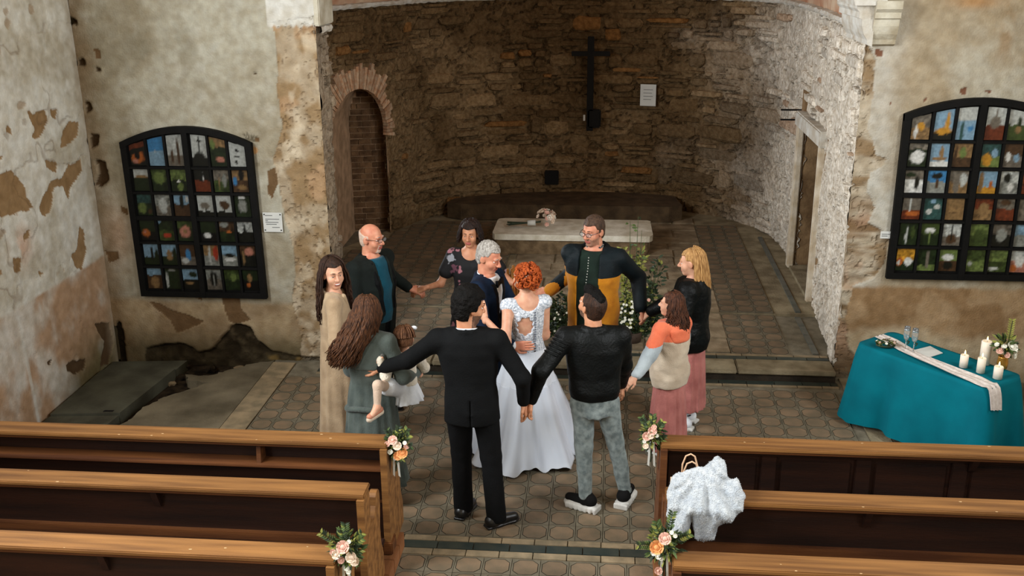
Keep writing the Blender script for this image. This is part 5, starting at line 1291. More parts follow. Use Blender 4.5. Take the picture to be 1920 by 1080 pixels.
CL_BLACK = cloth('black_suit_cloth', srgb(11, 12, 13), srgb(6, 7, 8)); CL_BLACK2 = cloth('black_trouser_cloth', srgb(9, 9, 10), srgb(5, 6, 7))
CL_LEATH = cloth('black_jacket_nylon', srgb(12, 15, 15), srgb(7, 8, 8), .5, .3, 60, .1); CL_JEAN = cloth('grey_denim', srgb(134, 144, 142), srgb(94, 104, 104), .9, .3, 200, .2, 22)
CL_WHITE = cloth('white_shirt_cloth', srgb(226, 228, 230), srgb(205, 208, 214)); CL_NAVY = cloth('navy_suit_cloth', srgb(18, 34, 56), srgb(12, 22, 38)); CL_SATIN = cloth('black_satin', srgb(12, 12, 16), None, .4, .05)
CL_LEATHER = mat('black_shoe_leather', srgb(14, 13, 13), .35, spec=.5); CL_WSOLE = mat('white_sneaker_rubber', srgb(214, 212, 206), .6, col2=srgb(180, 178, 172), scale=12); CL_SOCK = cloth('black_knit', srgb(16, 15, 15))
CL_BLAZER = cloth('charcoal_green_blazer', srgb(26, 32, 29), srgb(18, 22, 20)); CL_TEAL = cloth('teal_shirt_cloth', srgb(14, 74, 92), srgb(10, 56, 72)); CL_BEIGE = cloth('beige_wool', srgb(176, 152, 122), srgb(150, 126, 98)); CL_GREYCOAT = cloth('grey_green_wool', srgb(84, 92, 86), srgb(64, 72, 68))
CL_CREAM = cloth('cream_knit', srgb(226, 216, 198), srgb(200, 188, 168), .9, .5, 60); CL_YEL = cloth('mustard_shell', srgb(198, 130, 24), srgb(170, 104, 16), .6); CL_PET = cloth('dark_petrol_shell', srgb(16, 26, 30), srgb(11, 18, 21), .6); CL_DKGREEN = cloth('dark_green_fleece', srgb(28, 42, 34), srgb(20, 30, 25))
CL_PUFF = cloth('black_puffer', srgb(10, 13, 13), srgb(6, 7, 7), .5, .4, 30); CL_PINK = cloth('dusty_pink_skirt_cloth', srgb(184, 116, 108), srgb(158, 94, 88)); CL_ORANGE = cloth('coral_nylon', srgb(226, 120, 84), srgb(206, 98, 66), .6); CL_OFFW = cloth('off_white_nylon', srgb(206, 190, 168), srgb(186, 168, 146), .6); CL_BLUEW = cloth('pale_blue_nylon', srgb(176, 186, 190), srgb(150, 160, 166), .6)

# joined hands (world points)
def W(px, py, Y): return V3(on_y(px, py, Y))
J_suit_jean = W(986, 776, 6.80); J_jean_girl = W(1172, 738, 7.35); J_grey_suit = W(694, 690, 6.88); J_bald_flor = W(784, 546, 8.85); J_flor_yel = W(1012, 546, 9.0); J_yel_blond = W(1208, 598, 8.72)

# 1 man in the black suit, back to us
s = Person('man in black suit seen from behind, left arm stretched towards a toddler', (-.93, 6.68), 1.83, .05, head_face=-.95, head_pitch=-.18, skin_=SK_TAN, feet={1: (.17, -.06, 1.0), -1: (-.09, .08, .35)}, lean=(-.04, .0))
s.arm(-1, J_grey_suit + V3(.085, -.01, .005), pole=(-.2, -.5, -.8), hand=(-1, .12, -.02), normal=(0, -.5, 1)); s.arm(1, J_suit_jean + V3(-.015, -.01, .10), pole=(.5, -.6, .1), hand=(.25, .1, -1), normal=(1, -.3, .2))
s.body(shrink=.010, beard=mat('dark_stubble', srgb(120, 86, 66), .7, col2=srgb(84, 60, 48), scale=40), hands=((1, .7), (-1, .35))).face(H_BLACK)
s.hair_cap(H_BLACK, t=.020, front=.062, nape=-.085, rough=.010, fr=48, vol_top=.022)
S_ = Sol(.03); S_.prof(s.org, s.R, jtab(s, .80, .032, .198, .135)); s.sleeves(S_, .070, .058, .044, .015); collar(s, S_, .080, .015, 1.465, rise=.018); S_.carve(neckhole(s)); S_.carve(vcut(s, 1.5, 1.05, .10, .0, .06)); S_.noise(.007, (7, 7, 9))
S_.carve(lambda P: (lambda q: np.maximum(np.maximum(np.abs(q[:, 0]) - .004, q[:, 2] - 1.0 * s.k), q[:, 1] + .02))(s.loc(P)), .004)
s.garment('jacket', S_, CL_BLACK)
s.collar_band(CL_WHITE, .066, 1.470, hgt=.018)
s.trousers(CL_BLACK2, ra=.070, low=.045)
for q in (1, -1): s.shoe(q, CL_LEATHER)

# 2 man in grey jeans, back to us
s = Person('man in black jacket, grey jeans and chunky white sneakers, back turned', (-.05, 6.97), 1.735, .12, head_face=.75, head_pitch=.30, skin_=SK_TAN, feet={1: (.25, .02, .45), -1: (-.06, -.05, -1.0)}, lean=(-.03, .02))
s.arm(-1, J_suit_jean + V3(.04, .02, .10), pole=(-.4, -.6, .1), hand=(-.4, .0, -1), normal=(-1, -.3, .2)); s.arm(1, J_jean_girl + V3(-.03, -.05, .07), pole=(.6, -.5, 0), hand=(.15, .3, -1), normal=(1, .0, .2))
s.body(shrink=.010, hands=((1, .7), (-1, .8)), beard=mat('dark_stubble', (0, 0, 0))).face(H_BLACK)
s.hair_cap(H_DKBR, t=.007, front=.062, nape=-.075, rough=.003, fr=90, build=True)
T_ = Sol(.02); T_.ell(s.HL(0, -.01, .092), V3(.058, .092, .050) * s.k, s.HR); T_.ell(s.HL(0, .055, .105), V3(.044, .045, .040) * s.k, s.HR); T_.noise(.014, 42); T_.carve(lambda P: sd_ell(P, s.HL(0, -.016, .032), V3(.072, .09, .085) * s.k, s.HR))
emit('hair_quiff', [T_.mesh(.006)], H_BLACK, s.root, s.org)
S_ = Sol(.03); S_.prof(s.org, s.R, jtab(s, .93, .042, .185, .140)); s.sleeves(S_, .078, .062, .044, .012); collar(s, S_, .075, .020, 1.475, rise=.012); S_.carve(neckhole(s)); S_.noise(.010, (8, 8, 10), 9)
s.garment('jacket', S_, CL_LEATH)
for q in (1, -1):
    RB = MB()
    d = nrm(s.elb[q] - s.sh[q]); side = nrm(s.R @ V3(q * .6, -.6, .5))
    for j in range(6):
        c = s.sh[q] + d * (.02 + .028 * j); u = nrm(np.cross(d, side)); r0 = (.078 - .0006 * j * 4) * s.k
        RB.tube([(c + (side * math.cos(a) + u * math.sin(a)) * (r0 + .004) - s.org).tolist() for a in np.linspace(-1.2, 1.2, 9)], .007, 5)
    RB.build('shoulder_ribs', CL_LEATH, s.root, True)
s.trousers(CL_JEAN, rt=.092, rk=.066, ra=.052, low=.10, noise=(.013, 13))
S_ = Sol(.02)
for q in (1, -1): S_.cap(s.ank[q] + V3(0, 0, -.02), s.ank[q] + V3(0, 0, .06), .048, .046)
s.garment('socks', S_, CL_SOCK, .008)
for q in (1, -1): s.shoe(q, CL_SOCK, CL_WSOLE, w=.052, chunk=.035, name='sneaker')

# 3 bride
s = Person('bride with copper curled updo in white lace gown, hand on the groom\'s cheek', (-.63, 7.84), 1.66, .40, head_face=.75, head_pitch=.05, female=True, stance=.07, group='bride and groom')
bride = s
s.arm(-1, W(908, 596, 7.66), pole=(-.35, -.55, -.9), hand=(-.25, .35, .9), normal=(.2, -1, .2)); s.arm(1, W(985, 600, 8.10), pole=(.25, -.5, -1), hand=(-.5, .8, .3), normal=(.6, -.3, .5))
s.body(shrink=.0, foot=True, legs=True, hands=((1, .4), (-1, .25)), res=.010).face(H_RED)
cap_ = s.hair_cap(H_RED, t=.013, front=.060, side=.0, nape=-.055, rough=.008, fr=50, build=False)
r = random.Random(4); locks = [cap_]
for i in range(120):
    th = math.radians(r.uniform(95, 265)); el = math.radians(r.uniform(-38, 70)); rx = 1.0 + r.uniform(.0, .10)
    c = s.HL(math.sin(th) * math.cos(el) * .086 * rx, -.024 + math.cos(th) * math.cos(el) * .108 * rx, .022 + math.sin(el) * .098 * rx)
    n_ = nrm(c - s.HL(0, -.02, .02)); u = nrm(np.cross(n_, V3(r.uniform(-1, 1), r.uniform(-1, 1), r.uniform(-1, 1)))); w_ = np.cross(n_, u); R0 = r.uniform(.012, .024); a0 = r.uniform(0, 6)
    b = MB(); b.tube([(c + (u * math.cos(a0 + a) + w_ * math.sin(a0 + a)) * R0 * (1 - .07 * a) + n_ * (.010 + .0035 * a)).tolist() for a in np.linspace(0, 5.2, 11)], [.004 + .005 * math.sin(math.pi * i_ / 10) for i_ in range(11)], 6); locks.append((np.array(b.v), b.f))
for q in (1, -1):
    b = MB(); b.tube([(s.HL(.074 * q + .01 * math.sin(t * 9), .035 + .008 * math.cos(t * 9), .02 - .13 * t)).tolist() for t in np.linspace(0, 1, 10)], [.006] * 6 + [.005, .004, .003, .002], 5); locks.append((np.array(b.v), b.f))
emit('hair', locks, H_RED, s.root, s.org)
hp = MB()
for i in range(9):
    a = -1.2 + i * .3; p = s.HL(math.sin(a) * .075, -.115 + .02 * abs(a), .02 + .05 * math.cos(a)); hp.ball((p - s.org).tolist(), .0055)
hp.build('hair_pearls', mat('pearl', srgb(226, 214, 196), .25), s.root, True)
M_gown = mat('white_satin_tulle', srgb(222, 228, 236), .6, col2=srgb(206, 214, 226), scale=5, sheen=.3, bump=.1, bscale=80); M_lace = mat('white_lace', srgb(226, 230, 236), .8, col2=srgb(176, 184, 194), scale=60, mix=(.45, .55), bump=.8, bscale=70)
k = s.k; S_ = Sol(.02)
S_.prof(s.org, s.R, [(.96 * k, .172 * k, .132 * k), (1.02 * k, .162 * k, .122 * k), (1.10 * k, .142 * k, .112 * k), (1.22 * k, .157 * k, .124 * k), (1.31 * k, .166 * k, .132 * k, 0, .006), (1.38 * k, .160 * k, .118 * k), (1.415 * k, .152 * k, .110 * k)])
for q in (1, -1): S_.cap(s.L(.09 * q * k, -.01, 1.40 * k), s.sh[q] + V3(0, 0, .0), .066 * k, .068 * k, .03)
S_.carve(lambda P: (lambda q: np.maximum(np.hypot(q[:, 0] / (.095 * k), (q[:, 2] - 1.455 * k) / (.085 * k)) - 1, -1 + 0 * q[:, 0]) * .09)(s.loc(P)), .006)     # scooped neck
S_.carve(lambda P: (lambda q: np.maximum((np.hypot((q[:, 0] + .040 * k) / (.066 * k), (q[:, 2] - 1.235 * k) / (.082 * k)) - 1 + .10 * np.sin(np.arctan2(q[:, 2] - 1.235 * k, q[:, 0] + .040 * k) * 9)) * .05, q[:, 1] + .03))(s.loc(P)), .003)  # keyhole on the back
S_.noise(.0035, 60)
s.garment('lace_bodice', S_, M_lace, .0085)
bt = MB()
for i in range(17):
    z = (1.36 - .022 * i) * k; y = -np.interp(z, [.98 * k, 1.10 * k, 1.22 * k, 1.31 * k, 1.38 * k], [.126 * k, .112 * k, .124 * k, .126 * k, .118 * k]) - .004
    bt.ball((s.R @ V3(.040, y - .002, z)).tolist(), .0075, u=8, w=6)
bt.build('buttons', mat('covered_button', srgb(96, 100, 110), .5), s.root, True)
# gown skirt: lathe with gathered folds, hem on the floor
nT, nZ = 200, 34; vv = []
for j in range(nZ):
    t = j / (nZ - 1); z = (1.00 - .985 * t) * k; rad = (.170 + .020 * t ** .45 + .295 * t ** 1.2) * k
    for i in range(nT):
        a = 2 * math.pi * i / nT; f = (.03 + .085 * t) * math.sin(9 * a + 1.3 * math.sin(2 * a) + .8 * t) + .032 * t * math.sin(21 * a + 2 * t) + .012 * t * math.sin(38 * a - 3 * t)
        rr = rad * (1 + f * min(1, t * 3)); x, y = rr * math.cos(a) * (1 + .12 * t), rr * math.sin(a) * (.80 + .20 * min(1, t * 2)) - .0 * t; zz = z + (.018 * math.sin(13 * a) + .010 * math.sin(29 * a)) * (t ** 6) + (.02 * t ** 6)
        p = s.R @ V3(x, y, zz); vv.append(p.tolist())
fs = [(j * nT + i, (j + 1) * nT + i, (j + 1) * nT + (i + 1) % nT, j * nT + (i + 1) % nT) for j in range(nZ - 1) for i in range(nT)]
mesh_obj('gown_skirt', vv, fs, M_gown, s.root, True)
vv2 = [(p[0] * 1.02, p[1] * 1.02, p[2]) for p in vv[10 * nT:]]; n2 = nZ - 10
ov = mesh_obj('tulle_overlay', [(x, y, z + (.006 if i // nT == n2 - 1 else 0)) for i, (x, y, z) in enumerate(vv2)], [(j * nT + i, (j + 1) * nT + i, (j + 1) * nT + (i + 1) % nT, j * nT + (i + 1) % nT) for j in range(n2 - 1) for i in range(nT)],
              mat('sheer_tulle', srgb(226, 230, 238), .8, alpha=.35), s.root, True)

# 4 groom
s = Person('grey-haired groom in navy suit with black bow tie, facing the bride', (-.99, 8.08), 1.78, -1.85, head_face=-2.05, head_pitch=-.30, skin_=SK_RED, stance=.09, lean=(.0, .03), group='bride and groom')
s.arm(1, W(962, 648, 7.68), pole=(.8, -.5, -.5), hand=(1, -.12, .05), normal=(-.1, -1, .2)); s.arm(-1, s.L(-.14, .36, 1.02), pole=(-.8, -.4, -.5), hand=(.9, -.3, .1), normal=(0, .6, .6))
s.body(shrink=.010, hands=((1, .25), (-1, .3))).face(H_GREY)
s.hair_cap(H_GREY, t=.007, front=.070, side=.0, nape=-.07, rough=.009, fr=105, vol_top=.008)
S_ = Sol(.03); S_.prof(s.org, s.R, jtab(s, .80, .012, .17, .125)); s.garment('shirt', S_, CL_WHITE, .010); s.collar_band(CL_WHITE, .066, 1.452, hgt=.034)
S_ = Sol(.03); S_.prof(s.org, s.R, jtab(s, .79, .030, .195, .14)); s.sleeves(S_, .070, .057, .043, .02); collar(s, S_, .083, .013, 1.460, -110, 110, rise=.016); S_.carve(neckhole(s)); S_.carve(vcut(s, 1.46, 1.06, .085, .0, .0)); S_.noise(.006, (8, 8, 9), 4)
s.garment('jacket', S_, [CL_NAVY, CL_SATIN], .011, fmat=lambda lc, wc: (lc[:, 1] > .03 * s.k) & (np.abs(lc[:, 0]) < (.085 * np.clip((lc[:, 2] / s.k - 1.06) / .4, 0, 1) + .045) * s.k) & (lc[:, 2] > 1.06 * s.k) & (lc[:, 2] < 1.43 * s.k))
b = MB()
for q in (1, -1): b.prism([(0, -.012), (.062 * q, -.030), (.062 * q, .030), (0, .012)][::q], 'y', -.010, .012)
b.ball((0, .004, 0), .014); o = b.build('bow_tie', CL_SATIN, s.root); o.matrix_local = Matrix.Translation((s.L(0, .112 * s.k, 1.418 * s.k) - s.org).tolist()) @ Matrix(s.R.tolist()).to_4x4()
S_ = Sol(.01); d = nrm(s.wri[1] - s.elb[1]); S_.cap(s.wri[1] - d * .035, s.wri[1] - d * .004, .041, .040); s.garment('shirt_cuff', S_, CL_WHITE, .007)
s.trousers(CL_NAVY, low=.045)
for q in (1, -1): s.shoe(q, CL_LEATHER)

# 5 woman in the floral dress
s = Person('woman with dark bob in black floral dress, arms stretched both ways', (-1.25, 9.14), 1.67, math.pi + .05, head_face=math.pi - .1, head_pitch=-.05, female=True, skin_=SK_TAN, stance=.08, build=1.1)
s.arm(1, J_bald_flor + V3(.06, .0, .03), pole=(.2, -.3, -1), hand=(-1, -.2, -.35), normal=(0, -.6, 1)); s.arm(-1, J_flor_yel + V3(-.09, .02, .0), pole=(-.2, -.3, -1), hand=(1, 0, -.2), normal=(0, -.6, 1))
s.body(hands=((1, .6), (-1, .5)), res=.010, shrink=.004).face(H_DKBR)
cap_ = s.hair_cap(H_DKBR, t=.022, front=.068, side=-.005, nape=-.06, rough=.006, fr=50, bulk=(1.06, 1.03, 1.04), build=False)
emit('hair', [cap_] + s.strands(190, .105, az=(60, 300), wave=.006, rad=.010, spread=.45, seed=3, back=.06), hairm('hair_burgundy_black', srgb(42, 24, 16), srgb(20, 12, 9)), s.root, s.org)
fd = mat('black_floral_print', srgb(18, 17, 18), .8)
nt = fd.node_tree; N_ = nt.nodes; Lk = nt.links; tc = N_.new('ShaderNodeTexCoord'); vo = N_.new('ShaderNodeTexVoronoi'); vo.inputs['Scale'].default_value = 11; nz = N_.new('ShaderNodeTexNoise'); nz.inputs['Scale'].default_value = 14; va = N_.new('ShaderNodeVectorMath'); va.operation = 'MULTIPLY_ADD'; va.inputs[1].default_value = (.11, .11, .11); Lk.new(tc.outputs['Object'], nz.inputs['Vector']); Lk.new(nz.outputs['Color'], va.inputs[0]); Lk.new(tc.outputs['Object'], va.inputs[2]); Lk.new(va.outputs[0], vo.inputs['Vector'])
cr_ = N_.new('ShaderNodeValToRGB'); cr_.color_ramp.elements[0].position = .40; cr_.color_ramp.elements[0].color = (1, 1, 1, 1); cr_.color_ramp.elements[1].position = .50; cr_.color_ramp.elements[1].color = (0, 0, 0, 1); Lk.new(vo.outputs['Distance'], cr_.inputs[0])
c2 = N_.new('ShaderNodeValToRGB'); c2.color_ramp.interpolation = 'CONSTANT'; e0 = c2.color_ramp.elements
sep = N_.new('ShaderNodeSeparateColor'); Lk.new(vo.outputs['Color'], sep.inputs[0]); Lk.new(sep.outputs[0], c2.inputs[0])
e0[0].color = (*srgb(24, 24, 26), 1); e0[0].position = 0; e0[1].position = .34; e0[1].color = (*srgb(150, 98, 106), 1)
for p_, c_ in ((.5, (140, 142, 148)), (.66, (60, 82, 66)), (.82, (176, 140, 142)), (.92, (96, 58, 70))):
    e = e0.new(p_); e.color = (*srgb(*c_), 1)
mx = N_.new('ShaderNodeMix'); mx.data_type = 'RGBA'; Lk.new(cr_.outputs[0], mx.inputs['Factor']); mx.inputs[6].default_value = (*srgb(18, 17, 18), 1); Lk.new(c2.outputs[0], mx.inputs[7]); Lk.new(mx.outputs[2], N_['Principled BSDF'].inputs['Base Color'])
k = s.k; S_ = Sol(.03)
S_.prof(s.org, s.R, [(.42 * k, .25 * k, .20 * k), (.70 * k, .215 * k, .17 * k), (.92 * k, .198 * k, .152 * k), (1.10 * k, .168 * k, .130 * k), (1.24 * k, .178 * k, .146 * k, 0, .012), (1.33 * k, .178 * k, .14 * k, 0, .010), (1.41 * k, .15 * k, .105 * k), (1.45 * k, .11 * k, .085 * k)], (11, .05, .0, 2))
for q in (1, -1): S_.cap(s.neck + V3(0, 0, -.05 * k), s.sh[q], .058 * k, .070 * k); S_.cap(s.sh[q], s.sh[q] + (s.elb[q] - s.sh[q]) * .55, .074 * k, .078 * k, .02)
S_.carve(lambda P: (np.hypot((s.loc(P)[:, 0]) / (.088 * k), (s.loc(P)[:, 2] - 1.47 * k) / (.085 * k)) - 1) * .08, .006); S_.noise(.006, 9)
s.garment('dress', S_, fd, .0115)
for q in (1, -1): s.shoe(q, CL_LEATHER)

# 6 bald man with glasses
s = Person('bald bearded man with glasses, dark blazer over a teal shirt', (-2.06, 8.50), 1.80, -2.05, head_face=-1.95, head_pitch=-.04, skin_=SK_RED, stance=.11, build=1.16)
s.arm(-1, J_bald_flor + V3(-.075, -.02, .03), pole=(-.5, -.6, -.5), hand=(1, .15, -.35), normal=(0, -.5, 1)); s.arm(1, s.L(.30, .12, .86), pole=(.6, -.6, 0))
s.body(shrink=.010, hands=((1, .5), (-1, .6)), beard=mat('grey_goatee', srgb(206, 178, 160), .8, col2=srgb(186, 146, 122), scale=20), goatee=True).face(H_GREY).glasses()
s.hair_cap(mat('white_stubble_hair', srgb(206, 186, 170), .8, col2=srgb(186, 158, 138), scale=30), t=.003, front=.05, nape=-.07, top_cut=.035, rough=.002, fr=90)
S_ = Sol(.03); S_.prof(s.org, s.R, jtab(s, .90, .014, .185, .15, belly=.05)); collar(s, S_, .070, .013, 1.470, -150, 150, rise=.018); S_.noise(.004, 12)
s.garment('shirt', S_, [CL_TEAL, CL_BLACK], .0105, fmat=lambda lc, wc: lc[:, 2] > 1.47 * s.k)
S_ = Sol(.03); S_.prof(s.org, s.R, jtab(s, .74, .036, .215, .17, belly=.035)); s.sleeves(S_, .068, .060, .047, .02); collar(s, S_, .085, .014, 1.458, -110, 110, rise=.018); S_.carve(neckhole(s)); S_.carve(vcut(s, 1.46, .74, .080, .025, .02)); S_.noise(.007, (8, 8, 9), 12)
s.garment('blazer', S_, CL_BLAZER)
LP = Sol(.008)
for q in (1, -1): LP.cap(s.L(.100 * q * s.k, .095 * s.k, 1.435 * s.k), s.L(.105 * q * s.k, .155 * s.k, 1.27 * s.k), .016, .024); LP.cap(s.L(.105 * q * s.k, .155 * s.k, 1.27 * s.k), s.L(.065 * q * s.k, .185 * s.k, 1.02 * s.k), .024, .010)
s.garment('lapels', LP, CL_BLACK, .007)
s.trousers(CL_BLACK2, low=.045)
for q in (1, -1): s.shoe(q, CL_LEATHER)

# 7 woman in the beige coat
s = Person('smiling woman with long dark hair in long beige coat, head turned to the camera', (-2.20, 7.74), 1.71, -1.25, head_face=-2.55, head_pitch=-.02, head_roll=.06, female=True, stance=.08)
s.arm(1, s.L(.22, .14, .92), pole=(.7, -.6, 0)); s.arm(-1, s.L(-.24, .15, .90), pole=(-.7, -.6, 0))
s.body(shrink=.008, hands=((1, .5), (-1, .5))).face(H_DKBR, True)
cap_ = s.hair_cap(H_DKBR, t=.016, front=.072, side=-.012, nape=-.06, rough=.006, fr=50, build=False)
emit('hair', [cap_] + s.strands(230, .42, az=(66, 294), wave=.012, rad=.0075, spread=.9, seed=8, back=.14), H_DKBR, s.root, s.org)
k = s.k; S_ = Sol(.03)
S_.prof(s.org, s.R, [(.13 * k, .235 * k, .20 * k), (.5 * k, .21 * k, .175 * k), (.9 * k, .19 * k, .148 * k), (1.08 * k, .160 * k, .125 * k), (1.24 * k, .165 * k, .135 * k), (1.34 * k, .172 * k, .13 * k), (1.42 * k, .14 * k, .10 * k), (1.465 * k, .095 * k, .08 * k)], (9, .045, .0, 1)); s.sleeves(S_, .066, .056, .046, .01); collar(s, S_, .082, .018, 1.452, -140, 140, rise=.02)
S_.carve(neckhole(s)); S_.carve(vcut(s, 1.46, 1.20, .065, .0, .02)); S_.carve(lambda P: (lambda q: np.maximum(np.abs(q[:, 0] - .02) - .006, .06 - q[:, 1]))(s.loc(P)), .006); S_.noise(.008, (7, 7, 5), 21)
s.garment('long_coat', S_, CL_BEIGE)
LP = Sol(.01)
for q in (1, -1): LP.cap(s.L(.070 * q * k, .075 * k, 1.44 * k), s.L(.03 * q * k, .135 * k, 1.24 * k), .024, .012)
s.garment('lapels', LP, CL_BEIGE, .008)
s.trousers(CL_BLACK2, low=.05)
for q in (1, -1): s.shoe(q, CL_LEATHER)

# 8 woman in the grey coat, back to us
s = Person('woman with long brown hair in grey-green coat, back turned, holding the toddler', (-1.74, 6.97), 1.65, -.15, head_face=.05, head_pitch=-.12, female=True, stance=.09)
grey = s
s.arm(-1, s.L(-.06, .30, 1.02), pole=(-.35, -.2, -.9), hand=(.9, .3, .1), normal=(0, .9, .4)); s.arm(1, s.L(.27, .26, .98), pole=(.35, -.3, -.9), hand=(.4, .8, 0))
s.body(shrink=.008, hands=((1, .6), (-1, .5))).face(H_DKBR)
cap_ = s.hair_cap(H_BROWN, t=.018, front=.06, side=-.005, nape=-.07, rough=.006, fr=50, build=False)
s.strand_col = H_BROWN
emit('hair', [cap_] + s.strands(260, .40, az=(75, 285), wave=.018, rad=.008, spread=.80, seed=5, back=.26, drift=(-.17, -.03)), hairm('hair_ombre_brown', srgb(96, 60, 36), srgb(46, 28, 18)), s.root, s.org)
k = s.k; S_ = Sol(.03)
S_.prof(s.org, s.R, [(.15 * k, .27 * k, .23 * k), (.5 * k, .235 * k, .195 * k), (.9 * k, .195 * k, .155 * k), (1.06 * k, .165 * k, .13 * k), (1.24 * k, .17 * k, .135 * k), (1.34 * k, .175 * k, .13 * k), (1.42 * k, .145 * k, .105 * k), (1.46 * k, .10 * k, .085 * k)], (10, .07, .0, 5)); s.sleeves(S_, .070, .060, .050, .01); collar(s, S_, .085, .020, 1.45, rise=.02); S_.carve(neckhole(s)); S_.noise(.008, (8, 8, 6), 31)
s.garment('coat', S_, CL_GREYCOAT)
S_ = Sol(.02); S_.prof(s.org, s.R, [(1.205 * k, .196 * k, .158 * k), (1.32 * k, .196 * k, .152 * k), (1.42 * k, .155 * k, .118 * k)]); S_.carve(lambda P: (lambda q: -.01 - (-q[:, 1]) )(s.loc(P)) * -1, .004) if False else None
s.garment('shoulder_cape', S_, CL_GREYCOAT, .011)
b = MB()
for z_ in (1.25, 1.32):
    for x_ in (.115, .15):
        p = s.L(x_ * k, -.12 * k, z_ * k) - s.org
b.lathe([(.010, 0), (.014, .002), (.014, .006), (.006, .007)], 12)
for i, (x_, z_) in enumerate(((.150, 1.325), (.155, 1.25))):
    th = math.asin(min(.95, x_ / .196)); p = s.R @ V3(x_ * k, -.155 * k * math.cos(th) - .004, z_ * k); o = b.build('eyelet', mat('steel_eyelet', srgb(190, 190, 186), .3, metal=.8), s.root); o.location = p.tolist(); o.rotation_euler = (math.radians(90), 0, -.15 + th * .8)
BT = Sol(.01); pts = [s.R @ V3(math.sin(a) * .205 * k, -math.cos(a) * .165 * k, (.84 + .03 * math.cos(a * 2)) * k) + s.org for a in np.linspace(-1.5, .35, 12)]
for i in range(11): BT.cap(pts[i], pts[i + 1], .020, .020)
s.garment('hanging_belt', BT, CL_GREYCOAT, .009)
M_sandal = mat('rose_sandal_leather', srgb(184, 122, 96), .5)
s.trousers(CL_GREYCOAT, low=.12)
for q in (1, -1): s.shoe(q, M_sandal, name='sandal')

# 9 toddler on her hip
s = Person('toddler with white hair bow and cream cardigan, carried on the woman\'s hip', (-1.49, 7.06), .92, .55, head_face=.35, head_pitch=-.25, stance=.05, base=.42, group='wedding guests in a ring')
s.hs = 1.55
k = s.k
s.hc = s.neck + V3(0, 0, .20 * k)
s.hip = {1: s.L(.08 * k, 0, .92 * k), -1: s.L(-.08 * k, 0, .92 * k)}
kn = W(708, 722, 6.74); an = W(707, 764, 6.70)
s.kne[-1] = kn; s.ank[-1] = an; s.kne[1] = s.L(.10, .16, .84 * k); s.ank[1] = s.L(.08, .20, .50 * k)
s.arm(-1, W(712, 672, 6.85), pole=(-.4, -.6, -.6), hand=(-.9, .2, -.2), normal=(0, -.8, .5)); s.arm(1, s.L(.12, .18, 1.15 * k), pole=(.5, -.5, -.5))
B = Sol(.025); B.prof(s.org, s.R, s.torso_tab(.0))
for q in (1, -1):
    B.cap(s.neck + V3(0, 0, -.02), s.sh[q], .03, .032); B.cap(s.sh[q], s.elb[q], .030, .026); B.cap(s.elb[q], s.wri[q], .025, .018)
    B.cap(s.hip[q], s.kne[q], .046, .034); B.cap(s.kne[q], s.ank[q], .033, .022)
B.cap(s.ank[-1], s.ank[-1] + V3(-.03, -.05, -.04), .026, .02); B.cap(s.ank[1], s.ank[1] + V3(-.03, .06, -.03), .026, .02); B.cap(s.neck + V3(0, 0, -.03), s.hc, .035, .035)
Hd = Sol(.02); kk = k * s.hs; Hd.ell(s.HL(0, -.01, .025), V3(.078, .092, .085) * kk, s.HR); Hd.ell(s.HL(0, .025, -.04), V3(.058, .062, .058) * kk, s.HR); Hd.ell(s.HL(0, .088, -.02), V3(.010, .012, .010) * kk, s.HR, .01)
for q in (1, -1): Hd.ell(s.HL(.078 * q, -.008, -.006), V3(.010, .022, .030) * kk, s.HR, .006)
pts_ = [B.mesh(.008), Hd.mesh(.006)] + [hand_solid(s.wri[q], s.hd[q], s.hn[q], q, .58, .4).mesh(.0036) for q in (1, -1)]
emit('body', pts_, SK_FAIR, s.root, s.org); s.face(H_BROWN)
cap_ = s.hair_cap(H_BROWN, t=.008, front=.066, nape=-.06, rough=.004, fr=60, build=False)
emit('hair', [cap_] + s.strands(70, .012, az=(80, 280), wave=.004, rad=.006, spread=.05, seed=9, back=.0), hairm('hair_light_brown', srgb(124, 84, 56), srgb(84, 54, 36)), s.root, s.org)
bw = MB(); p = s.HL(.07, -.03, .105) - s.org
for q in (1, -1): bw.ball((p + V3(.022 * q, 0, .0)).tolist(), .024, sc=(1.2, .7, .8))
bw.ball(p.tolist(), .011); o = None
bw = MB()
for q in (1, -1): bw.ball((.022 * q, 0, 0), .022, sc=(1.1, .6, .75))
bw.ball((0, 0, 0), .011); bw.build('hair_bow', CL_WHITE, s.root, True, loc=p.tolist())
S_ = Sol(.02); S_.prof(s.org, s.R, [(.98 * k, .175 * k, .145 * k), (1.15 * k, .165 * k, .135 * k), (1.35 * k, .17 * k, .125 * k), (1.46 * k, .09 * k, .08 * k)]); s.sleeves(S_, .075, .070, .055, .01); S_.noise(.004, 26); s.garment('cardigan', S_, CL_CREAM, .008)
S_ = Sol(.02); S_.prof(s.org, s.R, [(.72 * k, .26 * k, .22 * k), (.86 * k, .22 * k, .18 * k), (1.02 * k, .16 * k, .135 * k)], (9, .08, 0, 1)); S_.cap(s.hip[-1], s.hip[-1] + (kn - s.hip[-1]) * .55, .068, .070); s.garment('frock', S_, CL_WHITE, .008)
M_tights = cloth('pale_tights', srgb(206, 180, 158)); S_ = Sol(.015)
for q in (1, -1): S_.cap(s.hip[q], s.kne[q], .049, .037); S_.cap(s.kne[q], s.ank[q], .036, .025)
s.garment('tights', S_, M_tights, .008)
S_ = Sol(.015); a_ = s.ank[-1]; S_.cap(a_ + V3(.015, .02, -.025), a_ + V3(-.045, -.06, -.050), .027, .023); s.garment('sandal', S_, M_sandal, .006)
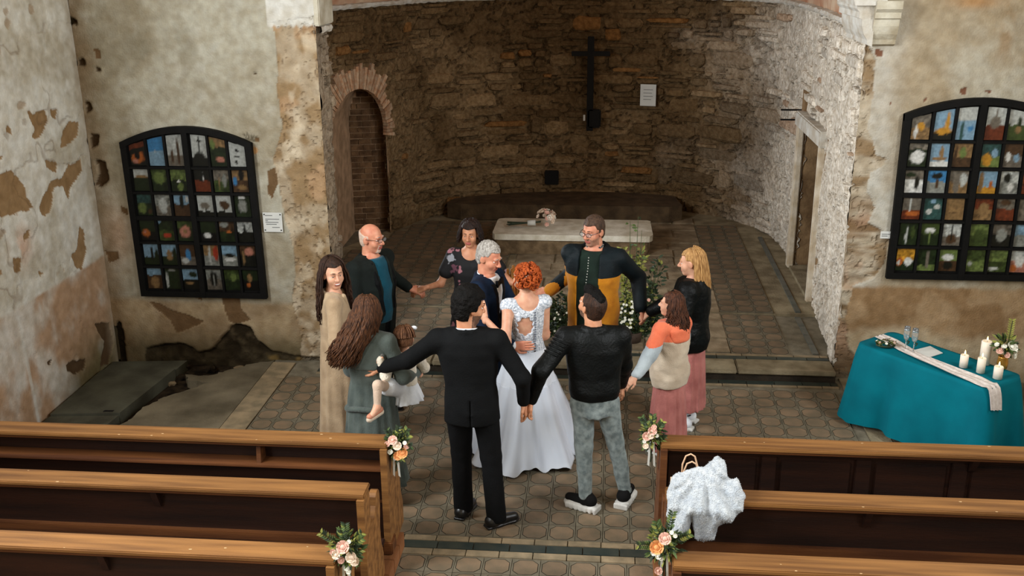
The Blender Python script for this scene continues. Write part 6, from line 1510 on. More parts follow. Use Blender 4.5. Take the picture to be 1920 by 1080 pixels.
S_ = Sol(.01); S_.cap(a_ + V3(.02, .025, -.045), a_ + V3(-.048, -.066, -.070), .025, .022); S_.carve(lambda P: -(P[:, 2] - (a_[2] - .052)) if False else (P[:, 2] - (a_[2] - .095)), .003); s.garment('sandal_sole', S_, CL_OFFW, .006)

# 10 man in the mustard jacket
s = Person('man with glasses in open mustard and black jacket before the altar', (-.09, 8.78), 1.83, math.pi - .25, head_face=math.pi - .62, head_pitch=-.12, skin_=SK_RED, stance=.12, build=1.15)
s.arm(1, J_flor_yel + V3(.085, -.02, .01), pole=(.3, -.4, -.8), hand=(-1, 0, -.25), normal=(0, -.6, 1)); s.arm(-1, J_yel_blond + V3(-.035, .02, .10), pole=(-.15, -.9, .1), hand=(.35, -.1, -1), normal=(1, -.4, .2))
s.body(shrink=.012, hands=((1, .5), (-1, .6)), beard=mat('light_stubble', srgb(178, 128, 102), .8, col2=srgb(150, 110, 90), scale=30)).face(H_SHORTBR).glasses()
s.hair_cap(H_SHORTBR, t=.008, front=.064, nape=-.075, rough=.004, fr=80, vol_top=.006)
S_ = Sol(.03); S_.prof(s.org, s.R, jtab(s, .80, .018, .19, .16, belly=.06)); collar(s, S_, .072, .014, 1.465, -150, 150, rise=.02); S_.noise(.005, 9)
s.garment('fleece', S_, CL_DKGREEN, .0115)
zp = MB()
for i in range(26):
    z = (1.42 - .022 * i) * s.k; q = s.torso_tab(.018, 0, .06); y = np.interp(z, [r_[0] for r_ in q], [r_[2] + r_[4] for r_ in q]) + .004
    zp.ball((s.R @ V3(.015, y, z)).tolist(), .006, u=6, w=5)
zp.build('zip', mat('pale_zip', srgb(176, 178, 170), .5), s.root, True)
S_ = Sol(.012); collar(s, S_, .066, .011, 1.492, -165, 165, rise=.012); s.garment('checked_collar', S_, mat('dark_check_cloth', srgb(30, 32, 34), .8, col2=srgb(150, 146, 138), scale=90, mix=(.52, .58)), .006)
k = s.k; S_ = Sol(.03); S_.prof(s.org, s.R, jtab(s, .70, .05, .235, .185, belly=.03)); s.sleeves(S_, .074, .068, .056, .015); collar(s, S_, .104, .034, 1.445, -130, 130, rise=.035); S_.carve(neckhole(s, .078)); S_.carve(vcut(s, 1.46, .68, .088, .105, .0, .01)); S_.noise(.011, (7, 7, 6), 17)
def yel(lc, wc):
    y = (lc[:, 2] < 1.26 * k) & (np.abs(lc[:, 0]) < .30 * k)
    d = wc - s.sh[1]; u = nrm(s.wri[1] - s.sh[1]); along = d @ u; perp = d - along[:, None] * u
    arm_ = (along > .13) & (along < .50) & (lc[:, 0] > .20 * k) & ((perp @ V3(0, -1, .35)) > -.012)
    la = s.near_arm(wc, -1, .085 * k) & (lc[:, 0] < -.19 * k)
    return (y & ~la | arm_)
s.garment('jacket', S_, [CL_PET, CL_YEL], .0115, fmat=yel)
s.trousers(CL_BLACK2, low=.045)
for q in (1, -1): s.shoe(q, CL_LEATHER)

# 11 blond girl in the black puffer
s = Person('girl with long blond hair in black puffer jacket and pink skirt, facing left', (.76, 8.44), 1.64, 1.15, head_face=1.35, head_pitch=-.10, female=True, stance=.08, feet={1: (.09, .02, .1), -1: (-.09, .0, -.1)})
s.arm(1, J_yel_blond + V3(.035, .0, .06), pole=(.6, -.6, -.2), hand=(-.7, .1, -.6), normal=(-.4, -.6, .7)); s.arm(-1, s.L(-.2, .14, .84), pole=(-.6, -.6, 0))
s.body(shrink=.008, hands=((1, .6), (-1, .5))).face(H_BLOND)
cap_ = s.hair_cap(H_BLOND, t=.010, front=.066, side=-.01, nape=-.06, rough=.004, fr=60, build=False)
emit('hair', [cap_] + s.strands(190, .36, az=(108, 255), wave=.006, rad=.006, spread=.45, seed=12, back=.12), H_BLOND, s.root, s.org)
k = s.k; S_ = Sol(.03); S_.prof(s.org, s.R, jtab(s, .80, .055, .205, .165)); s.sleeves(S_, .090, .078, .058, .015); collar(s, S_, .100, .034, 1.445, rise=.015); S_.carve(neckhole(s, .07)); S_.noise(.013, (9, 9, 13), 41)
s.garment('puffer_jacket', S_, CL_PUFF)
def skirt(s, z0, z1, w0, w1, m_, n=15, amp=.05):
    k = s.k; S_ = Sol(.02); S_.prof(s.org, s.R, [(z0 * k, w0 * k, w0 * .85 * k), ((z0 + z1) / 2 * k, (w0 * .6 + w1 * .4) * k, (w0 * .6 + w1 * .4) * .82 * k), (z1 * k, w1 * k, w1 * .76 * k)], (n, amp, .01, 3)); s.garment('skirt', S_, m_, .0105)
skirt(s, .20, 1.0, .20, .165, CL_PINK)
for q in (1, -1): s.shoe(q, CL_WHITE, CL_WSOLE, chunk=.008, name='sneaker')
b = MB()
for q in (1, -1): b.tube([(s.ank[q] - s.org + s.R @ V3(-.05, y, z)).tolist() for y, z in ((.10, -.045), (.02, -.035), (-.05, .0))], .006, 6)
b.build('shoe_stripe', CL_LEATHER, s.root)

# 12 younger girl in the coral windbreaker
s = Person('girl with curly brown hair in coral and white windbreaker, reaching for a hand', (.56, 7.88), 1.43, .75, head_face=1.15, head_pitch=.08, female=True, stance=.07)
s.arm(-1, J_jean_girl + V3(.035, .02, .05), pole=(-.3, -.8, -.2), hand=(-.75, -.35, -.6), normal=(-.3, -.6, .7)); s.arm(1, s.L(.18, .14, .80 * s.k), pole=(.6, -.6, 0))
s.body(shrink=.006, hands=((1, .5), (-1, .6))).face(H_BROWN)
cap_ = s.hair_cap(H_BROWN, t=.012, front=.070, side=-.005, nape=-.06, rough=.006, fr=50, build=False)
emit('hair', [cap_] + s.strands(210, .30, az=(75, 272), wave=.020, rad=.0075, spread=.7, seed=15, back=.15, nwav=3.2), hairm('hair_chestnut', srgb(92, 54, 34), srgb(44, 26, 18)), s.root, s.org)
hc_ = MB().tube([(s.HL(.05, -.06 + .02 * t, .10 - .03 * t) - s.org).tolist() for t in (0, .5, 1)], .006, 6).build('hair_clip', mat('gold_clip', srgb(196, 168, 120), .35), s.root)
k = s.k; S_ = Sol(.03); S_.prof(s.org, s.R, jtab(s, .80, .045, .195, .16)); s.sleeves(S_, .076, .068, .050, .03); collar(s, S_, .092, .026, 1.44, rise=.01); S_.carve(neckhole(s, .07)); S_.noise(.018, (8, 8, 9), 51)
def wb_(lc, wc):
    yoke = lc[:, 2] > 1.30 * k + .04 * np.abs(lc[:, 0]); arm_ = (s.near_arm(wc, 1, .088 * k) | s.near_arm(wc, -1, .088 * k)) & (np.abs(lc[:, 0]) > .16 * k)
    return np.where(yoke, 1, np.where(arm_, 2, 0))
s.garment('windbreaker', S_, [CL_OFFW, CL_ORANGE, CL_BLUEW], .0105, fmat=wb_)
S_ = Sol(.03); 
for a in np.linspace(-1.3, 1.3, 7): S_.cap(s.L(math.sin(a) * .11 * k, -.09 * k - .05 * k * math.cos(a), 1.40 * k), s.L(math.sin(a) * .10 * k, -.10 * k - .06 * k * math.cos(a), 1.31 * k), .030 * k, .024 * k)
S_.noise(.006, 14); s.garment('hood', S_, CL_ORANGE, .010)
skirt(s, .08, .98, .215, .165, CL_PINK, 13, .07)
for q in (1, -1): s.shoe(q, CL_WHITE, CL_WSOLE, name='sneaker')
# ------------------------------------------------------------------ flowers and table setting
M_leafA = mat('leaf_green', srgb(86, 104, 52), .6, col2=srgb(52, 70, 34), scale=12); M_leafB = mat('leaf_dark', srgb(44, 58, 32), .55, col2=srgb(28, 40, 24), scale=12); M_leafC = mat('leaf_yellow_green', srgb(150, 150, 70), .6, col2=srgb(108, 112, 52), scale=12)
M_stem = mat('stem_green', srgb(62, 72, 40), .7); M_rosew = mat('rose_cream', srgb(232, 214, 192), .7, col2=srgb(214, 188, 164), scale=20); M_rosep = mat('rose_blush', srgb(228, 186, 168), .7, col2=srgb(208, 156, 138), scale=20); M_roseo = mat('rose_apricot', srgb(232, 166, 106), .7, col2=srgb(214, 136, 76), scale=20); M_whitef = mat('white_blossom', srgb(232, 230, 216), .7)
M_ribbon = mat('pale_ribbon', srgb(206, 206, 198), .5, sheen=.3)
def leaf(b, p, d, n, L, w, mi=0, bend=.2):
    p, d = V3(p), nrm(d); n = V3(n); sdir = np.cross(d, n); sdir = sdir / (np.linalg.norm(sdir) + 1e-6); up = np.cross(sdir, d); v = []; ts = (0, .3, .65, 1.0); ws = (.12, 1.0, .75, .02)
    for t, q in zip(ts, ws):
        c = p + d * L * t - up * bend * L * t * t
        v += [(c - sdir * w * q + up * w * .25 * q).tolist(), c.tolist(), (c + sdir * w * q + up * w * .25 * q).tolist()]
    f = []
    for i in range(3): f += [(i * 3, i * 3 + 1, i * 3 + 4, i * 3 + 3), (i * 3 + 1, i * 3 + 2, i * 3 + 5, i * 3 + 4)]
    b.add(v, f, mi)
def rose_mesh(name, m_):
    b = MB(); b.ball((0, 0, .35), .42, u=10, w=7, sc=(1, 1, .9))
    for ring, (n, r, tilt, sz) in enumerate(((4, .28, .15, .55), (5, .5, .45, .68), (6, .72, .85, .78))):
        for i in range(n):
            a = 2 * math.pi * (i + .5 * ring) / n; ca, sa = math.cos(a), math.sin(a); v = []
            for t in (0, .5, 1):
                for q in (-1, -.4, .4, 1):
                    rad = r * (.45 + .55 * t) + tilt * .35 * t; aa = a + q * (.75 if ring < 2 else .62) * (1 - .25 * t * abs(q)); z = .05 + sz * math.sin(t * 1.45) * (1 - .18 * q * q) - tilt * .22 * t
                    v.append((rad * math.cos(aa), rad * math.sin(aa), z))
            b.add(v, [(j * 4 + k, j * 4 + k + 1, (j + 1) * 4 + k + 1, (j + 1) * 4 + k) for j in range(2) for k in range(3)])
    me = bpy.data.meshes.new(name); me.from_pydata(b.v, [], b.f); me.materials.append(m_); me.polygons.foreach_set('use_smooth', [True] * len(b.f)); me.update(); return me
ROSE = {'w': rose_mesh('rose_cream', M_rosew), 'p': rose_mesh('rose_blush', M_rosep), 'o': rose_mesh('rose_apricot', M_roseo), 's': rose_mesh('small_white_blossom', M_whitef)}
def put_rose(par, kind, loc, nrm_, size, name='rose'):
    o = bpy.data.objects.new(name, ROSE[kind]); link(o, par); z = Vector(nrm_).normalized(); o.rotation_mode = 'QUATERNION'; o.rotation_quaternion = z.to_track_quat('Z', 'Y') @ Matrix.Rotation(rnd.uniform(0, 6), 3, 'Z').to_quaternion(); o.location = loc; o.scale = (size,) * 3; return o
def spray(par, blossoms, nleaf, ext, mats=(0, 1), seed=1, view=(0, -.8, .6), leafL=(.05, .09), down=.35, ribbon=True, sprigs=5, name='foliage'):
    """bouquet about the parent's origin: leaves in an ellipsoid ext, roses on its viewer-facing side"""
    r = random.Random(seed); b = MB(); ext = V3(ext)
    for i in range(nleaf):
        d = nrm([r.gauss(0, 1), r.gauss(0, .8) - .2, r.gauss(0, 1)]); p = d * ext * r.uniform(.25, .85); leaf(b, p, nrm(d + V3(r.uniform(-.5, .5), r.uniform(-.5, .3), r.uniform(-.4, .5))), (r.uniform(-1, 1), r.uniform(-1, 0), 1), r.uniform(*leafL), r.uniform(.006, .011), r.choice(mats))
    for i in range(sprigs):
        d = nrm([r.uniform(-1, 1), r.uniform(-.7, .2), r.uniform(-.1, 1.2)]); a = d * ext * .5; e = d * ext * r.uniform(1.25, 1.7)
        b.tube([a.tolist(), ((a + e) / 2 + V3(0, 0, .01)).tolist(), e.tolist()], .0022, 5, 1)
        for t in np.linspace(.3, 1, 7):
            for q in (1, -1): leaf(b, a + (e - a) * t, nrm((e - a) * .6 + np.cross(e - a, V3(0, -1, .3)) * q), (0, -1, .5), .03, .007, r.choice(mats))
    for i in range(5): b.tube([(r.uniform(-.02, .02), r.uniform(-.02, .02), 0), (r.uniform(-.03, .03), r.uniform(-.03, .0), -ext[2] * 1.5)], .003, 5, 1)
    tag(b.build(name, [M_leafA, M_leafB, M_leafC], par), kind='stuff')
    for (x, y, z, kind, size) in blossoms: put_rose(par, kind, (x, y, z), (x * 2.2 + view[0], y * 1.2 + view[1], z * 1.6 + view[2]), size, 'rose' if kind != 's' else 'blossom')
    if ribbon:
        for q in (1, -1): MB().prism([(-.006 + .012 * q, -.02), (.006 + .012 * q, -.02), (.02 * q + .009, -ext[2] * 1.7), (.02 * q - .005, -ext[2] * 1.6)], 'y', -.045 - .004 * q, -.042 - .004 * q).build('ribbon', M_ribbon, par)
def bench_bouquet(loc, label, blossoms, seed, ext=(.085, .055, .12)):
    t = tag(empty('bench_bouquet', loc), label, 'bouquet', 'bouquets tied to the bench ends'); spray(t, blossoms, 260, ext, (0, 0, 1, 1, 2), seed, leafL=(.028, .055)); return t
bench_bouquet((AL + .05, 6.10, .90), 'bouquet with apricot and blush roses on the front left bench end', [(-.01, -.05, .07, 'p', .032), (.02, -.06, .035, 'w', .03), (.05, -.055, -.02, 'o', .036), (.02, -.055, -.04, 'o', .03), (-.05, -.05, .04, 'p', .02), (.075, -.03, .02, 'p', .02), (-.03, -.06, -.01, 's', .018), (.065, -.04, .05, 's', .014), (.0, -.05, -.06, 's', .015)], 2)
bench_bouquet(tuple(W(650, 1030, 4.74)), 'bouquet of cream roses on the nearest left bench end', [(.0, -.06, .05, 'p', .036), (.04, -.06, -.01, 'w', .03), (-.04, -.06, .0, 'w', .024), (.055, -.05, -.04, 'w', .026), (-.015, -.06, -.03, 'p', .02), (-.06, -.05, .01, 'p', .018), (.01, -.06, -.08, 's', .014), (.02, -.06, -.10, 's', .014), (.03, -.05, .08, 's', .012)], 6, (.095, .06, .13))
bench_bouquet(tuple(W(1222, 818, 6.24)), 'bouquet of blush and white roses on the front right bench end', [(.0, -.05, .06, 'p', .03), (-.035, -.05, .02, 'p', .03), (-.01, -.06, .03, 'w', .022), (-.04, -.05, -.05, 'w', .02), (.03, -.05, .03, 's', .014), (-.05, -.04, -.02, 's', .014), (.01, -.05, .09, 'p', .018)], 9)
bench_bouquet(tuple(W(1246, 1022, 4.90)), 'bouquet with one peach rose on the nearest right bench end', [(-.045, -.06, .02, 'o', .038), (-.005, -.06, .075, 'p', .034), (-.06, -.05, -.02, 's', .016), (-.035, -.06, -.035, 's', .016), (-.02, -.06, -.045, 's', .014), (-.03, -.05, -.13, 'p', .022), (.03, -.05, .11, 's', .012), (.05, -.05, .09, 's', .012)], 12, (.10, .06, .14))

# bridal bouquet lying on the altar
t = tag(empty('bridal_bouquet', (-.90, 13.55, P2 + .30)), 'bouquet of dried cream and apricot flowers lying on the altar', 'bouquet')
r = random.Random(3); b = MB()
for i in range(16):
    a = (-.40 + r.uniform(-.05, .02), r.uniform(-.07, .07), .03 + r.uniform(-.015, .02)); b.tube([a, (-.12, r.uniform(-.02, .02), .05), (.02, r.uniform(-.05, .05), .07)], .006, 5)
b.build('stems', M_leafB, t); MB().tube([(-.16, 0, .05), (-.05, 0, .055)], [.036, .040], 12).build('wrap', M_ribbon, t, True)
for i in range(34):
    d = nrm([r.uniform(-.5, 1.1), r.gauss(0, .8), r.uniform(-.1, 1)]); p = V3(.09, 0, .09) + d * V3(.13, .17, .14); put_rose(t, r.choice('wwpwws'), p.tolist(), d.tolist(), r.uniform(.026, .044), 'blossom')

# greenery at the foot of the altar steps
def shrub(label, base, stems, seed, mats, blossoms=(), leafL=(.04, .07), w=.013):
    t = tag(empty('greenery_arrangement', base), label, 'plant', 'greenery standing at the altar step'); r = random.Random(seed); b = MB(); fo = MB()
    for (dx, dy, h, n, mi) in stems:
        pts_ = [(dx * .15, dy * .15, 0), (dx * .5, dy * .5, h * .35), (dx * .85, dy * .85, h * .7), (dx, dy, h)]; b.tube(pts_, [.006, .005, .004, .002], 5)
        for i in range(n):
            q = r.uniform(.15, 1); j = min(2, int(q * 3)); f = q * 3 - j; p = V3(pts_[j]) * (1 - f) + V3(pts_[j + 1]) * f; d = nrm([r.gauss(0, 1), r.gauss(0, 1), r.uniform(-.2, .9)]); leaf(fo, p + d * r.uniform(0, .05), d, (r.uniform(-1, 1), -1, .6), r.uniform(*leafL), r.uniform(.7, 1.2) * w, mi if r.random() < .75 else r.choice(mats))
    b.build('stems', M_stem, t); tag(fo.build('foliage', [M_leafA, M_leafB, M_leafC], t), kind='stuff')
    for (x, y, z, kind, size) in blossoms: put_rose(t, kind, (x, y, z), (x, -1, .7), size, 'blossom')
    MB().lathe([(.07, 0), (.10, .01), (.115, .12), (.105, .125), (.10, .11)], 18).build('pot', mat('dark_clay_pot', srgb(64, 50, 40), .8), t, True)
    return t
r = random.Random(8)
b0 = on_z(1062, 640, PLAT_Z); st = [(r.uniform(-.28, .26), r.uniform(-.12, .15), r.uniform(.22, .55), 42, r.choice((0, 1, 1))) for _ in range(16)]
shrub('low dark green plant with tiny white flowers left of the jacketed man', b0, st, 4, (0, 1), [(r.uniform(-.25, .2), -.14, r.uniform(.1, .4), 's', .011) for _ in range(22)])
b0 = on_z(1184, 640, PLAT_Z)
st = [(r.uniform(-.12, .10), r.uniform(-.1, .1), r.uniform(.75, 1.05), 60, 2) for _ in range(9)] + [(r.uniform(.05, .30), r.uniform(-.1, .1), r.uniform(.5, .95), 40, 1) for _ in range(9)] + [(r.uniform(-.3, .3), r.uniform(-.1, .1), r.uniform(.2, .5), 46, r.choice((0, 1))) for _ in range(12)] + [(-.05, .0, 1.32, 14, 0), (.03, .02, 1.36, 12, 0), (.07, 0, 1.22, 12, 0)]
shrub('tall leafy arrangement with yellow green sprigs right of the jacketed man', b0, st, 5, (0, 1, 2), [(r.uniform(-.14, .02), -.15, r.uniform(.18, .5), 's', .013) for _ in range(30)] + [(.12, -.1, .42, 'o', .026), (.14, -.1, .36, 'p', .022), (.16, -.1, .5, 'p', .018)])
t = tag(empty('dried_flower_bundle', (-.86, 9.62, PLAT_Z)), 'amber dried flower bundle glimpsed between groom and bride', 'bouquet'); b = MB(); r = random.Random(21)
M_amber = mat('amber_dried_stalks', srgb(206, 146, 74), .8, col2=srgb(170, 104, 44), scale=14)
for i in range(60):
    a = r.uniform(0, 6.3); q = r.uniform(.02, .16); b.tube([(0, 0, 0), (q * math.cos(a) * .6, q * math.sin(a) * .4, .45), (q * math.cos(a), q * math.sin(a) * .6, r.uniform(.75, 1.0))], [.004, .010, .016], 5)
b.build('stalks', M_amber, t, True); MB().lathe([(.09, 0), (.12, .02), (.13, .25), (.12, .26)], 18).build('vase', mat('brown_vase', srgb(96, 66, 40), .6), t, True)

# iron floor grate
q = on_z(805, 552, PLAT_Z); t = tag(empty('floor_grate', (q[0], q[1], PLAT_Z)), 'small rectangular iron frame set in the chancel tiles', 'grate')
for x0, x1, y0, y1 in ((-.16, .16, -.075, -.06), (-.16, .16, .06, .075), (-.16, -.145, -.06, .06), (.145, .16, -.06, .06)): MB().box(x0, x1, y0, y1, .002, .014).build('frame_bar', M_black, t)
MB().box(-.145, .145, -.06, .06, .002, .006).build('plate', M_step, t)

# ---- the little table
TA, TB, TC, TD = V3(2.66, 8.98, 0), V3(2.24, 8.68, 0), V3(3.03, 7.73, 0), V3(3.39, 7.99, 0)
ex = nrm(TC - TB); ey = nrm(V3(-ex[1], ex[0], 0)); TL, TWd = 1.24, .50; TO = (TA + TB + TC + TD) / 4; ang = math.atan2(ex[1], ex[0])
t = tag(empty('side_table', TO.tolist(), ang), 'small table hidden under the teal cloth', 'table')
MB().prism(rrect(-TL / 2 + .02, TL / 2 - .02, -TWd / 2 + .02, TWd / 2 - .02, .06), 'z', .70, .736).build('table_top', M_woodmid, t)
for x in (-1, 1):
    for y in (-1, 1): MB().box(x * (TL / 2 - .06) - .02, x * (TL / 2 - .06) + .02, y * (TWd / 2 - .06) - .02, y * (TWd / 2 - .06) + .02, 0, .70).build('leg', M_woodmid, t)
# cloth
def perim(n, hx, hy, r_):
    seg = [(2 * (hx - r_), 'l'), (math.pi / 2 * r_, 'a'), (2 * (hy - r_), 'l'), (math.pi / 2 * r_, 'a')] * 2; tot = sum(s_[0] for s_ in seg); out = []
    corners = [(-hx + r_, -hy), (hx - r_, -hy + r_), (hx, -hy + r_), (hx - r_, hy - r_), (hx - r_, hy), (-hx + r_, hy - r_), (-hx, hy - r_), (-hx + r_, -hy + r_)]
    dirs = [(1, 0), None, (0, 1), None, (-1, 0), None, (0, -1), None]; nor = [(0, -1), -90, (1, 0), 0, (0, 1), 90, (-1, 0), 180]
    for i in range(n):
        s_ = tot * i / n; j = 0
        while s_ > seg[j][0]: s_ -= seg[j][0]; j += 1
        if dirs[j]: p = (corners[j][0] + dirs[j][0] * s_, corners[j][1] + dirs[j][1] * s_); nn = nor[j]
        else:
            a = math.radians(nor[j]) + s_ / r_; nn = (math.cos(a), math.sin(a)); p = (corners[j][0] + r_ * nn[0], corners[j][1] + r_ * nn[1])
        out.append((p, nn, tot * i / n))
    return out, tot
NP = 320; per, ptot = perim(NP, TL / 2 + .004, TWd / 2 + .004, .07); vv = []; rows = 0
for q_ in (.0, .35, .7, .92, 1.0):
    vv += [(p[0] * q_ if q_ < 1 else p[0], p[1] * q_ if q_ < 1 else p[1], .742 + (.001 if q_ < .9 else 0)) for p, nn, s_ in per]; rows += 1
for j in range(1, 27):
    tt = j / 26
    for p, nn, s_ in per:
        cornr = max(0, (abs(p[0]) / (TL / 2)) ** 8) * max(0, (abs(p[1]) / (TWd / 2)) ** 8)
        fold = .034 * math.sin(s_ * 13 + 1.6 * math.sin(s_ * 4)) + .016 * math.sin(s_ * 29 + 2) * math.sin(s_ * 3 + 1) + .04 * cornr * math.sin(s_ * 9)
        off = .012 * min(1, tt * 8) + .07 * tt + (tt ** .8) * fold + .07 * cornr * tt
        lift = .05 * math.sin(s_ * 2.1 + .5) * tt ** 3
        z = .742 - .006 * min(1, tt * 10) - .728 * tt + max(0, lift)
        vv.append((p[0] + nn[0] * off, p[1] + nn[1] * off, max(z, .006)))
    rows += 1
M_tealc = mat('teal_tablecloth', srgb(0, 108, 122), .8, col2=srgb(0, 94, 108), scale=3, bump=.08, bscale=200, spec=.1)
o = mesh_obj('tablecloth', vv, [(j * NP + i, (j + 1) * NP + i, (j + 1) * NP + (i + 1) % NP, j * NP + (i + 1) % NP) for j in range(rows - 1) for i in range(NP)], M_tealc, None, True)
o.location = TO.tolist(); o.rotation_euler = (0, 0, ang); tag(o, 'teal cloth draped to the floor over the small table', 'tablecloth')
# runner
ctr = [V3(on_z(px, py, .75)) for px, py in ((1648, 630), (1672, 640), (1697, 655), (1740, 676), (1789, 697), (1830, 712), (1853, 722))]
pts_ = []
for i in range(len(ctr) - 1):
    for tq in np.linspace(0, 1, 6)[:-1]: pts_.append(ctr[i] + (ctr[i + 1] - ctr[i]) * tq)
pts_.append(ctr[-1]); d = nrm(pts_[-1] - pts_[-4]); last = pts_[-1]
ex_out = nrm(V3(ex[0], ex[1], 0))
for dz, do in ((.004, .03), (-.02, .055), (-.07, .072), (-.13, .085), (-.19, .095)): pts_.append(last + ex_out * do + V3(0, 0, dz))
vv, ff = [], []; NW = 13
for i, p in enumerate(pts_):
    tn = nrm(V3(*(pts_[min(i + 1, len(pts_) - 1)] - pts_[max(i - 1, 0)])[:2], 0)); sd = V3(-tn[1], tn[0], 0); w_ = .062 + .018 * (i / len(pts_))
    for k_ in range(NW):
        u_ = k_ / (NW - 1) * 2 - 1; vv.append((p + sd * u_ * w_ + V3(0, 0, .006 + .004 * math.sin(u_ * 9 + i * .25) + .003 * math.sin(u_ * 4 - i * .4))).tolist() if i <= len(pts_) - 6 else (p + sd * u_ * w_ + tn * .012 * math.sin(u_ * 10) + V3(0, 0, .006 - .02 * u_ * (i == len(pts_) - 1))).tolist())
ff = [(i * NW + k_, i * NW + k_ + 1, (i + 1) * NW + k_ + 1, (i + 1) * NW + k_) for i in range(len(pts_) - 1) for k_ in range(NW - 1)]
tag(mesh_obj('table_runner', vv, ff, mat('white_gauze', srgb(222, 212, 204), .8, col2=srgb(200, 188, 180), scale=30, bump=.3, bscale=90), None, True), 'narrow white gauze runner laid across the teal table', 'runner')
# glasses
M_glass = mat('clear_glass', (.95, .97, .97), .03, trans=.9, spec=.6)
for (px, py), lb in (((1697, 656), 'left champagne glass on the teal table'), ((1712, 660), 'right champagne glass on the teal table')):
    q = on_z(px, py, .75); t = tag(empty('champagne_glass', q), lb, 'glass', 'two champagne glasses')
    MB().lathe([(.032, 0), (.033, .003), (.006, .008)], 20).build('foot', M_glass, t, True); MB().tube([(0, 0, .005), (0, 0, .09)], .004, 8).build('stem', M_glass, t, True)
    MB().lathe([(.005, .088), (.020, .105), (.027, .14), (.027, .18), (.024, .215), (.022, .215), (.025, .18), (.025, .142), (.018, .112), (.004, .098)], 22).build('bowl', M_glass, t, True)
    MB().tube([(.012, -.01, .06), (.02, -.02, .085), (.0, -.025, .095)], .006, 6).build('ribbon_bow', M_leafB, t)
# papers
c4 = [on_z(*p_, .75) for p_ in ((1712, 657), (1744, 649), (1768, 662), (1739, 671))]
b = MB().prism([p_[:2] for p_ in c4][::-1], 'z', .748, .752); tag(b.build('paper_sheet', M_paper), 'white sheet of paper lying on the teal table', 'paper')
# candles
M_wax = mat('candle_wax', srgb(240, 228, 210), .5, sss=.2); M_flame = mat('candle_flame', srgb(255, 200, 120), .5, emit=((1, .62, .22), 9.0))
for (px, py, r_, h_), lb in (((1806, 688, .033, .11), 'small pillar candle nearest the paper on the teal table'), ((1838, 698, .033, .13), 'middle slim pillar candle on the teal table'), ((1870, 709, .036, .105), 'small pillar candle at the right front corner of the teal table'), ((1845, 682, .043, .205), 'tallest pillar candle on the teal table')):
    q = on_z(px, py, .75); t = tag(empty('pillar_candle', q), lb, 'candle', 'lit pillar candles'); MB().lathe([(r_, 0), (r_, h_ - .006), (r_ - .005, h_), (r_ - .012, h_ - .006), (.003, h_ - .010)], 22).build('wax', M_wax, t, True)
    MB().tube([(0, 0, h_ - .012), (0, 0, h_ + .010)], .0015, 5).build('wick', M_black, t); MB().lathe([(.001, .006), (.006, .014), (.0065, .021), (.003, .033), (.0006, .042)], 10, c=(0, 0, h_)).build('flame', M_flame, t, True)
# vase with flowers, wreath
q = on_z(1878, 690, .75); t = tag(empty('flower_vase', q), 'gold vase of white flowers and greenery on the teal table', 'vase')
MB().lathe([(.035, 0), (.040, .005), (.045, .05), (.038, .095), (.040, .105), (.034, .105), (.030, .09)], 20).build('vase', mat('gold_lustre_glass', srgb(196, 140, 62), .25, metal=.6), t, True)
fl = empty('arrangement', (0, 0, .20), parent=t)
r = random.Random(31); b = MB()
for i in range(120):
    d = nrm([r.gauss(0, 1), r.gauss(0, 1), r.gauss(.2, .8)]); leaf(b, V3(0, 0, .20) + d * V3(.07, .06, .08) * r.uniform(.3, 1), d, (0, -1, .5), r.uniform(.04, .07), .011, r.choice((0, 0, 1, 2)))
b.tube([(0, 0, .1), (.02, 0, .25), (.03, 0, .42)], .003, 5, 1)
for z_ in np.linspace(.26, .42, 9):
    for q_ in (1, -1): leaf(b, (.025, 0, z_), (q_, -.2, .6), (0, -1, .3), .035, .008, 2)
bpy.data.objects.remove(fl); tag(b.build('foliage', [M_leafA, M_leafB, M_leafC], t), kind='stuff')
for (x, y, z, kd, sz) in ((.03, -.05, .20, 's', .045), (.06, -.02, .18, 's', .036), (-.05, -.05, .17, 'p', .030), (-.03, -.06, .21, 's', .022), (.0, -.06, .14, 'p', .024), (.065, -.03, .13, 's', .03), (-.07, -.02, .21, 's', .02)): put_rose(t, kd, (x, y, z), (x, -.06, z - .12), sz)
q = on_z(1660, 650, .75); t = tag(empty('small_wreath', (q[0], q[1], .755)), 'small green wreath with cream buds at the left end of the teal table', 'wreath'); b = MB()
for i in range(130):
    a = r.uniform(0, 6.3); c_ = V3(.075 * math.cos(a), .05 * math.sin(a), .02 + r.uniform(0, .02)); d = nrm([r.gauss(0, 1), r.gauss(0, 1), r.uniform(.1, .9)]); leaf(b, c_, d, (0, 0, 1), r.uniform(.02, .04), .008, r.choice((0, 1, 2)))
b.tube([(.075 * math.cos(a), .05 * math.sin(a), .012) for a in np.linspace(0, 6.28, 20)], .009, 6, 1)
tag(b.build('foliage', [M_leafA, M_leafB, M_leafC], t), kind='stuff')
for i in range(14):
    a = r.uniform(0, 6.3); put_rose(t, r.choice('wps'), (.075 * math.cos(a), .05 * math.sin(a), .04), (math.cos(a), math.sin(a), 1.2), .012, 'bud')

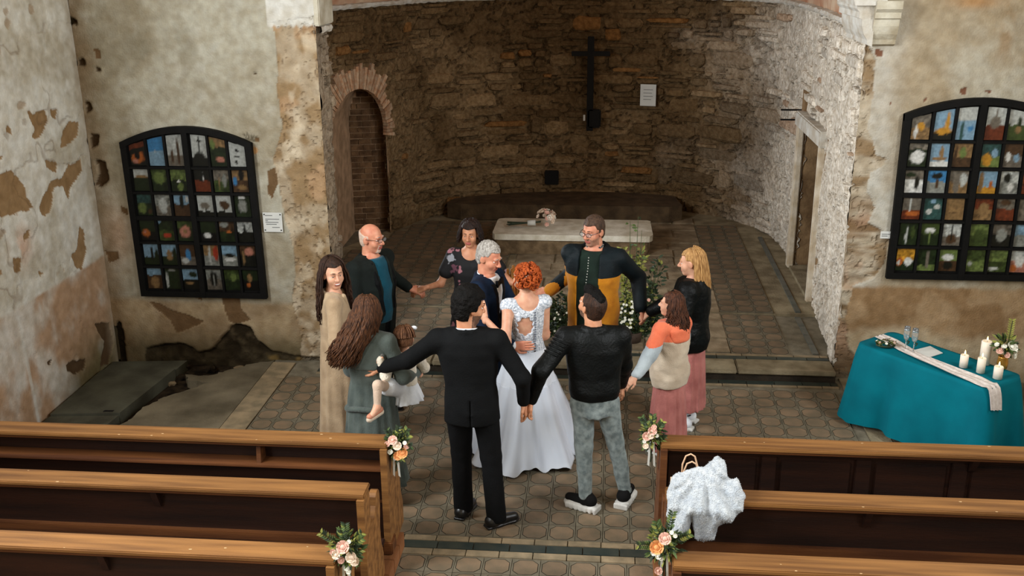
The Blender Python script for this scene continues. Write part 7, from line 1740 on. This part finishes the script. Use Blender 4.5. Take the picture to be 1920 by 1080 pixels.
# ---- white fluffy jacket over the second right bench and the bag beside it
Yj = 5.46
OUTL = [(1262, 908), (1290, 898), (1325, 898), (1350, 885), (1362, 890), (1363, 909), (1384, 913), (1393, 930), (1388, 950), (1366, 964), (1342, 976), (1334, 1000), (1319, 1007), (1306, 998), (1300, 966), (1293, 956), (1286, 986), (1269, 1000), (1255, 990), (1252, 960), (1254, 928)]
OXZ = [(lambda q_: (q_[0], q_[2]))(on_y(*p_, Yj)) for p_ in OUTL]
def poly_sd(x, z, poly):
    d = np.full(x.shape, 9.0)
    for i in range(len(poly)):
        ax_, az_ = poly[i]; bx_, bz_ = poly[(i + 1) % len(poly)]; ex_, ez_ = bx_ - ax_, bz_ - az_
        t_ = np.clip(((x - ax_) * ex_ + (z - az_) * ez_) / (ex_ * ex_ + ez_ * ez_), 0, 1); d = np.minimum(d, np.hypot(x - ax_ - t_ * ex_, z - az_ - t_ * ez_))
    return np.where(in_poly(x, z, poly), -d, d)
JX, JZ = OXZ[2][0], OXZ[2][1]
def fur(P):
    x, z = P[:, 0], P[:, 2]; d2 = poly_sd(x, z, OXZ) - .012 + .006 * (2 * vnoise(x * 22, z * 22, 4.0) - 1)
    th = np.arctan2(x - JX, JZ + .06 - z); r_ = np.hypot(x - JX, z - JZ)
    fold = .016 * np.sin(th * 9 + 2.5 * fbm(x * 7, z * 7, 2.0, 2)) * np.clip(r_ * 8, 0, 1) + .010 * np.sin(th * 21 + 3 * fbm(x * 9, z * 9, 5.0, 2)) * np.clip(r_ * 6, 0, 1) + .014 * (2 * fbm(x * 11, z * 11, 9.0, 3) - 1)
    h_ = .055 * np.sqrt(np.clip(-d2 / .055, 0, 1)) + .004; yc = Yj - .04 + np.clip(z - .94, 0, 1) * .9
    return np.maximum(d2, np.abs(P[:, 1] - yc - fold) - h_) * .8
xs_, zs_ = [p_[0] for p_ in OXZ], [p_[1] for p_ in OXZ]
vj, fj = polygonize(fur, (min(xs_) - .05, Yj - .17, min(zs_) - .05), (max(xs_) + .05, Yj + .25, max(zs_) + .05), .0075)
M_fur = mat('white_fur_fabric', srgb(206, 211, 214), .95, col2=srgb(178, 186, 194), scale=30, bump=.9, bscale=120, sheen=.5)
jk = tag(mesh_obj('fur_jacket', vj, fj, M_fur, None, True), 'white fluffy jacket thrown over the second right bench', 'jacket')
rj = np.random.default_rng(2); me = jk.data; hv, hf = [], []
sel = rj.choice(len(vj), min(6000, len(vj)), replace=False); nv_ = np.array([me.vertices[int(i)].normal[:] for i in sel])
for n_, i in enumerate(sel):
    p = vj[i]; nn = nv_[n_] + rj.normal(0, .45, 3) + V3(0, 0, -.4); nn = nrm(nn); sd = nrm(np.cross(nn, V3(.3, .2, .9))) * .0022; L_ = rj.uniform(.003, .008); hv += [(p - sd).tolist(), (p + sd).tolist(), (p + nn * L_).tolist()]; hf.append((n_ * 3, n_ * 3 + 1, n_ * 3 + 2))
tag(mesh_obj('pile', hv, hf, M_fur, jk), kind='stuff')
hx = W(1297, 890, 5.72); t = tag(empty('gift_bag', (hx[0], 5.74, .46)), 'paper bag with tan cord handles standing behind the white jacket', 'bag')
M_bag = mat('kraft_paper', srgb(196, 170, 140), .8); MB().prism([(-.12, 0), (.12, 0), (.125, .46), (-.125, .46)], 'y', -.05, .05).build('body', M_bag, t)
zt = .46
for y_, n_ in ((-.05, 0), (.05, 1)):
    MB().tube([(-.055, y_, zt - .02), (-.054, y_, zt + .09), (-.035, y_, zt + .15), (-.005, y_, zt + .165), (.02, y_, zt + .15), (.04, y_, zt + .08), (.055, y_, zt - .02)], .0055, 7).build('handle', mat('tan_cord', srgb(206, 170, 138), .7), t, True)
